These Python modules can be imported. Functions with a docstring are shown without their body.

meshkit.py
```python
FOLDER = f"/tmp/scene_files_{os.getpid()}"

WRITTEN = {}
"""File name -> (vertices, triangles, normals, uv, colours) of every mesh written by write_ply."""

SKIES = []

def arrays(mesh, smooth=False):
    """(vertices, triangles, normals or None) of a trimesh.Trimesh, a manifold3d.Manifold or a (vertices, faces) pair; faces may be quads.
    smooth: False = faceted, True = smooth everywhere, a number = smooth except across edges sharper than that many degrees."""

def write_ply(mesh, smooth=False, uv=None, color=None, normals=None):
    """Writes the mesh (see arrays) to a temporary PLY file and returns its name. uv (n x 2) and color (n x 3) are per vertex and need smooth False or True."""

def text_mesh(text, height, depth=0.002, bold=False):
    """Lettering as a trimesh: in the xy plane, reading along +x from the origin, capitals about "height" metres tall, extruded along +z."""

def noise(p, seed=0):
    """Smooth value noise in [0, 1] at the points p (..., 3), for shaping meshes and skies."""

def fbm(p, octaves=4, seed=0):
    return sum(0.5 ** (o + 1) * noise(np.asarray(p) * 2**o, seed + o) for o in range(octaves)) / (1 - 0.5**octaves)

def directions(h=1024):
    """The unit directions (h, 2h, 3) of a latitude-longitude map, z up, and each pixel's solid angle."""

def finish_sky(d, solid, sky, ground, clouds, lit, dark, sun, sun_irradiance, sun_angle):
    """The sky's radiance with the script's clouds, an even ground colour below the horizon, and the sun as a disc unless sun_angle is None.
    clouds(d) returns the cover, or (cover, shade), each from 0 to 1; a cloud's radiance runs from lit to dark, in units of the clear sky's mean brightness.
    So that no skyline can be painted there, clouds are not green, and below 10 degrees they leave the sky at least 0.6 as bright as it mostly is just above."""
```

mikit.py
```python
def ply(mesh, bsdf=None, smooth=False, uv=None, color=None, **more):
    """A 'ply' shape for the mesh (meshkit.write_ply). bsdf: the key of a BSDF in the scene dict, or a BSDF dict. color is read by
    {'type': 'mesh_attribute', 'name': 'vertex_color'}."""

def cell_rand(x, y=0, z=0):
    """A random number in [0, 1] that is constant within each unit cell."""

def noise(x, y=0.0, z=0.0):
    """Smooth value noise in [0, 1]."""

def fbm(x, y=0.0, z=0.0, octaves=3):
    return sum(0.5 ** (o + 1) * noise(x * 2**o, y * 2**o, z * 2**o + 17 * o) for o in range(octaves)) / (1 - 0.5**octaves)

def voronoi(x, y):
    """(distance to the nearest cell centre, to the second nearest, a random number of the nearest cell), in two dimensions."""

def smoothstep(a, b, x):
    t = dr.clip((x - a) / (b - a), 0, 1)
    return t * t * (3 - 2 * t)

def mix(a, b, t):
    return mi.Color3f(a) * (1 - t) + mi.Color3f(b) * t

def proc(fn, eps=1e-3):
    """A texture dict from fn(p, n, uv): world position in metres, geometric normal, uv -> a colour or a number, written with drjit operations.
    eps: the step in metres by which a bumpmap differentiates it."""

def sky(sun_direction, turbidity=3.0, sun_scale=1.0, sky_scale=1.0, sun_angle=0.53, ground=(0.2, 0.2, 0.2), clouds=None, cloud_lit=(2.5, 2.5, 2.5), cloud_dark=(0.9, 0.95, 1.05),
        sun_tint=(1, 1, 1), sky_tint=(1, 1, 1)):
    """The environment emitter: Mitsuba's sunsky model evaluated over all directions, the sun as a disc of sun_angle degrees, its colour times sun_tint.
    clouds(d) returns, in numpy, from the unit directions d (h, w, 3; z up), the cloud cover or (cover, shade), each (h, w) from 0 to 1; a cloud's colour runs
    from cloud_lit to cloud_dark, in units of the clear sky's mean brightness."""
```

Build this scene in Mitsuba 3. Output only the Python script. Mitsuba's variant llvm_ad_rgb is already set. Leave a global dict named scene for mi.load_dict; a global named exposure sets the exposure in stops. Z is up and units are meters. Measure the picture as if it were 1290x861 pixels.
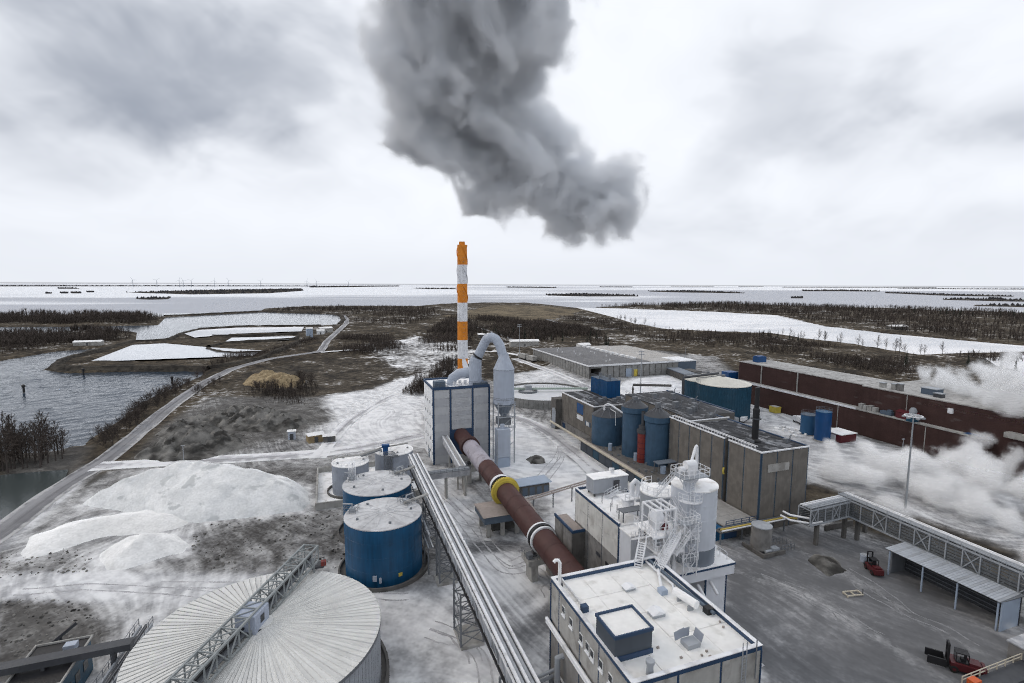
import math, random
import numpy as np, shapely
import drjit as dr
import mitsuba as mi, mikit, meshkit
from mikit import fbm, noise, smoothstep, mix, voronoi
T = mi.ScalarTransform4f
scene, labels = {}, {}

# ------------------------------------------------------------------ camera (site frame: x across the site, y away along it, metres)
AZ, PITCH, ROLL = math.radians(19.75), math.radians(6.32), math.radians(0.24)
EYE = np.array([0.0, 0.0, 55.0])
fw = np.array([math.sin(AZ) * math.cos(PITCH), math.cos(AZ) * math.cos(PITCH), -math.sin(PITCH)])
r0 = np.array([math.cos(AZ), -math.sin(AZ), 0.0])
u0 = np.cross(r0, fw)
up = -math.sin(ROLL) * r0 + math.cos(ROLL) * u0
scene['camera'] = {'type': 'perspective', 'fov': 90.0, 'fov_axis': 'x', 'near_clip': 0.5, 'far_clip': 150000.0,
                   'to_world': T().look_at(origin=EYE.tolist(), target=(EYE + fw).tolist(), up=up.tolist())}

# ------------------------------------------------------------------ overcast daylight
def overcast(d):
    """a bright overcast: rounded grey-blue cloud banks in the west (left), thin and white towards the east"""
    el = np.degrees(np.arcsin(np.clip(d[..., 2], 0, 1))); az = np.degrees(np.arctan2(d[..., 0], d[..., 1]))
    q = np.stack([d[..., 0], d[..., 1], d[..., 2] * 1.25], -1)
    w = np.stack([meshkit.fbm(q * 3.1 + k, 3, 20 + k) for k in range(3)], -1) - 0.5
    n = meshkit.fbm(q * np.array([4.2, 4.2, 4.8]) + w * 1.1 + 4.2, 6, 3)
    f = meshkit.fbm(q * np.array([10.0, 10.0, 12.0]) + w * 2.5, 5, 8)
    def bank(a, e, wa, we): return np.exp(-((az - a) / wa) ** 2 - ((el - e) / we) ** 2)
    thick = 1.00 * bank(-21, 23, 17, 8) + 0.75 * bank(-2, 27, 9, 7) + 0.95 * bank(-12, 13.5, 15, 3.4) + 0.7 * bank(-1, 9.5, 9, 2.0) + 0.6 * bank(-30, 8, 14, 3) + 0.6 * bank(60, 13, 10, 3.5) + 0.55 * bank(46, 6, 12, 1.8) + 0.18 * bank(50, 22, 12, 6) + 0.7 * bank(-70, 30, 35, 20) + 0.6 * bank(150, 35, 70, 30)
    soft = np.clip((n - 0.36) / 0.26, 0, 1); fine = np.clip((f - 0.3) / 0.4, 0, 1)
    shade = np.clip(thick, 0, 1.1) * (0.16 + 0.80 * soft) * (0.62 + 0.5 * fine)
    shade += 0.26 * np.clip((n - 0.5) / 0.2, 0, 1) * np.clip(el / 12, 0, 1) + 0.05 * fine
    shade = 0.92 * np.tanh(shade * 1.05)
    hz = np.exp(-(el / 5.0) ** 2)
    return np.ones_like(el), np.clip(shade * (1 - 0.6 * hz) + 0.17 * hz, 0, 1)
scene['daylight'] = mikit.sky((-0.62, 0.50, 0.72), turbidity=3, sun_scale=0.13, sun_angle=24, ground=(0.2, 0.2, 0.2), clouds=overcast,
                              cloud_lit=(3.52, 3.64, 3.86), cloud_dark=(0.86, 1.00, 1.28), sun_tint=(1.0, 1.0, 1.03))
exposure = 1.62

LAY = {'land': [(-420,-150),(-420,60),(-109.3,199.5),(-102.4,208.9),(-92.3,204.6),(-84.1,205.2),(-83.1,209.3),(-76.6,207.0),(-79.3,221.7),(-78.7,245.0),(-80.4,293.4),(-74.4,328.9),(-70.8,355.0),(-73.4,378.0),(-120.2,390.2),(-150.8,393.8),(-172.1,412.3),(-180.0,454.4),(-178.4,485.4),(-177.0,580.2),(-154.0,591.8),(-153.3,657.3),(-147.2,714.8),(-110.4,741.3),(-30.9,730.9),(-9.2,731.4),(12.3,746.8),(20.5,818.7),(23.2,967.7),(9.0,1019.3),(-124.8,1133.0),(-257.8,999.5),(-264.1,1024.2),(-128.5,1166.6),(-132.8,1282.6),(32.5,1403.5),(212.1,1307.9),(270.7,1401.1),(460.9,1634.1),(587.9,1526.7),(579.6,1216.3),(571.4,1122.8),(464.5,771.3),(411.1,620.2),(406.0,546.3),(486.6,449.1),(474.6,381.8),(478.0,358.0),(465.7,318.7),(452.8,275.8),(490.8,273.7),(560.9,261.8),(632.1,193.6),(2600,600),(2600,-150)],
 'strip': [(629.2,1144.8),(812.7,1241.0),(1172.7,1318.9),(1228.4,1140.0),(1323.2,930.0),(1416.2,668.7),(1539.3,317.6),(693.0,140.0),(631.0,295.2),(624.6,315.2),(625.8,405.9),(657.1,524.2),(807.5,748.0),(789.0,886.1),(719.4,1000.2)],
 'bay': [(572.9,1192.8),(615.8,1120.4),(744.1,1034.7),(879.9,815.4),(701.2,549.4),(668.1,312.8),(709.7,177.6),(527.1,130.6),(488.4,227.4),(413.4,252.0),(423.4,390.2),(356.9,543.2)],
 'ice_pool': [(474.8,244.9),(522.2,243.4),(571.2,213.5),(475.5,176.8),(420.5,195.1),(435.4,217.3)],
 'pond_ice': [(-158.0,431.2),(-164.7,539.1),(-142.0,544.8),(-97.8,499.5),(-52.4,462.5),(-55.6,431.4)],
 'pond_ice2': [(-92.8,546.3),(-92.9,581.3),(-32.7,580.1),(-37.9,543.7)],
 'snow_flat': [(-149.3,646.4),(-144.9,691.2),(-106.5,714.5),(-29.8,703.9),(-29.9,639.7),(-94.1,629.3),(-128.8,595.9)],
 'small_pond': [(-96.3,184.6),(-85.7,184.9),(-74.7,183.9),(-70.0,168.1),(-70.4,159.4),(-71.4,149.2),(-76.4,141.8)],
 'isl_l1': [(-792.9,1091.8),(-517.6,1095.7),(-377.9,1105.2),(-259.0,999.9),(-221.4,816.5),(-285.7,807.5),(-394.9,833.6),(-591.7,812.6)],
 'isl_l2': [(-484.3,663.6),(-324.1,682.4),(-263.7,744.5),(-210.7,695.3),(-178.4,580.6),(-188.6,537.5),(-216.2,523.4),(-226.4,473.8),(-298.9,406.3)],
 'islands': [[(-1150.0,3700.9),(-1041.3,4786.7),(-794.2,5447.1),(-280.1,6403.6),(-186.7,4528.9),(-323.3,3366.6),(-660.1,3029.1)],[(-648.1,2180.2),(-650.7,2365.5),(-581.2,2353.2),(-535.4,2137.3),(-571.0,2074.1)],[(-1421.7,3439.9),(-1396.8,3437.6),(-1355.1,3334.5),(-1379.3,3337.0)],[(-1423.5,3601.4),(-1385.9,3598.5),(-1314.9,3404.5),(-1343.5,3407.2)],[(-1397.4,3657.4),(-1343.4,3653.5),(-1263.3,3425.2),(-1307.0,3429.3)],[(-1466.9,4058.8),(-1411.0,4019.8),(-1341.2,3808.9),(-1373.6,3810.8)],[(-2666.0,6702.8),(-2458.8,6639.8),(-2254.7,6087.6),(-2405.9,6063.4)],[(-7866.2,11516.7),(-6069.6,12954.1),(-3142.3,15296.3),(-273.0,16235.3),(-218.1,12947.0),(-3072.3,11691.6),(-4630.8,9881.0),(-6068.2,8882.3)],[(-388.4,12828.7),(2576.5,19895.4),(1863.7,14393.5),(238.3,9849.9),(-265.6,8749.9)],[(1128.8,7279.5),(1752.3,7263.3),(1547.7,6458.6),(1169.6,6294.5)],[(4550.4,13202.0),(5030.1,10912.5),(4040.4,8836.1),(3529.5,10088.2)],[(1184.3,2731.7),(1561.9,3038.7),(1602.2,2449.3),(1488.0,2231.6),(1205.2,2259.3),(1098.1,2501.1)],[(2983.6,4353.5),(3846.2,4771.9),(3141.6,3246.2),(2939.0,3036.6),(2708.6,3359.4),(2719.0,3906.4)],[(9510.0,16913.0),(10540.5,16285.4),(8308.4,12877.4),(7272.1,12842.2)],[(37593.4,50148.4),(44634.7,51019.1),(23757.8,27154.3),(20495.7,27339.1)],[(36268.5,38298.2),(40358.7,39292.9),(23671.6,23044.8),(21683.1,22895.0)],[(5754.0,4982.5),(7027.6,5421.2),(6039.3,4186.7),(5489.9,3805.5),(5440.0,4195.5),(4878.4,4203.8)],[(5103.6,3483.8),(4266.1,2431.2),(3987.1,1941.6),(3662.6,1783.1),(3597.1,2092.3),(4371.5,2983.4)],[(2606.8,1524.5),(2816.0,1538.3),(2892.2,1101.7),(2535.4,965.1),(2461.7,1316.9),(2467.2,1439.5)],[(1854.0,1000.8),(2074.5,788.8),(1919.4,729.4),(1776.1,952.6)],[(2129.0,1903.5),(2197.7,1891.5),(2053.0,1766.6),(1993.4,1777.7)],[(21107.3,19418.1),(33424.0,19890.5),(22258.3,13244.3),(15590.0,14341.3)],[(14916.2,9865.8),(17913.5,7863.7),(14624.1,6418.8),(12862.6,8506.8)],[(3004.9,1559.9),(3039.1,1524.2),(2918.7,1463.6),(2889.1,1496.6)]],
 'forests': [[(-123.0,1185.7),(30.1,1305.8),(197.5,1218.6),(229.2,1057.3),(147.2,763.7),(85.1,689.1),(27.1,750.0),(14.7,945.5)],[(184.4,851.3),(226.7,910.7),(267.9,765.3),(305.8,667.1),(307.9,535.7),(242.5,393.3),(204.2,445.0),(163.4,444.2),(150.0,516.9),(105.6,398.4),(78.2,407.3),(80.3,498.8),(125.3,650.5)],[(8.0,561.3),(65.9,570.1),(63.8,438.9),(49.7,406.6),(14.2,413.3),(1.8,458.8)],[(371.4,844.9),(434.9,736.8),(384.3,585.2),(388.1,522.1),(463.5,427.6),(393.2,357.6),(324.3,367.1),(299.6,414.7),(315.4,512.3)],[(424.7,422.2),(438.3,349.8),(427.1,260.5),(317.5,190.3),(318.8,241.8),(340.3,297.9),(343.0,349.1)],[(455.0,260.5),(584.2,218.5),(546.7,204.1),(436.0,224.5)],[(52.2,317.2),(74.5,358.8),(88.9,358.2),(72.3,287.7),(61.7,266.6),(41.5,248.4),(33.0,257.1)],[(-45.4,293.7),(-36.6,316.2),(-8.4,331.3),(-5.8,280.5),(-11.1,245.2),(-26.6,253.7)],[(-88.5,416.3),(-68.8,454.9),(-52.1,459.8),(-11.4,567.4),(-7.0,512.0),(-41.8,413.5),(-65.3,396.9),(-71.4,358.2)],[(-68.5,301.5),(-65.7,328.5),(-58.2,331.2),(-53.9,300.9),(-61.1,283.1)]],
 'roads': [([(-75.6,115.0),(-71.0,126.2),(-69.9,139.5),(-70.1,164.7),(-67.2,187.1),(-67.4,217.6),(-68.2,252.4),(-67.7,285.3),(-66.4,323.7),(-60.2,370.3),(-41.8,413.5),(-6.9,445.2),(-2.1,524.8),(9.2,627.6),(22.9,751.3),(27.5,854.6),(24.6,967.3)],6.5),([(-6.9,439.9),(15.6,448.8),(54.2,442.0),(83.0,450.5),(102.5,426.4),(136.1,388.5),(149.2,338.4)],5),([(-67.7,182.9),(-50.8,180.7),(-28.4,176.8),(-4.8,173.6),(12.9,176.2),(31.1,183.8)],8),([(-4.8,168.7),(0.2,190.2),(6.6,213.3),(17.7,235.5),(26.7,253.4),(42.8,268.4),(67.3,312.2),(103.1,366.2)],5),([(65.3,207.0),(74.6,192.7),(76.6,171.5),(73.8,136.2),(72.0,118.8),(70.2,104.5)],6),([(164.3,758.7),(182.2,646.3),(178.0,508.1),(163.8,424.7)],4.5),([(130.3,357.4),(133.5,290.2),(130.9,238.9),(129.9,209.4),(140.6,181.4)],6),([(381.2,1089.1),(340.0,806.9),(302.7,609.9),(304.7,559.2),(367.0,577.2)],4)],
 'heaps': [('big',[(-58.3,152.1),(-53.4,156.7),(-45.8,161.5),(-34.4,162.5),(-23.9,160.2),(-12.9,152.5),(-6.0,144.1),(-5.3,134.7),(-6.8,128.9),(-16.5,129.5),(-29.8,130.3),(-38.1,135.3),(-48.0,144.6)],1.15,15),('mid',[(-62.5,135.4),(-56.4,141.7),(-49.1,143.2),(-40.8,142.6),(-33.2,135.8),(-33.1,129.8),(-40.5,130.0),(-49.5,130.9),(-54.7,126.3),(-60.6,125.1)],0.45,3.0),('near',[(-46.0,121.6),(-44.9,125.6),(-40.1,128.7),(-32.9,127.0),(-28.0,120.4),(-28.9,115.6),(-33.5,115.0),(-38.2,113.0),(-42.3,113.8)],0.85,7),('g1',[(-60.8,188.0),(-55.8,199.9),(-46.7,212.6),(-33.1,205.8),(-28.8,189.7),(-39.0,180.5),(-49.9,181.2)],0.8,9.5),('g2',[(-49.0,232.2),(-37.9,242.1),(-24.6,233.3),(-9.2,218.6),(-12.7,206.5),(-24.9,207.3),(-39.4,215.6)],0.9,8),('g3',[(-60.9,215.3),(-55.6,229.4),(-48.0,235.8),(-42.7,225.0),(-47.6,209.7),(-54.9,205.2)],0.7,6.5),('wood',[(-44.8,311.6),(-43.7,334.5),(-34.8,340.1),(-24.6,333.8),(-15.7,314.4),(-17.3,295.3),(-28.8,296.9),(-36.9,304.2)],0.7,5.5),('hill',[(193.9,894.9),(413.5,1310.2),(538.9,1226.5),(522.7,978.5),(349.0,761.6),(261.9,748.2),(212.5,801.1)],0.08,14)],
 'rubble': [([(-31.0,128.7),(-16.4,129.1),(1.4,127.4),(1.9,99.5),(-13.6,103.2),(-26.0,108.7)],420),([(-56.1,110.1),(-41.2,103.7),(-34.1,91.9),(-33.8,83.0),(-41.3,78.6)],260),([(-60.8,186.5),(-59.3,218.0),(-51.5,254.2),(-10.0,216.4),(-30.5,191.1),(-41.8,178.4)],520),([(-64.3,127.7),(-56.9,128.4),(-47.3,124.3),(-45.2,114.3),(-59.6,117.6)],160)],
 'lanes': [([(-58.1,114.4),(-55.8,113.7),(-53.5,113.0),(-51.2,112.2),(-48.9,111.4),(-46.7,110.5),(-44.4,109.7),(-42.2,108.8),(-40.0,107.8),(-37.7,106.9),(-35.5,106.0),(-33.3,105.1),(-31.1,104.1),(-28.8,103.2),(-26.6,102.3),(-24.3,101.5),(-22.1,100.6),(-19.8,99.8),(-17.5,99.0),(-15.2,98.2),(-12.9,97.4),(-10.7,96.5),(-8.5,95.5),(-6.4,94.4),(-4.3,93.1),(-2.3,91.7),(-0.3,90.2),(1.6,88.8),(3.6,87.4),(5.7,86.2),(7.8,85.3),(10.1,84.7),(12.5,84.4),(15.0,84.2),(17.4,84.2),(20.0,84.2),(22.4,84.3),(24.9,84.2),(27.2,84.0),(29.5,83.6)],9,0.66,0.9,4),([(22.4,150.3),(22.8,147.3),(23.1,144.4),(23.5,141.7),(23.9,139.2),(24.3,136.7),(24.8,134.3),(25.2,132.1),(25.6,129.8),(26.0,127.6),(26.4,125.5),(26.7,123.3),(27.1,121.1),(27.4,118.8),(27.7,116.5),(27.9,114.1),(28.2,111.7),(28.3,109.1),(28.5,106.3),(28.6,103.4),(28.6,100.3),(28.7,97.2),(28.8,94.2),(29.2,91.5),(29.8,89.5),(30.9,88.2),(32.4,87.8),(34.3,88.4),(36.6,89.6),(39.2,91.5),(41.9,93.8),(44.6,96.3),(47.4,99.0),(50.1,101.6),(52.5,104.1),(54.7,106.2),(56.6,107.9),(57.9,108.9),(58.8,109.1),(59.0,108.4)],8,0.74,0.85,4),([(76.0,171.6),(75.6,169.4),(75.3,167.2),(75.0,165.0),(74.7,162.8),(74.5,160.6),(74.3,158.4),(74.1,156.1),(73.9,153.9),(73.7,151.7),(73.6,149.5),(73.4,147.2),(73.3,145.0),(73.2,142.8),(73.1,140.6),(73.0,138.3),(72.9,136.1),(72.8,133.9),(72.7,131.6),(72.6,129.4),(72.4,127.2),(72.3,124.9),(72.2,122.7),(72.0,120.5),(71.8,118.3),(71.6,116.1),(71.4,113.8),(71.2,111.6),(70.9,109.4),(70.6,107.2),(70.3,105.0),(70.0,102.8),(69.6,100.6),(69.1,98.5),(68.7,96.3),(68.1,94.1),(67.6,91.9),(67.0,89.8),(66.3,87.6),(65.6,85.5)],5,0.22,1,2.5),([(85.9,186.2),(85.8,184.4),(85.7,182.7),(85.7,180.9),(85.6,179.1),(85.5,177.4),(85.4,175.6),(85.3,173.8),(85.1,172.1),(85.0,170.3),(84.9,168.5),(84.8,166.8),(84.6,165.0),(84.5,163.3),(84.3,161.5),(84.2,159.7),(84.0,158.0),(83.9,156.2),(83.7,154.5),(83.5,152.7),(83.3,151.0),(83.1,149.2),(82.9,147.4),(82.7,145.7),(82.5,143.9),(82.3,142.2),(82.1,140.4),(81.9,138.7),(81.7,136.9),(81.4,135.2),(81.2,133.4),(81.0,131.7),(80.7,129.9),(80.4,128.2),(80.2,126.4),(79.9,124.7),(79.6,122.9),(79.4,121.2),(79.1,119.4),(78.8,117.7)],3,0.85,0.85,2),([(67.5,192.5),(69.0,190.3),(70.4,188.0),(71.6,185.6),(72.6,183.2),(73.4,180.7),(74.0,178.1),(74.4,175.5),(74.7,172.9),(74.8,170.2),(74.7,167.6),(74.5,165.0),(74.1,162.4),(73.5,159.9),(72.8,157.4),(71.9,155.0),(70.8,152.7),(69.6,150.4),(68.3,148.1),(66.9,146.0),(65.5,143.8),(63.9,141.7),(62.3,139.6),(60.7,137.5),(59.0,135.5),(57.3,133.4),(55.6,131.3),(54.0,129.3),(52.3,127.2),(50.6,125.2),(49.0,123.2),(47.2,121.2),(45.5,119.4),(43.6,117.6),(41.7,115.9),(39.7,114.3),(37.6,112.8),(35.4,111.4),(33.1,110.2),(30.6,109.2)],7,0.6,0.9,4),([(27.7,98.8),(28.8,98.7),(30.0,98.4),(31.2,98.1),(32.4,97.7),(33.7,97.1),(34.9,96.5),(36.0,95.8),(37.1,95.0),(38.2,94.2),(39.1,93.3),(39.8,92.3),(40.4,91.3),(40.9,90.2),(41.1,89.0),(41.2,87.9),(41.1,86.7),(40.9,85.5),(40.5,84.2),(40.1,83.0),(39.5,81.7),(38.8,80.5),(38.0,79.3),(37.2,78.1),(36.3,76.9),(35.4,75.8),(34.4,74.7),(33.5,73.7),(32.4,72.7),(31.4,71.9),(30.4,71.2),(29.3,70.7),(28.2,70.3),(27.1,70.2),(26.1,70.2),(25.0,70.5),(23.9,71.1),(22.9,71.9),(21.8,73.0),(20.8,74.5)],5,0.26,1,3),([(31.4,94.1),(32.2,94.0),(32.9,93.8),(33.6,93.6),(34.2,93.3),(34.8,93.0),(35.3,92.7),(35.8,92.3),(36.2,91.8),(36.6,91.3),(36.9,90.8),(37.1,90.3),(37.4,89.7),(37.5,89.2),(37.7,88.5),(37.7,87.9),(37.8,87.3),(37.8,86.6),(37.7,86.0),(37.7,85.3),(37.5,84.7),(37.4,84.0),(37.2,83.3),(37.0,82.7),(36.7,82.0),(36.4,81.4),(36.1,80.8),(35.8,80.2),(35.4,79.7),(35.0,79.1),(34.5,78.6),(34.1,78.1),(33.6,77.7),(33.1,77.3),(32.5,76.9),(32.0,76.6),(31.4,76.3),(30.8,76.1),(30.2,75.9),(29.6,75.8)],2.2,0.7,1,1.5),([(-68.6,185.4),(-68.5,184.0),(-68.5,182.6),(-68.4,181.3),(-68.4,179.9),(-68.3,178.5),(-68.2,177.1),(-68.2,175.8),(-68.1,174.4),(-68.0,173.0),(-68.0,171.6),(-67.9,170.3),(-67.9,168.9),(-67.8,167.5),(-67.7,166.1),(-67.7,164.7),(-67.6,163.4),(-67.6,162.0),(-67.5,160.6),(-67.4,159.2),(-67.4,157.9),(-67.3,156.5),(-67.2,155.1),(-67.2,153.7),(-67.1,152.4),(-67.1,151.0),(-67.0,149.6),(-66.9,148.2),(-66.9,146.8),(-66.8,145.5),(-66.8,144.1),(-66.7,142.7),(-66.6,141.3),(-66.6,140.0),(-66.5,138.6),(-66.4,137.2),(-66.4,135.8),(-66.3,134.5),(-66.3,133.1),(-66.2,131.7)],5,0.5,0.9,3),([(-13.1,98.0),(-13.1,97.6),(-13.1,97.2),(-13.1,96.7),(-13.1,96.3),(-13.1,95.9),(-13.2,95.5),(-13.2,95.2),(-13.3,94.8),(-13.3,94.4),(-13.4,94.1),(-13.5,93.7),(-13.6,93.4),(-13.7,93.0),(-13.8,92.7),(-13.9,92.4),(-14.0,92.0),(-14.2,91.7),(-14.3,91.4),(-14.5,91.1),(-14.7,90.9),(-14.8,90.6),(-15.0,90.3),(-15.2,90.0),(-15.5,89.8),(-15.7,89.5),(-15.9,89.3),(-16.1,89.1),(-16.4,88.8),(-16.7,88.6),(-16.9,88.4),(-17.2,88.2),(-17.5,88.0),(-17.8,87.8),(-18.1,87.6),(-18.4,87.4),(-18.8,87.3),(-19.1,87.1),(-19.4,86.9),(-19.8,86.8)],5,0.7,0.8,4),([(6.1,77.7),(6.8,77.9),(7.5,78.1),(8.2,78.2),(8.9,78.3),(9.6,78.3),(10.3,78.2),(10.9,78.1),(11.6,77.9),(12.2,77.7),(12.9,77.5),(13.5,77.2),(14.1,76.8),(14.6,76.4),(15.2,76.0),(15.7,75.6),(16.2,75.1),(16.7,74.6),(17.1,74.1),(17.5,73.5),(17.9,72.9),(18.3,72.3),(18.6,71.7),(18.9,71.1),(19.1,70.4),(19.3,69.7),(19.4,69.1),(19.6,68.4),(19.6,67.7),(19.6,67.0),(19.6,66.4),(19.5,65.7),(19.4,65.0),(19.2,64.4),(19.0,63.7),(18.7,63.1),(18.3,62.5),(17.9,61.9),(17.4,61.3),(16.9,60.7)],6,0.75,0.8,5),([(73.1,73.3),(73.7,72.6),(74.3,71.9),(74.8,71.2),(75.3,70.5),(75.8,69.7),(76.2,69.0),(76.5,68.2),(76.9,67.4),(77.2,66.6),(77.5,65.8),(77.7,65.0),(78.0,64.2),(78.2,63.4),(78.3,62.6),(78.5,61.7),(78.6,60.9),(78.7,60.0),(78.8,59.2),(78.9,58.3),(79.0,57.4),(79.1,56.6),(79.1,55.7),(79.2,54.8),(79.2,54.0),(79.2,53.1),(79.3,52.2),(79.3,51.3),(79.3,50.5),(79.4,49.6),(79.4,48.7),(79.5,47.9),(79.5,47.0),(79.6,46.1),(79.7,45.3),(79.8,44.4),(79.9,43.6),(80.0,42.7),(80.1,41.9),(80.3,41.1)],3,0.34,1,2.5),([(59.1,61.1),(59.0,60.8),(58.9,60.5),(58.8,60.2),(58.7,60.0),(58.6,59.7),(58.5,59.4),(58.4,59.1),(58.3,58.8),(58.2,58.5),(58.1,58.2),(58.0,57.9),(57.9,57.7),(57.8,57.4),(57.7,57.1),(57.6,56.8),(57.5,56.5),(57.4,56.2),(57.3,55.9),(57.2,55.6),(57.0,55.4),(56.9,55.1),(56.8,54.8),(56.7,54.5),(56.6,54.2),(56.5,53.9),(56.4,53.6),(56.3,53.3),(56.2,53.1),(56.1,52.8),(56.0,52.5),(55.9,52.2),(55.8,51.9),(55.7,51.6),(55.6,51.3),(55.5,51.0),(55.4,50.8),(55.3,50.5),(55.2,50.2),(55.1,49.9)],2.5,0.5,1,2),([(91.1,76.6),(91.3,75.8),(91.5,74.9),(91.7,74.1),(91.8,73.3),(91.9,72.4),(92.0,71.6),(92.1,70.8),(92.1,69.9),(92.1,69.1),(92.1,68.3),(92.1,67.4),(92.1,66.6),(92.1,65.8),(92.0,65.0),(91.9,64.1),(91.9,63.3),(91.8,62.5),(91.7,61.6),(91.6,60.8),(91.5,60.0),(91.4,59.1),(91.3,58.3),(91.2,57.5),(91.1,56.6),(91.1,55.8),(91.0,55.0),(90.9,54.1),(90.8,53.3),(90.8,52.5),(90.7,51.6),(90.7,50.8),(90.7,50.0),(90.6,49.1),(90.7,48.3),(90.7,47.5),(90.7,46.6),(90.8,45.8),(90.9,44.9),(91.0,44.1)],2.5,0.3,1,2),([(195.4,187.2),(194.1,184.4),(192.8,181.6),(191.6,178.7),(190.4,175.8),(189.3,173.0),(188.3,170.1),(187.3,167.2),(186.4,164.2),(185.5,161.3),(184.7,158.4),(183.9,155.4),(183.1,152.4),(182.4,149.5),(181.6,146.5),(181.0,143.5),(180.3,140.5),(179.6,137.5),(179.0,134.5),(178.4,131.5),(177.7,128.5),(177.1,125.5),(176.5,122.5),(175.9,119.5),(175.2,116.5),(174.6,113.5),(173.9,110.5),(173.3,107.5),(172.6,104.5),(171.9,101.5),(171.1,98.6),(170.3,95.6),(169.5,92.7),(168.6,89.7),(167.7,86.8),(166.8,83.9),(165.8,80.9),(164.8,78.0),(163.7,75.2),(162.5,72.3)],7,0.62,0.9,5)],
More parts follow.
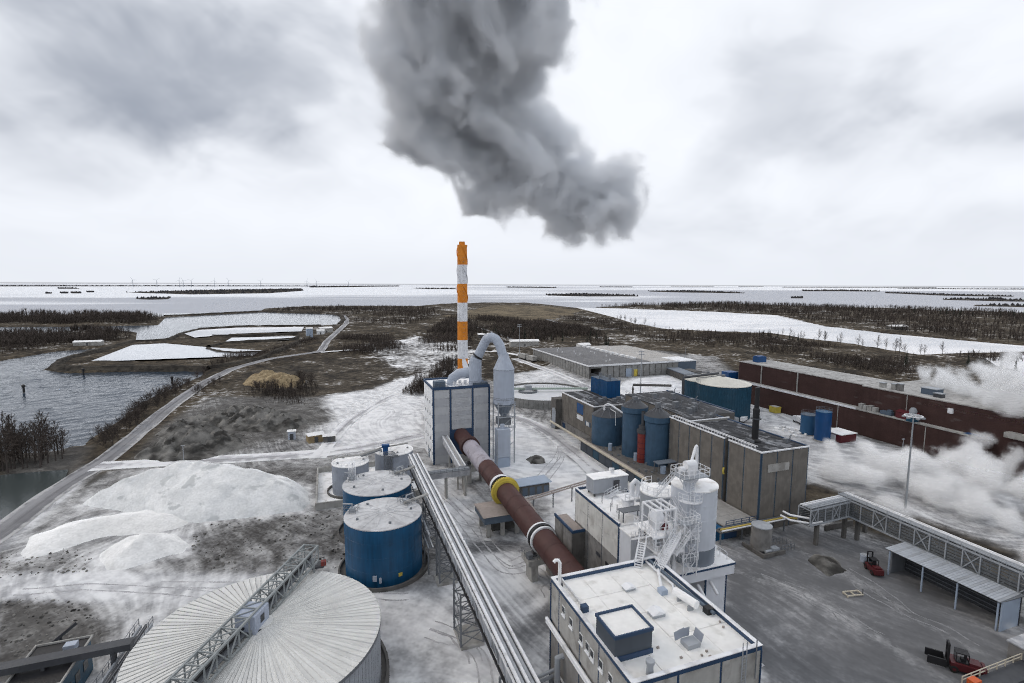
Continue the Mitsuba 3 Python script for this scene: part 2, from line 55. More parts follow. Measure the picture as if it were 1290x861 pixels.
 'dust': [([(-64.3,127.7),(-62.3,172.9),(-30.7,193.1),(-6.4,264.6),(44.3,291.7),(96.2,274.4),(223.2,387.6),(280.8,317.3),(202.5,194.1),(198.4,89.5),(115.7,39.2),(53.3,19.9),(-27.3,48.6),(-60.4,85.3)],0.36,0.6,8),([(-66.2,131.7),(-62.9,150.8),(-59.5,182.3),(-28.7,179.4),(0.1,182.5),(39.5,184.2),(34.4,139.4),(19.9,121.9),(1.4,128.4),(-16.3,127.7),(-31.0,128.7),(-29.5,115.5),(-41.8,112.2),(-58.6,115.3)],0.4,0.5,8),([(-7.2,224.6),(-2.8,283.7),(27.1,351.8),(35.7,294.6),(53.2,316.9),(31.2,171.8),(0.1,173.6)],0.82,0.6,10),([(71.8,204.8),(83.3,153.9),(75.8,102.5),(51.4,94.1),(51.5,110.9),(49.5,134.1),(38.7,137.9)],0.86,0.7,7),([(22.4,150.3),(32.2,140.1),(34.0,96.6),(32.0,82.2),(22.5,80.6),(22.1,104.3)],0.75,0.8,5),([(-32.2,127.1),(-16.5,130.0),(1.4,128.4),(2.1,98.2),(-12.1,101.8),(-26.3,106.7),(-31.4,114.5)],0.3,0.45,4),([(-59.6,117.6),(-25.9,105.2),(-0.7,99.2),(5.6,86.5),(27.7,78.7),(23.9,55.5),(-2.9,55.9),(-36.3,67.7),(-50.2,97.6)],0.55,0.6,8),([(-56.4,110.7),(-41.4,104.2),(-33.9,91.8),(-33.8,83.0),(-41.3,78.6)],0.12,0.45,4),([(-64.3,127.7),(-57.2,129.2),(-46.8,124.9),(-45.0,114.2),(-59.6,117.6)],0.32,0.4,3),([(-59.3,149.5),(-60.2,172.1),(-27.6,171.2),(-4.6,159.7),(-3.4,130.1),(-16.0,125.5),(-37.4,129.7)],0.3,0.45,5),([(-65.8,130.8),(-63.0,147.1),(-57.3,158.0),(-42.1,147.5),(-28.4,133.3),(-25.7,116.1),(-38.5,109.6),(-54.4,122.2)],0.46,0.5,6),([(26.8,95.7),(46.2,103.8),(38.2,75.1),(27.0,59.9),(21.8,61.7)],0.5,0.95,5),([(73.7,79.3),(102.1,84.3),(108.6,70.5),(102.5,43.8),(78.8,25.1),(37.9,39.6),(58.7,63.3)],0.18,1,5),([(181.5,221.9),(188.8,180.8),(164.3,71.7),(134.9,57.9),(130.3,83.5),(118.2,98.2),(151.6,130.4)],0.52,0.9,5),([(170.4,249.7),(214.1,210.9),(182.6,174.7),(172.2,204.3)],0.8,0.9,4),([(170.3,257.7),(219.7,261.7),(193.7,217.8),(168.4,205.6),(127.1,219.5),(141.0,235.5)],0.85,0.9,4),([(105.0,299.7),(139.9,304.2),(137.0,236.8),(97.6,211.7),(76.7,218.7)],0.62,0.7,6),([(126.0,107.6),(130.3,83.5),(133.3,58.5),(119.0,51.7),(110.9,81.2),(107.7,91.4)],0.06,0.12,3),([(-59.0,187.4),(-62.3,224.6),(-56.8,281.6),(-34.3,294.3),(-6.4,264.6),(0.5,215.3),(-23.0,190.4),(-44.5,180.8)],0.2,0.42,6),([(-59.3,282.4),(-53.9,352.4),(-19.2,393.6),(25.2,400.5),(48.5,318.4),(21.0,275.8),(-6.4,264.6)],0.15,0.15,6),([(-107.3,219.4),(-76.8,208.9),(-68.7,175.1),(-68.2,135.9)],0.1,0.3,5),([(27.1,481.0),(82.6,538.0),(117.1,487.1),(107.8,382.9),(67.3,312.2),(41.0,336.9)],0.45,0.3,10)],
 'dykes': [([(-74.6,375.1),(-120.8,392.0),(-152.2,397.5),(-171.4,413.8),(-179.4,454.2),(-177.2,485.1),(-173.5,568.4)],9,2.2,
 'dark earth dyke round the front and left of the four-sided basin'),([(-174.6,572.3),(-148.7,578.6),(-152.1,652.1),(-146.4,711.1),(-109.8,737.1),(-30.6,724.0),(-9.1,724.4)],7,1.6,
 'thin dark dyke curving behind the settling basins'),([(-99.6,509.0),(-90.3,535.1),(-61.2,543.5),(-33.3,549.9),(-30.5,582.0)],7,1.6,
 'dark bank between the two settling basins'),([(-96.7,490.5),(-84.5,465.0),(-68.0,449.7),(-48.5,453.4)],6,1.6,
 'dark bank at the right corner of the four-sided basin'),([(-75.0,376.9),(-59.5,391.2),(-47.3,415.3),(-34.5,482.1),(-20.2,553.6)],10,2.2,
 'broad dark bank between the basins and the road'),([(-260.3,1009.2),(-125.5,1139.5),(9.0,1024.9),(21.6,955.7),(22.2,836.7),(13.2,739.1)],9,1.8,
 'thin curved breakwater round the open water'),([(-115.7,613.0),(-90.0,600.6),(-32.6,610.2)],6,1.5,
 'thin dark bank crossing the snow flat')],
 'trees': {'a': ('birch',
 'birch_tree',
 'dark leafless birch tree of the clump on the left shore',
 'tree',[(-83.9,200.9,11.8),(-94.1,192.5,8.2),(-87.6,188.9,11.2),(-82.9,192.2,11.6),(-89.9,189.7,14.7),(-101.9,198.2,14.6),(-98.0,202.7,14.6),(-92.8,188.2,10.3),(-83.8,190.6,9.0),(-86.5,193.4,14.0),(-97.8,190.7,14.0),(-91.1,194.6,9.6),(-101.4,201.7,10.7),(-80.7,195.6,9.7),(-85.4,198.1,13.1),(-92.2,188.6,12.8),(-100.9,198.5,12.8),(-94.3,200.7,9.3),(-94.0,200.7,10.8),(-86.1,196.8,15.1),(-93.7,195.6,11.5),(-93.2,197.2,15.1),(-82.6,201.3,8.9),(-90.6,189.4,11.6),(-90.0,186.2,14.5),(-96.7,193.3,8.2),(-81.8,194.0,11.3),(-95.3,200.6,10.9),(-89.0,199.4,11.7),(-86.6,198.6,7.8),(-95.0,191.7,11.1),(-86.9,200.4,15.1),(-94.3,198.8,10.5),(-83.4,188.8,14.6),(-91.2,199.2,12.0),(-95.8,194.3,8.2),(-102.5,195.1,11.5),(-89.9,194.3,12.5),(-85.7,195.0,12.2),(-91.5,196.9,9.7),(-90.0,198.1,9.3),(-92.7,189.5,8.2),(-86.7,189.2,8.3),(-98.8,198.2,11.7),(-90.1,193.5,9.9),(-98.6,199.3,9.8),(-94.6,187.7,7.8),(-93.3,196.6,15.5)]),
 'b': ('bush',
 'bare_shrub',
 'dark leafless shrub in the row between the shore and the left road',
 'shrub',[(-70.5,205.2,6.7),(-71.5,202.5,6.2),(-73.4,205.9,4.2),(-71.2,212.1,5.1),(-77.1,213.1,5.2),(-75.4,215.9,4.7),(-74.0,215.4,5.2),(-73.9,217.3,4.3),(-74.5,224.2,5.1),(-72.3,223.5,6.7),(-72.1,226.5,4.6),(-73.2,230.6,5.5),(-72.2,233.6,6.0),(-71.7,234.0,5.1),(-74.0,239.5,5.2),(-76.6,241.6,5.4),(-76.3,246.4,6.3),(-74.9,245.5,5.4),(-74.9,249.4,5.3),(-74.7,251.3,5.4),(-77.3,254.2,5.1),(-74.8,255.7,4.5),(-76.5,258.2,4.0),(-76.0,258.2,6.4),(-73.1,263.8,4.1),(-74.5,267.5,3.9),(-71.9,270.6,5.7),(-77.8,270.6,5.6),(-74.7,270.9,6.9),(-74.0,278.9,5.9),(-74.9,280.5,4.8),(-77.1,281.9,4.4),(-76.3,286.6,4.6),(-72.3,289.0,4.9),(-73.0,292.5,6.0),(-75.7,291.1,4.1),(-77.7,295.9,4.7),(-76.3,296.9,4.0),(-74.6,300.3,6.3),(-73.3,304.3,4.1),(-74.0,306.4,6.1),(-72.3,310.6,4.6),(-71.8,313.1,4.5),(-72.8,315.9,4.0)]),
 'c': ('bush',
 'bare_shrub',
 'small leafless shrub between the road and the basin bank',
 'shrub',[(-71.9,331.4,4.7),(-73.7,342.6,4.4),(-71.8,347.2,3.2),(-71.7,349.2,3.3),(-73.9,358.5,5.0),(-74.4,363.3,3.9),(-69.5,368.9,3.4),(-71.5,372.5,5.0),(-67.6,382.9,4.7)]),
 'd': ('birch',
 'birch_tree',
 'lone leafless tree on the near shore of the frozen bay',
 'tree',[(470.9,428.6,8.0),(467.2,414.6,11.2),(457.6,401.8,7.9),(463.3,399.1,9.5),(456.5,389.1,9.2),(458.5,373.7,12.9),(459.4,367.0,10.9),(457.6,367.0,12.2),(456.6,352.7,7.8),(448.5,343.1,12.8),(450.5,327.2,11.6),(448.4,322.2,8.2),(459.5,316.5,13.2),(458.4,308.1,11.0),(439.9,287.8,13.0),(446.2,288.7,13.5),(437.1,278.6,9.8),(440.1,269.2,9.2),(445.5,269.4,9.3),(458.0,264.1,10.6)]),
 'e': ('spruce',
 'spruce_tree',
 'small dark spruce on the near shore of the frozen bay',
 'tree',[(441.6,432.0,7.2),(446.5,421.9,7.6),(443.3,421.0,8.9),(452.9,417.9,7.9),(451.3,401.9,7.9),(447.6,394.4,7.5),(450.7,390.9,9.1),(444.3,380.7,5.9),(446.5,369.2,5.9)]),
 'f': ('spruce',
 'spruce_tree',
 'dark spruce standing by the yard track beyond the brick hall',
 'tree',[(367.1,232.7,13.0)]),
 'g': ('spruce',
 'spruce_tree',
 'dark spruce at the edge of the frozen pool beyond the brick hall',
 'tree',[(412.0,221.4,10),(421.7,207.7,11),(422.9,200.7,9)]),
 'h': ('spruce',
 'spruce_tree',
 'dark spruce on the skyline of the wooded spit beyond the bay',
 'tree',[(825.9,1080.7,13.9),(811.0,1055.1,18.0),(853.1,1037.1,15.2),(873.9,1061.8,16.9),(878.3,1080.7,16.2),(888.7,1052.3,14.0),(902.0,1073.1,16.5),(887.1,1064.7,18.9),(935.0,1025.7,18.3),(950.6,1068.1,17.9),(958.3,1056.4,12.1),(991.2,1030.1,12.3),(970.0,994.1,16.7),(978.6,1029.0,15.3),(996.4,1022.0,17.2),(1022.3,992.6,14.5),(1025.4,969.9,11.4),(1023.6,997.0,11.9),(1028.6,945.9,13.9),(1037.1,933.3,12.9),(1023.0,928.8,15.5),(1081.7,922.0,12.3),(1021.2,899.3,11.4),(1054.3,895.8,13.7),(1075.4,859.9,18.7),(1041.2,876.2,19.5),(1086.9,866.2,12.4),(1111.5,821.9,12.0),(1098.7,818.1,15.2),(1085.2,783.4,16.2),(1063.0,775.3,14.1),(1083.6,760.1,11.4),(1066.9,752.8,17.3),(1081.2,717.8,14.0),(1118.6,711.5,11.4),(1096.5,704.2,12.3),(1116.4,701.3,17.0),(1128.1,649.8,19.0),(1118.7,655.0,16.0),(1107.2,616.7,12.0),(1108.4,626.4,15.8),(1131.8,608.8,11.1),(1121.1,622.7,19.0),(1155.0,578.4,13.6),(1134.7,557.1,11.9),(1162.8,562.9,16.8)]),
 'i': ('bush',
 'bare_shrub',
 'leafless shrub in the thicket behind the earth heaps',
 'shrub',[(-28.1,288.6,5.6),(-25.4,279.2,4.3),(-17.2,314.0,5.9),(-15.1,312.6,5.8),(-30.5,277.3,3.1),(-37.1,282.4,4.2),(-15.7,286.2,5.1),(-31.8,299.0,3.4),(-15.0,297.8,5.4),(-32.5,299.8,3.3),(-34.3,294.3,3.7),(-29.1,277.9,5.0),(-25.3,313.3,4.9),(-19.2,319.3,3.4),(-15.0,310.0,3.3),(-21.5,274.9,4.1),(-26.9,310.9,4.2),(-7.5,286.6,3.4),(-27.5,292.1,5.4),(-10.7,318.5,4.2),(-37.6,296.1,4.3),(-17.9,266.1,4.4),(-10.0,295.5,5.8),(-16.3,261.8,4.9),(-38.4,301.1,3.8),(-36.0,292.7,4.6)]),
 'j': ('birch',
 'birch_tree',
 'leafless tree in the grove behind the white and blue kiln building',
 'tree',[(76.0,328.7,10.4),(41.0,261.2,9.5),(54.8,260.9,8.3),(51.0,275.1,9.0),(58.3,271.0,7.9),(66.9,305.9,6.2),(55.8,288.9,5.5),(65.5,297.1,8.0),(75.3,311.2,6.7),(81.5,337.8,9.1),(56.5,296.9,9.7),(62.4,313.4,7.8),(78.5,330.3,10.3),(45.9,271.5,8.4),(62.7,306.3,8.6),(74.3,325.1,6.8),(49.2,297.1,8.6),(72.3,318.6,9.1),(45.6,286.1,9.4),(59.2,282.3,5.9),(73.2,342.6,10.0),(56.2,273.2,8.3),(47.1,270.3,8.4),(61.9,297.6,5.5)]),
 'k': ('bush',
 'bare_shrub',
 'leafless shrub on the grey bank beside the earth heaps',
 'shrub',[(-61.6,319.9,2.5),(-63.2,291.4,4.8),(-62.2,311.9,2.5),(-63.2,293.2,4.6),(-58.1,319.6,4.3),(-60.7,291.0,4.1),(-60.3,314.2,4.0),(-58.6,320.0,2.5),(-64.7,294.0,2.6),(-59.0,308.0,4.0)]),
 'l': ('birch',
 'birch_tree',
 'leafless tree by the shore right of the brown hill',
 'tree',[(440.7,711.9,8.8),(432.6,709.3,8.4),(443.4,703.7,8.6),(417.3,674.9,11.0),(429.0,666.3,9.3),(422.2,670.9,11.9),(417.7,645.5,8.2),(409.9,625.8,8.2),(412.1,627.7,10.9),(401.8,610.7,8.6),(401.7,588.6,10.7),(405.7,571.5,7.9)]),
 'm': ('spruce',
 'spruce_tree',
 'dark spruce in the wood behind the grey warehouse',
 'tree',[(238.0,408.9,13.3),(148.9,500.2,13.1),(144.0,644.0,7.7),(158.6,561.6,10.4),(157.0,486.5,14.1),(229.7,429.6,8.6),(205.2,457.6,8.7),(168.9,530.7,8.7),(149.9,609.5,11.9),(215.8,453.6,10.2),(254.0,455.4,10.3),(148.8,490.5,7.8),(145.8,482.5,14.1),(151.9,606.2,8.0),(179.2,531.7,8.1),(188.5,519.2,11.4),(183.9,474.3,13.7),(209.5,510.1,10.6),(232.4,394.9,10.9),(183.5,438.1,10.3),(240.6,443.1,13.7),(197.9,477.3,13.2)])},
 'woods': [([(-123.0,1185.7),(30.1,1305.8),(197.5,1218.6),(229.2,1057.3),(147.2,763.7),(85.1,689.1),(27.1,750.0),(14.7,945.5)],900,9),([(184.4,851.3),(226.7,910.7),(267.9,765.3),(305.8,667.1),(307.9,535.7),(242.5,393.3),(204.2,445.0),(163.4,444.2),(150.0,516.9),(105.6,398.4),(78.2,407.3),(80.3,498.8),(125.3,650.5)],2200,9),([(8.0,561.3),(65.9,570.1),(63.8,438.9),(49.7,406.6),(14.2,413.3),(1.8,458.8)],700,6),([(371.4,844.9),(434.9,736.8),(384.3,585.2),(388.1,522.1),(463.5,427.6),(393.2,357.6),(324.3,367.1),(299.6,414.7),(315.4,512.3)],900,6),([(424.7,422.2),(438.3,349.8),(427.1,260.5),(317.5,190.3),(318.8,241.8),(340.3,297.9),(343.0,349.1)],900,5),([(455.0,260.5),(584.2,218.5),(546.7,204.1),(436.0,224.5)],220,8),([(52.2,317.2),(74.5,358.8),(88.9,358.2),(72.3,287.7),(61.7,266.6),(41.5,248.4),(33.0,257.1)],450,8),([(-45.4,293.7),(-36.6,316.2),(-8.4,331.3),(-5.8,280.5),(-11.1,245.2),(-26.6,253.7)],220,4.5),([(-88.5,416.3),(-68.8,454.9),(-52.1,459.8),(-11.4,567.4),(-7.0,512.0),(-41.8,413.5),(-65.3,396.9),(-71.4,358.2)],450,4),([(629.2,1144.8),(812.7,1241.0),(1172.7,1318.9),(1228.4,1140.0),(1323.2,930.0),(1416.2,668.7),(1539.3,317.6),(693.0,140.0),(631.0,295.2),(624.6,315.2),(625.8,405.9),(657.1,524.2),(807.5,748.0),(789.0,886.1),(719.4,1000.2)],3800,11),([(-776.4,1068.9),(-505.5,1069.8),(-368.6,1077.5),(-260.3,1000.2),(-228.0,841.3),(-293.8,830.9),(-417.7,882.4),(-653.9,898.9)],1900,13),([(-472.1,646.6),(-314.7,662.4),(-255.0,719.6),(-208.1,684.2),(-184.8,597.6),(-195.9,558.6),(-224.1,542.9),(-238.8,500.2),(-311.3,423.5)],2300,9)],
 'wood_labels': ['dark leafless wood along the sea left of the chimney',
 'dark leafless wood on both sides of the chimney',
 'dark brush between the two roads left of the chimney',
 'dark brush along the near side of the frozen bay',
 'dark brush beyond the brick hall',
 'dark hedge of trees in front of the frozen pool',
 'grey leafless grove behind the white and blue kiln building',
 'grey thicket behind the earth heaps',
 'dark brush on the bank beside the settling basins',
 'dark wood covering the spit beyond the frozen bay',
 'dark wood on the far left spit',
 'dark wood on the nearer left spit'],
 'island_labels': ['long dark island left of the chimney',
 'small dark island below the long one',
 'speck of an island at the far left',
 'first of three small islets at the far left',
 'second of three small islets at the far left',
 'third of three small islets at the far left',
 'flat islet close under the left horizon',
 'long low island on the left horizon',
 'dark tapering tip of island left of the chimney',
 'thin islet just left of the chimney',
 'thin island right of the chimney',
 'dark island above the brown hill',
 'long island right of the smoke',
 'tiny islet right of the chimney near the horizon',
 'flat blue island on the horizon right of centre',
 'short flat island on the horizon right of centre',
 'broken low island in the right half',
 'long thin island in the right half',
 'dark island at the right edge',
 'nearest thin island at the right edge',
 'short dark islet before the wooded spit',
 'thin blue island on the right horizon',
 'lower thin blue island on the right horizon',
 'short islet among the right islands'],
 'turbines': [(-2574.0,8624.0),(-2307.0,8699.0),(-2045.0,8765.0),(-1997.0,8776.0),(-1899.0,8797.0),(-1608.0,8855.0),(-1420.0,8887.0),(-984.0,8946.0),(-310.0,8995.0),(-165.0,8998.0),(333.0,8994.0)],
 'huts': [(-19.2,569.8,6,6,9,10,
 'pale_blue',
 'pale blue tower hut at the right end of the settling basins'),(-3.8,621.2,14,8,5,20,
 'concrete_light',
 'low pale building beside the curved breakwater'),(-8.7,602.8,8,6,4,0,
 'pale_panel',
 'white hut beside the low pale building'),(-199.4,547.1,20,7,3,0,
 'concrete_light',
 'long low building in the wood on the left spit'),(-5.9,188.4,5,4,2.6,15,
 'wood_pale',
 'small tan stack shed by the snowy track'),(-1.1,186.7,4,3,2.2,0,
 'concrete_dark',
 'small dark hut by the snowy track'),(-13.7,194.0,2.4,2.4,3,0,
 'vessel_grey',
 'small grey kiosk by the snowy track'),(166.0,430.3,26,9,4.5,-10,
 'concrete_light',
 'long pale shed behind the hairpin duct'),(150.9,499.8,16,8,4,-10,
 'concrete_dark',
 'low snowy roofed shed right of the chimney'),(206.8,392.9,10,8,4,0,
 'pale_panel',
 'small white shed behind the warehouse'),(691.6,453.0,24,10,4,-8,
 'concrete_dark',
 'dark low building on the wooded spit')],
 'buoys': [(-143.2,382.0),(-148.8,328.5),(-84.1,332.1)]}
PLUME = [(157.2,289.1,108.5,21.6),(164.4,276.4,123.2,12.3),(136.4,300.0,103.1,13.9),(118.3,297.8,116.1,20.3),(123.5,283.7,132.8,15.7),(104.9,300.6,118.9,19.2),(91.2,296.8,130.8,21.4),(104.6,286.1,138.3,21.8),(147.8,300.4,95.9,13.1),(172.5,288.8,100.6,13.0),(89.1,315.0,106.0,10.9),(64.6,293.0,146.9,25.7),(83.5,278.7,155.1,26.7),(98.7,264.2,164.2,15.0),(51.2,285.8,159.6,17.8),(48.5,303.2,141.6,13.5),(53.8,269.5,173.3,26.3),(74.4,262.1,173.4,29.9),(89.6,245.8,181.7,22.9),(47.4,267.2,177.0,17.2),(101.5,235.2,185.9,12.6),(57.5,249.5,186.7,25.8),(80.6,231.7,192.1,28.4),(43.4,241.8,193.5,19.6),(60.0,222.9,198.9,29.7),(54.0,310.1,130.6,10.2),(107.7,308.3,106.1,12.9),(139.8,285.2,123.1,11.9),(148.0,285.5,118.7,14.4),(140.1,294.1,110.2,12.7)]
LOW = [(109.0,88.8,9.0,1.9),(132.6,100.7,4.0,3.6),(136.8,95.6,3.0,4.3),(147.6,95.5,4.0,5.6),(156.5,92.9,5.0,5.9),(162.2,88.4,7.0,5.5),(156.2,77.9,7.0,4.5),(168.6,80.2,9.0,3.2),(156.9,71.1,7.0,3.4),(148.4,101.0,8.0,3.2),(144.4,81.5,3.0,4.8),(141.9,72.4,3.0,3.7),(142.2,65.8,3.0,3.3),(106.0,77.9,6.0,2.2),(128.5,56.3,2.0,2.0),(99.3,43.9,2.0,1.2),(122.6,76.8,4.0,3.2),(179.7,91.5,10.0,2.6),(137.4,104.8,8.0,2.0)]
HIGH = [(214.0,126.8,22.5,3.4),(208.9,117.6,21.4,5.0),(202.3,106.7,20.5,5.5),(195.7,96.9,20.9,4.8),(190.2,89.2,20.5,5.6),(189.1,88.4,27.8,5.2),(196.8,99.1,28.0,4.0),(183.6,81.2,25.0,7.0),(210.0,119.0,15.2,3.2),(191.3,91.8,33.1,2.6)]

# ------------------------------------------------------------------ helpers
class MB:
    """collects pieces of one mesh"""
    def __init__(s): s.v, s.f, s.n = [], [], 0
    def add(s, v, f):
        v = np.asarray(v, float); f = np.asarray(f, int)
        if f.shape[1] == 4: f = np.vstack([f[:, [0, 1, 2]], f[:, [0, 2, 3]]])
        s.v.append(v); s.f.append(f + s.n); s.n += len(v); return s
    def box(s, x0, y0, z0, x1, y1, z1):
        x0, x1 = min(x0, x1), max(x0, x1); y0, y1 = min(y0, y1), max(y0, y1); z0, z1 = min(z0, z1), max(z0, z1)
        v = [[x, y, z] for x in (x0, x1) for y in (y0, y1) for z in (z0, z1)]
        return s.add(v, [[0, 1, 3, 2], [4, 6, 7, 5], [0, 4, 5, 1], [2, 3, 7, 6], [0, 2, 6, 4], [1, 5, 7, 3]])
    def bar(s, p, q, w, h=None):
        p, q = np.asarray(p, float), np.asarray(q, float); h = h or w
        d = q - p; L = np.linalg.norm(d); d = d / L
        a = np.cross(d, [0, 0, 1]); a = np.array([1.0, 0, 0]) if np.linalg.norm(a) < 1e-3 else a / np.linalg.norm(a)
        b = np.cross(a, d)
        v = [c + sx * a * w / 2 + sz * b * h / 2 for c in (p, q) for sx, sz in ((-1, -1), (1, -1), (1, 1), (-1, 1))]
        return s.add(v, [[0, 1, 2, 3], [7, 6, 5, 4], [0, 4, 5, 1], [1, 5, 6, 2], [2, 6, 7, 3], [3, 7, 4, 0]])
    def tube(s, pts, r, n=8, caps=True):
        pts = np.asarray(pts, float); m = len(pts); r = np.broadcast_to(r, (m,))
        t = np.gradient(pts, axis=0); t /= np.linalg.norm(t, axis=1, keepdims=True) + 1e-12
        ref = np.array([0, 0, 1.0]) if abs(t[0][2]) < 0.9 else np.array([1.0, 0, 0])
        v = []
        for i in range(m):
            a = np.cross(t[i], ref); a /= np.linalg.norm(a); b = np.cross(t[i], a); ref = -np.cross(t[i], a) if i else ref
            ref = np.cross(a, t[i])
            th = np.arange(n) * 2 * np.pi / n
            v.append(pts[i] + r[i] * (np.cos(th)[:, None] * a + np.sin(th)[:, None] * b))
        f = [[i * n + k, (i + 1) * n + k, (i + 1) * n + (k + 1) % n, i * n + (k + 1) % n] for i in range(m - 1) for k in range(n)]
        v = np.vstack(v); s.add(v, f)
        if caps:
            s.add(v[:n], [[0, k, k + 1] for k in range(1, n - 1)]); s.add(v[-n:], [[0, k + 1, k] for k in range(1, n - 1)])
        return s
    def lathe(s, c, prof, n=32, a0=0.0, a1=2 * math.pi):
        full = abs(a1 - a0 - 2 * math.pi) < 1e-6
        th = a0 + (a1 - a0) * (np.arange(n) / n if full else np.linspace(0, 1, n))
        v = [[c[0] + r * math.cos(t), c[1] + r * math.sin(t), z] for r, z in prof for t in th]
        f = [[i * n + k, i * n + (k + 1) % n, (i + 1) * n + (k + 1) % n, (i + 1) * n + k] for i in range(len(prof) - 1) for k in range(n if full else n - 1)]
        return s.add(v, f)
    def cyl(s, c, r, z0, z1, n=32): return s.lathe(c, [(0.001, z0), (r, z0), (r, z1), (0.001, z1)], n)
    def prism(s, poly, z0, z1):
        m = len(poly); v = [[x, y, z0] for x, y in poly] + [[x, y, z1] for x, y in poly]
        s.add(v, [[k, (k + 1) % m, m + (k + 1) % m, m + k] for k in range(m)])
        return s.add(v, [[m, m + k, m + k + 1] for k in range(1, m - 1)] + [[0, k + 1, k] for k in range(1, m - 1)])
    def mesh(s): return np.vstack(s.v), np.vstack(s.f)

taken = {}
def unique(base):
    taken[base] = taken.get(base, 0) + 1
    return base if taken[base] == 1 else f'{base}_{taken[base] - 1:03d}'
def say(key, label=None, cat=None, group=None, kind=None):
    labels[key] = {k: v for k, v in (('label', label), ('category', cat), ('group', group), ('kind', kind)) if v}
def thing(name, label, cat, group=None):
    key = unique(name); say(key, label, cat, group); return key
def put(name, mb, mat, parent=None, smooth=False, label=None, kind=None, uv=None):
    key = unique(f'{parent}__{name}' if parent else name)
    m = mb.mesh() if isinstance(mb, MB) else mb
    scene[key] = surfaced(m, mat, smooth, uv)
    if label or kind: say(key, label, None, None, kind)
    return key
def solo(name, mb, mat, label, cat, group=None, smooth=False):
    key = put(name, mb, mat, smooth=smooth); say(key, label, cat, group); return key
def placed(d, m): return {**d, 'to_world': m}

# ------------------------------------------------------------------ materials
def V3(c): return mi.Color3f(*c)
PAL, FINISH = [], {}
def paint(name, col, rough=0.5, spec=0.4, amp=0.35, scale=0.6, stain=None, stain_amt=0.0, streak=0.5):
    """a painted, weathered finish: base colour, mottling, rain streaks, stains with an outline of their own. One row of the palette"""
    FINISH[name] = ('mat_paint', len(PAL)); PAL.append([*col, rough, amp, scale, streak, *(stain or col), stain_amt, 0, 0, 0, 0, 0])
    return name
def ribbed(name, col, axis, pitch, depth, rough=0.5, amp=0.25, stain=None, stain_amt=0.0):
    """profiled sheet: grooves every pitch metres along z, or upright ribs ('xy')"""
    FINISH[name] = ('mat_ribbed', len(PAL)); PAL.append([*col, rough, amp, 0.6, 0.5, *(stain or col), stain_amt, float(axis == 'z'), float(axis == 'xy'), pitch, depth, 0])
    return name
def pile(name, lo, hi, f=0.5, dark=None):
    """loose material: two tones, grain, and darker patches"""
    FINISH[name] = ('mat_pile', len(PAL)); PAL.append([*lo, f, *hi, *(dark or lo), float(dark is not None), 0, 0, 0, 0, 0])
    return name
TABLE = {}
def row(uv, *cols):
    if not TABLE: TABLE['t'] = mi.Float(np.array(PAL, np.float32).ravel()); dr.eval(TABLE['t'])
    i = mi.UInt32(uv.x) * 16
    return [dr.gather(mi.Float, TABLE['t'], i + c) for c in cols]
def paint_fn(p, n, uv):
    r, g, b, amp, sc, streak, sr, sg, sb, sa = row(uv, 0, 1, 2, 4, 5, 6, 7, 8, 9, 10)
    a = fbm(p.x * sc + 3.1, p.y * sc, p.z * sc, 4)
    w = fbm(p.x * 2.3, p.y * 2.3 + 9.0, p.z * 0.16, 3)
    k = 1 + amp * (a - 0.5) * 2 * (1 - streak * 0.5) + amp * streak * (w - 0.5) * 2
    q = fbm(p.x * 0.9 + 5, p.y * 0.9, p.z * 0.55 + 2, 5)
    t = smoothstep(0.54 - 0.22 * sa, 0.80 - 0.18 * sa, q) * 0.75
    c = mi.Color3f(r, g, b) * k
    return c * (1 - t) + mi.Color3f(sr, sg, sb) * t
def rough_fn(p, n, uv): return row(uv, 3)[0]
def rib_fn(p, n, uv):
    az, axy, pitch, depth = row(uv, 11, 12, 13, 14)
    t = (p.z * az + (p.x + p.y) * axy) / pitch
    return smoothstep(0.25, 0.4, dr.abs(t - dr.floor(t) - 0.5) * 2) * depth
def pile_fn(p, n, uv):
    r, g, b, f, hr, hg, hb, d0, d1, d2, on = row(uv, 0, 1, 2, 3, 4, 5, 6, 7, 8, 9, 10)
    a = fbm(p.x * f, p.y * f, p.z * f, 5); w = fbm(p.x * 0.12 + 3, p.y * 0.12, p.z * 0.3, 3); g_ = noise(p.x * 3.1, p.y * 3.1, p.z * 3.1)
    t = smoothstep(0.3, 0.7, 0.55 * a + 0.45 * w); c = (mi.Color3f(r, g, b) * (1 - t) + mi.Color3f(hr, hg, hb) * t) * (0.88 + 0.24 * g_)
    u = smoothstep(0.60, 0.70, fbm(p.x * 0.3 + 9, p.y * 0.3, p.z * 0.5, 5)) * 0.8 * on
    return c * (1 - u) + mi.Color3f(d0, d1, d2) * u
painted = {'type': 'principled', 'base_color': mikit.proc(paint_fn), 'roughness': mikit.proc(rough_fn), 'specular': 0.4}
scene['mat_paint'] = {'type': 'twosided', 'bsdf': painted}
scene['mat_ribbed'] = {'type': 'twosided', 'bsdf': {'type': 'bumpmap', 'arbitrary': mikit.proc(rib_fn, 0.02), 'scale': 1.0, 'bsdf': painted}}
scene['mat_pile'] = {'type': 'twosided', 'bsdf': {'type': 'principled', 'base_color': mikit.proc(pile_fn), 'roughness': 0.95, 'specular': 0.15}}
def surfaced(m, mat, smooth=False, uv=None):
    """the shape dict of a mesh; a palette finish is chosen by its row number in the mesh's u coordinate"""
    if mat not in FINISH: return mikit.ply(m, 'mat_' + mat, smooth, uv=uv)
    bsdf, i = FINISH[mat]; v, f, n = meshkit.arrays(m, smooth)
    path = meshkit.write_ply((v, f), False, np.tile([i + 0.5, 0.0], (len(v), 1)), None, normals=n)
    return {'type': 'ply', 'filename': path, 'face_normals': n is None, 'bsdf': {'type': 'ref', 'id': bsdf}}

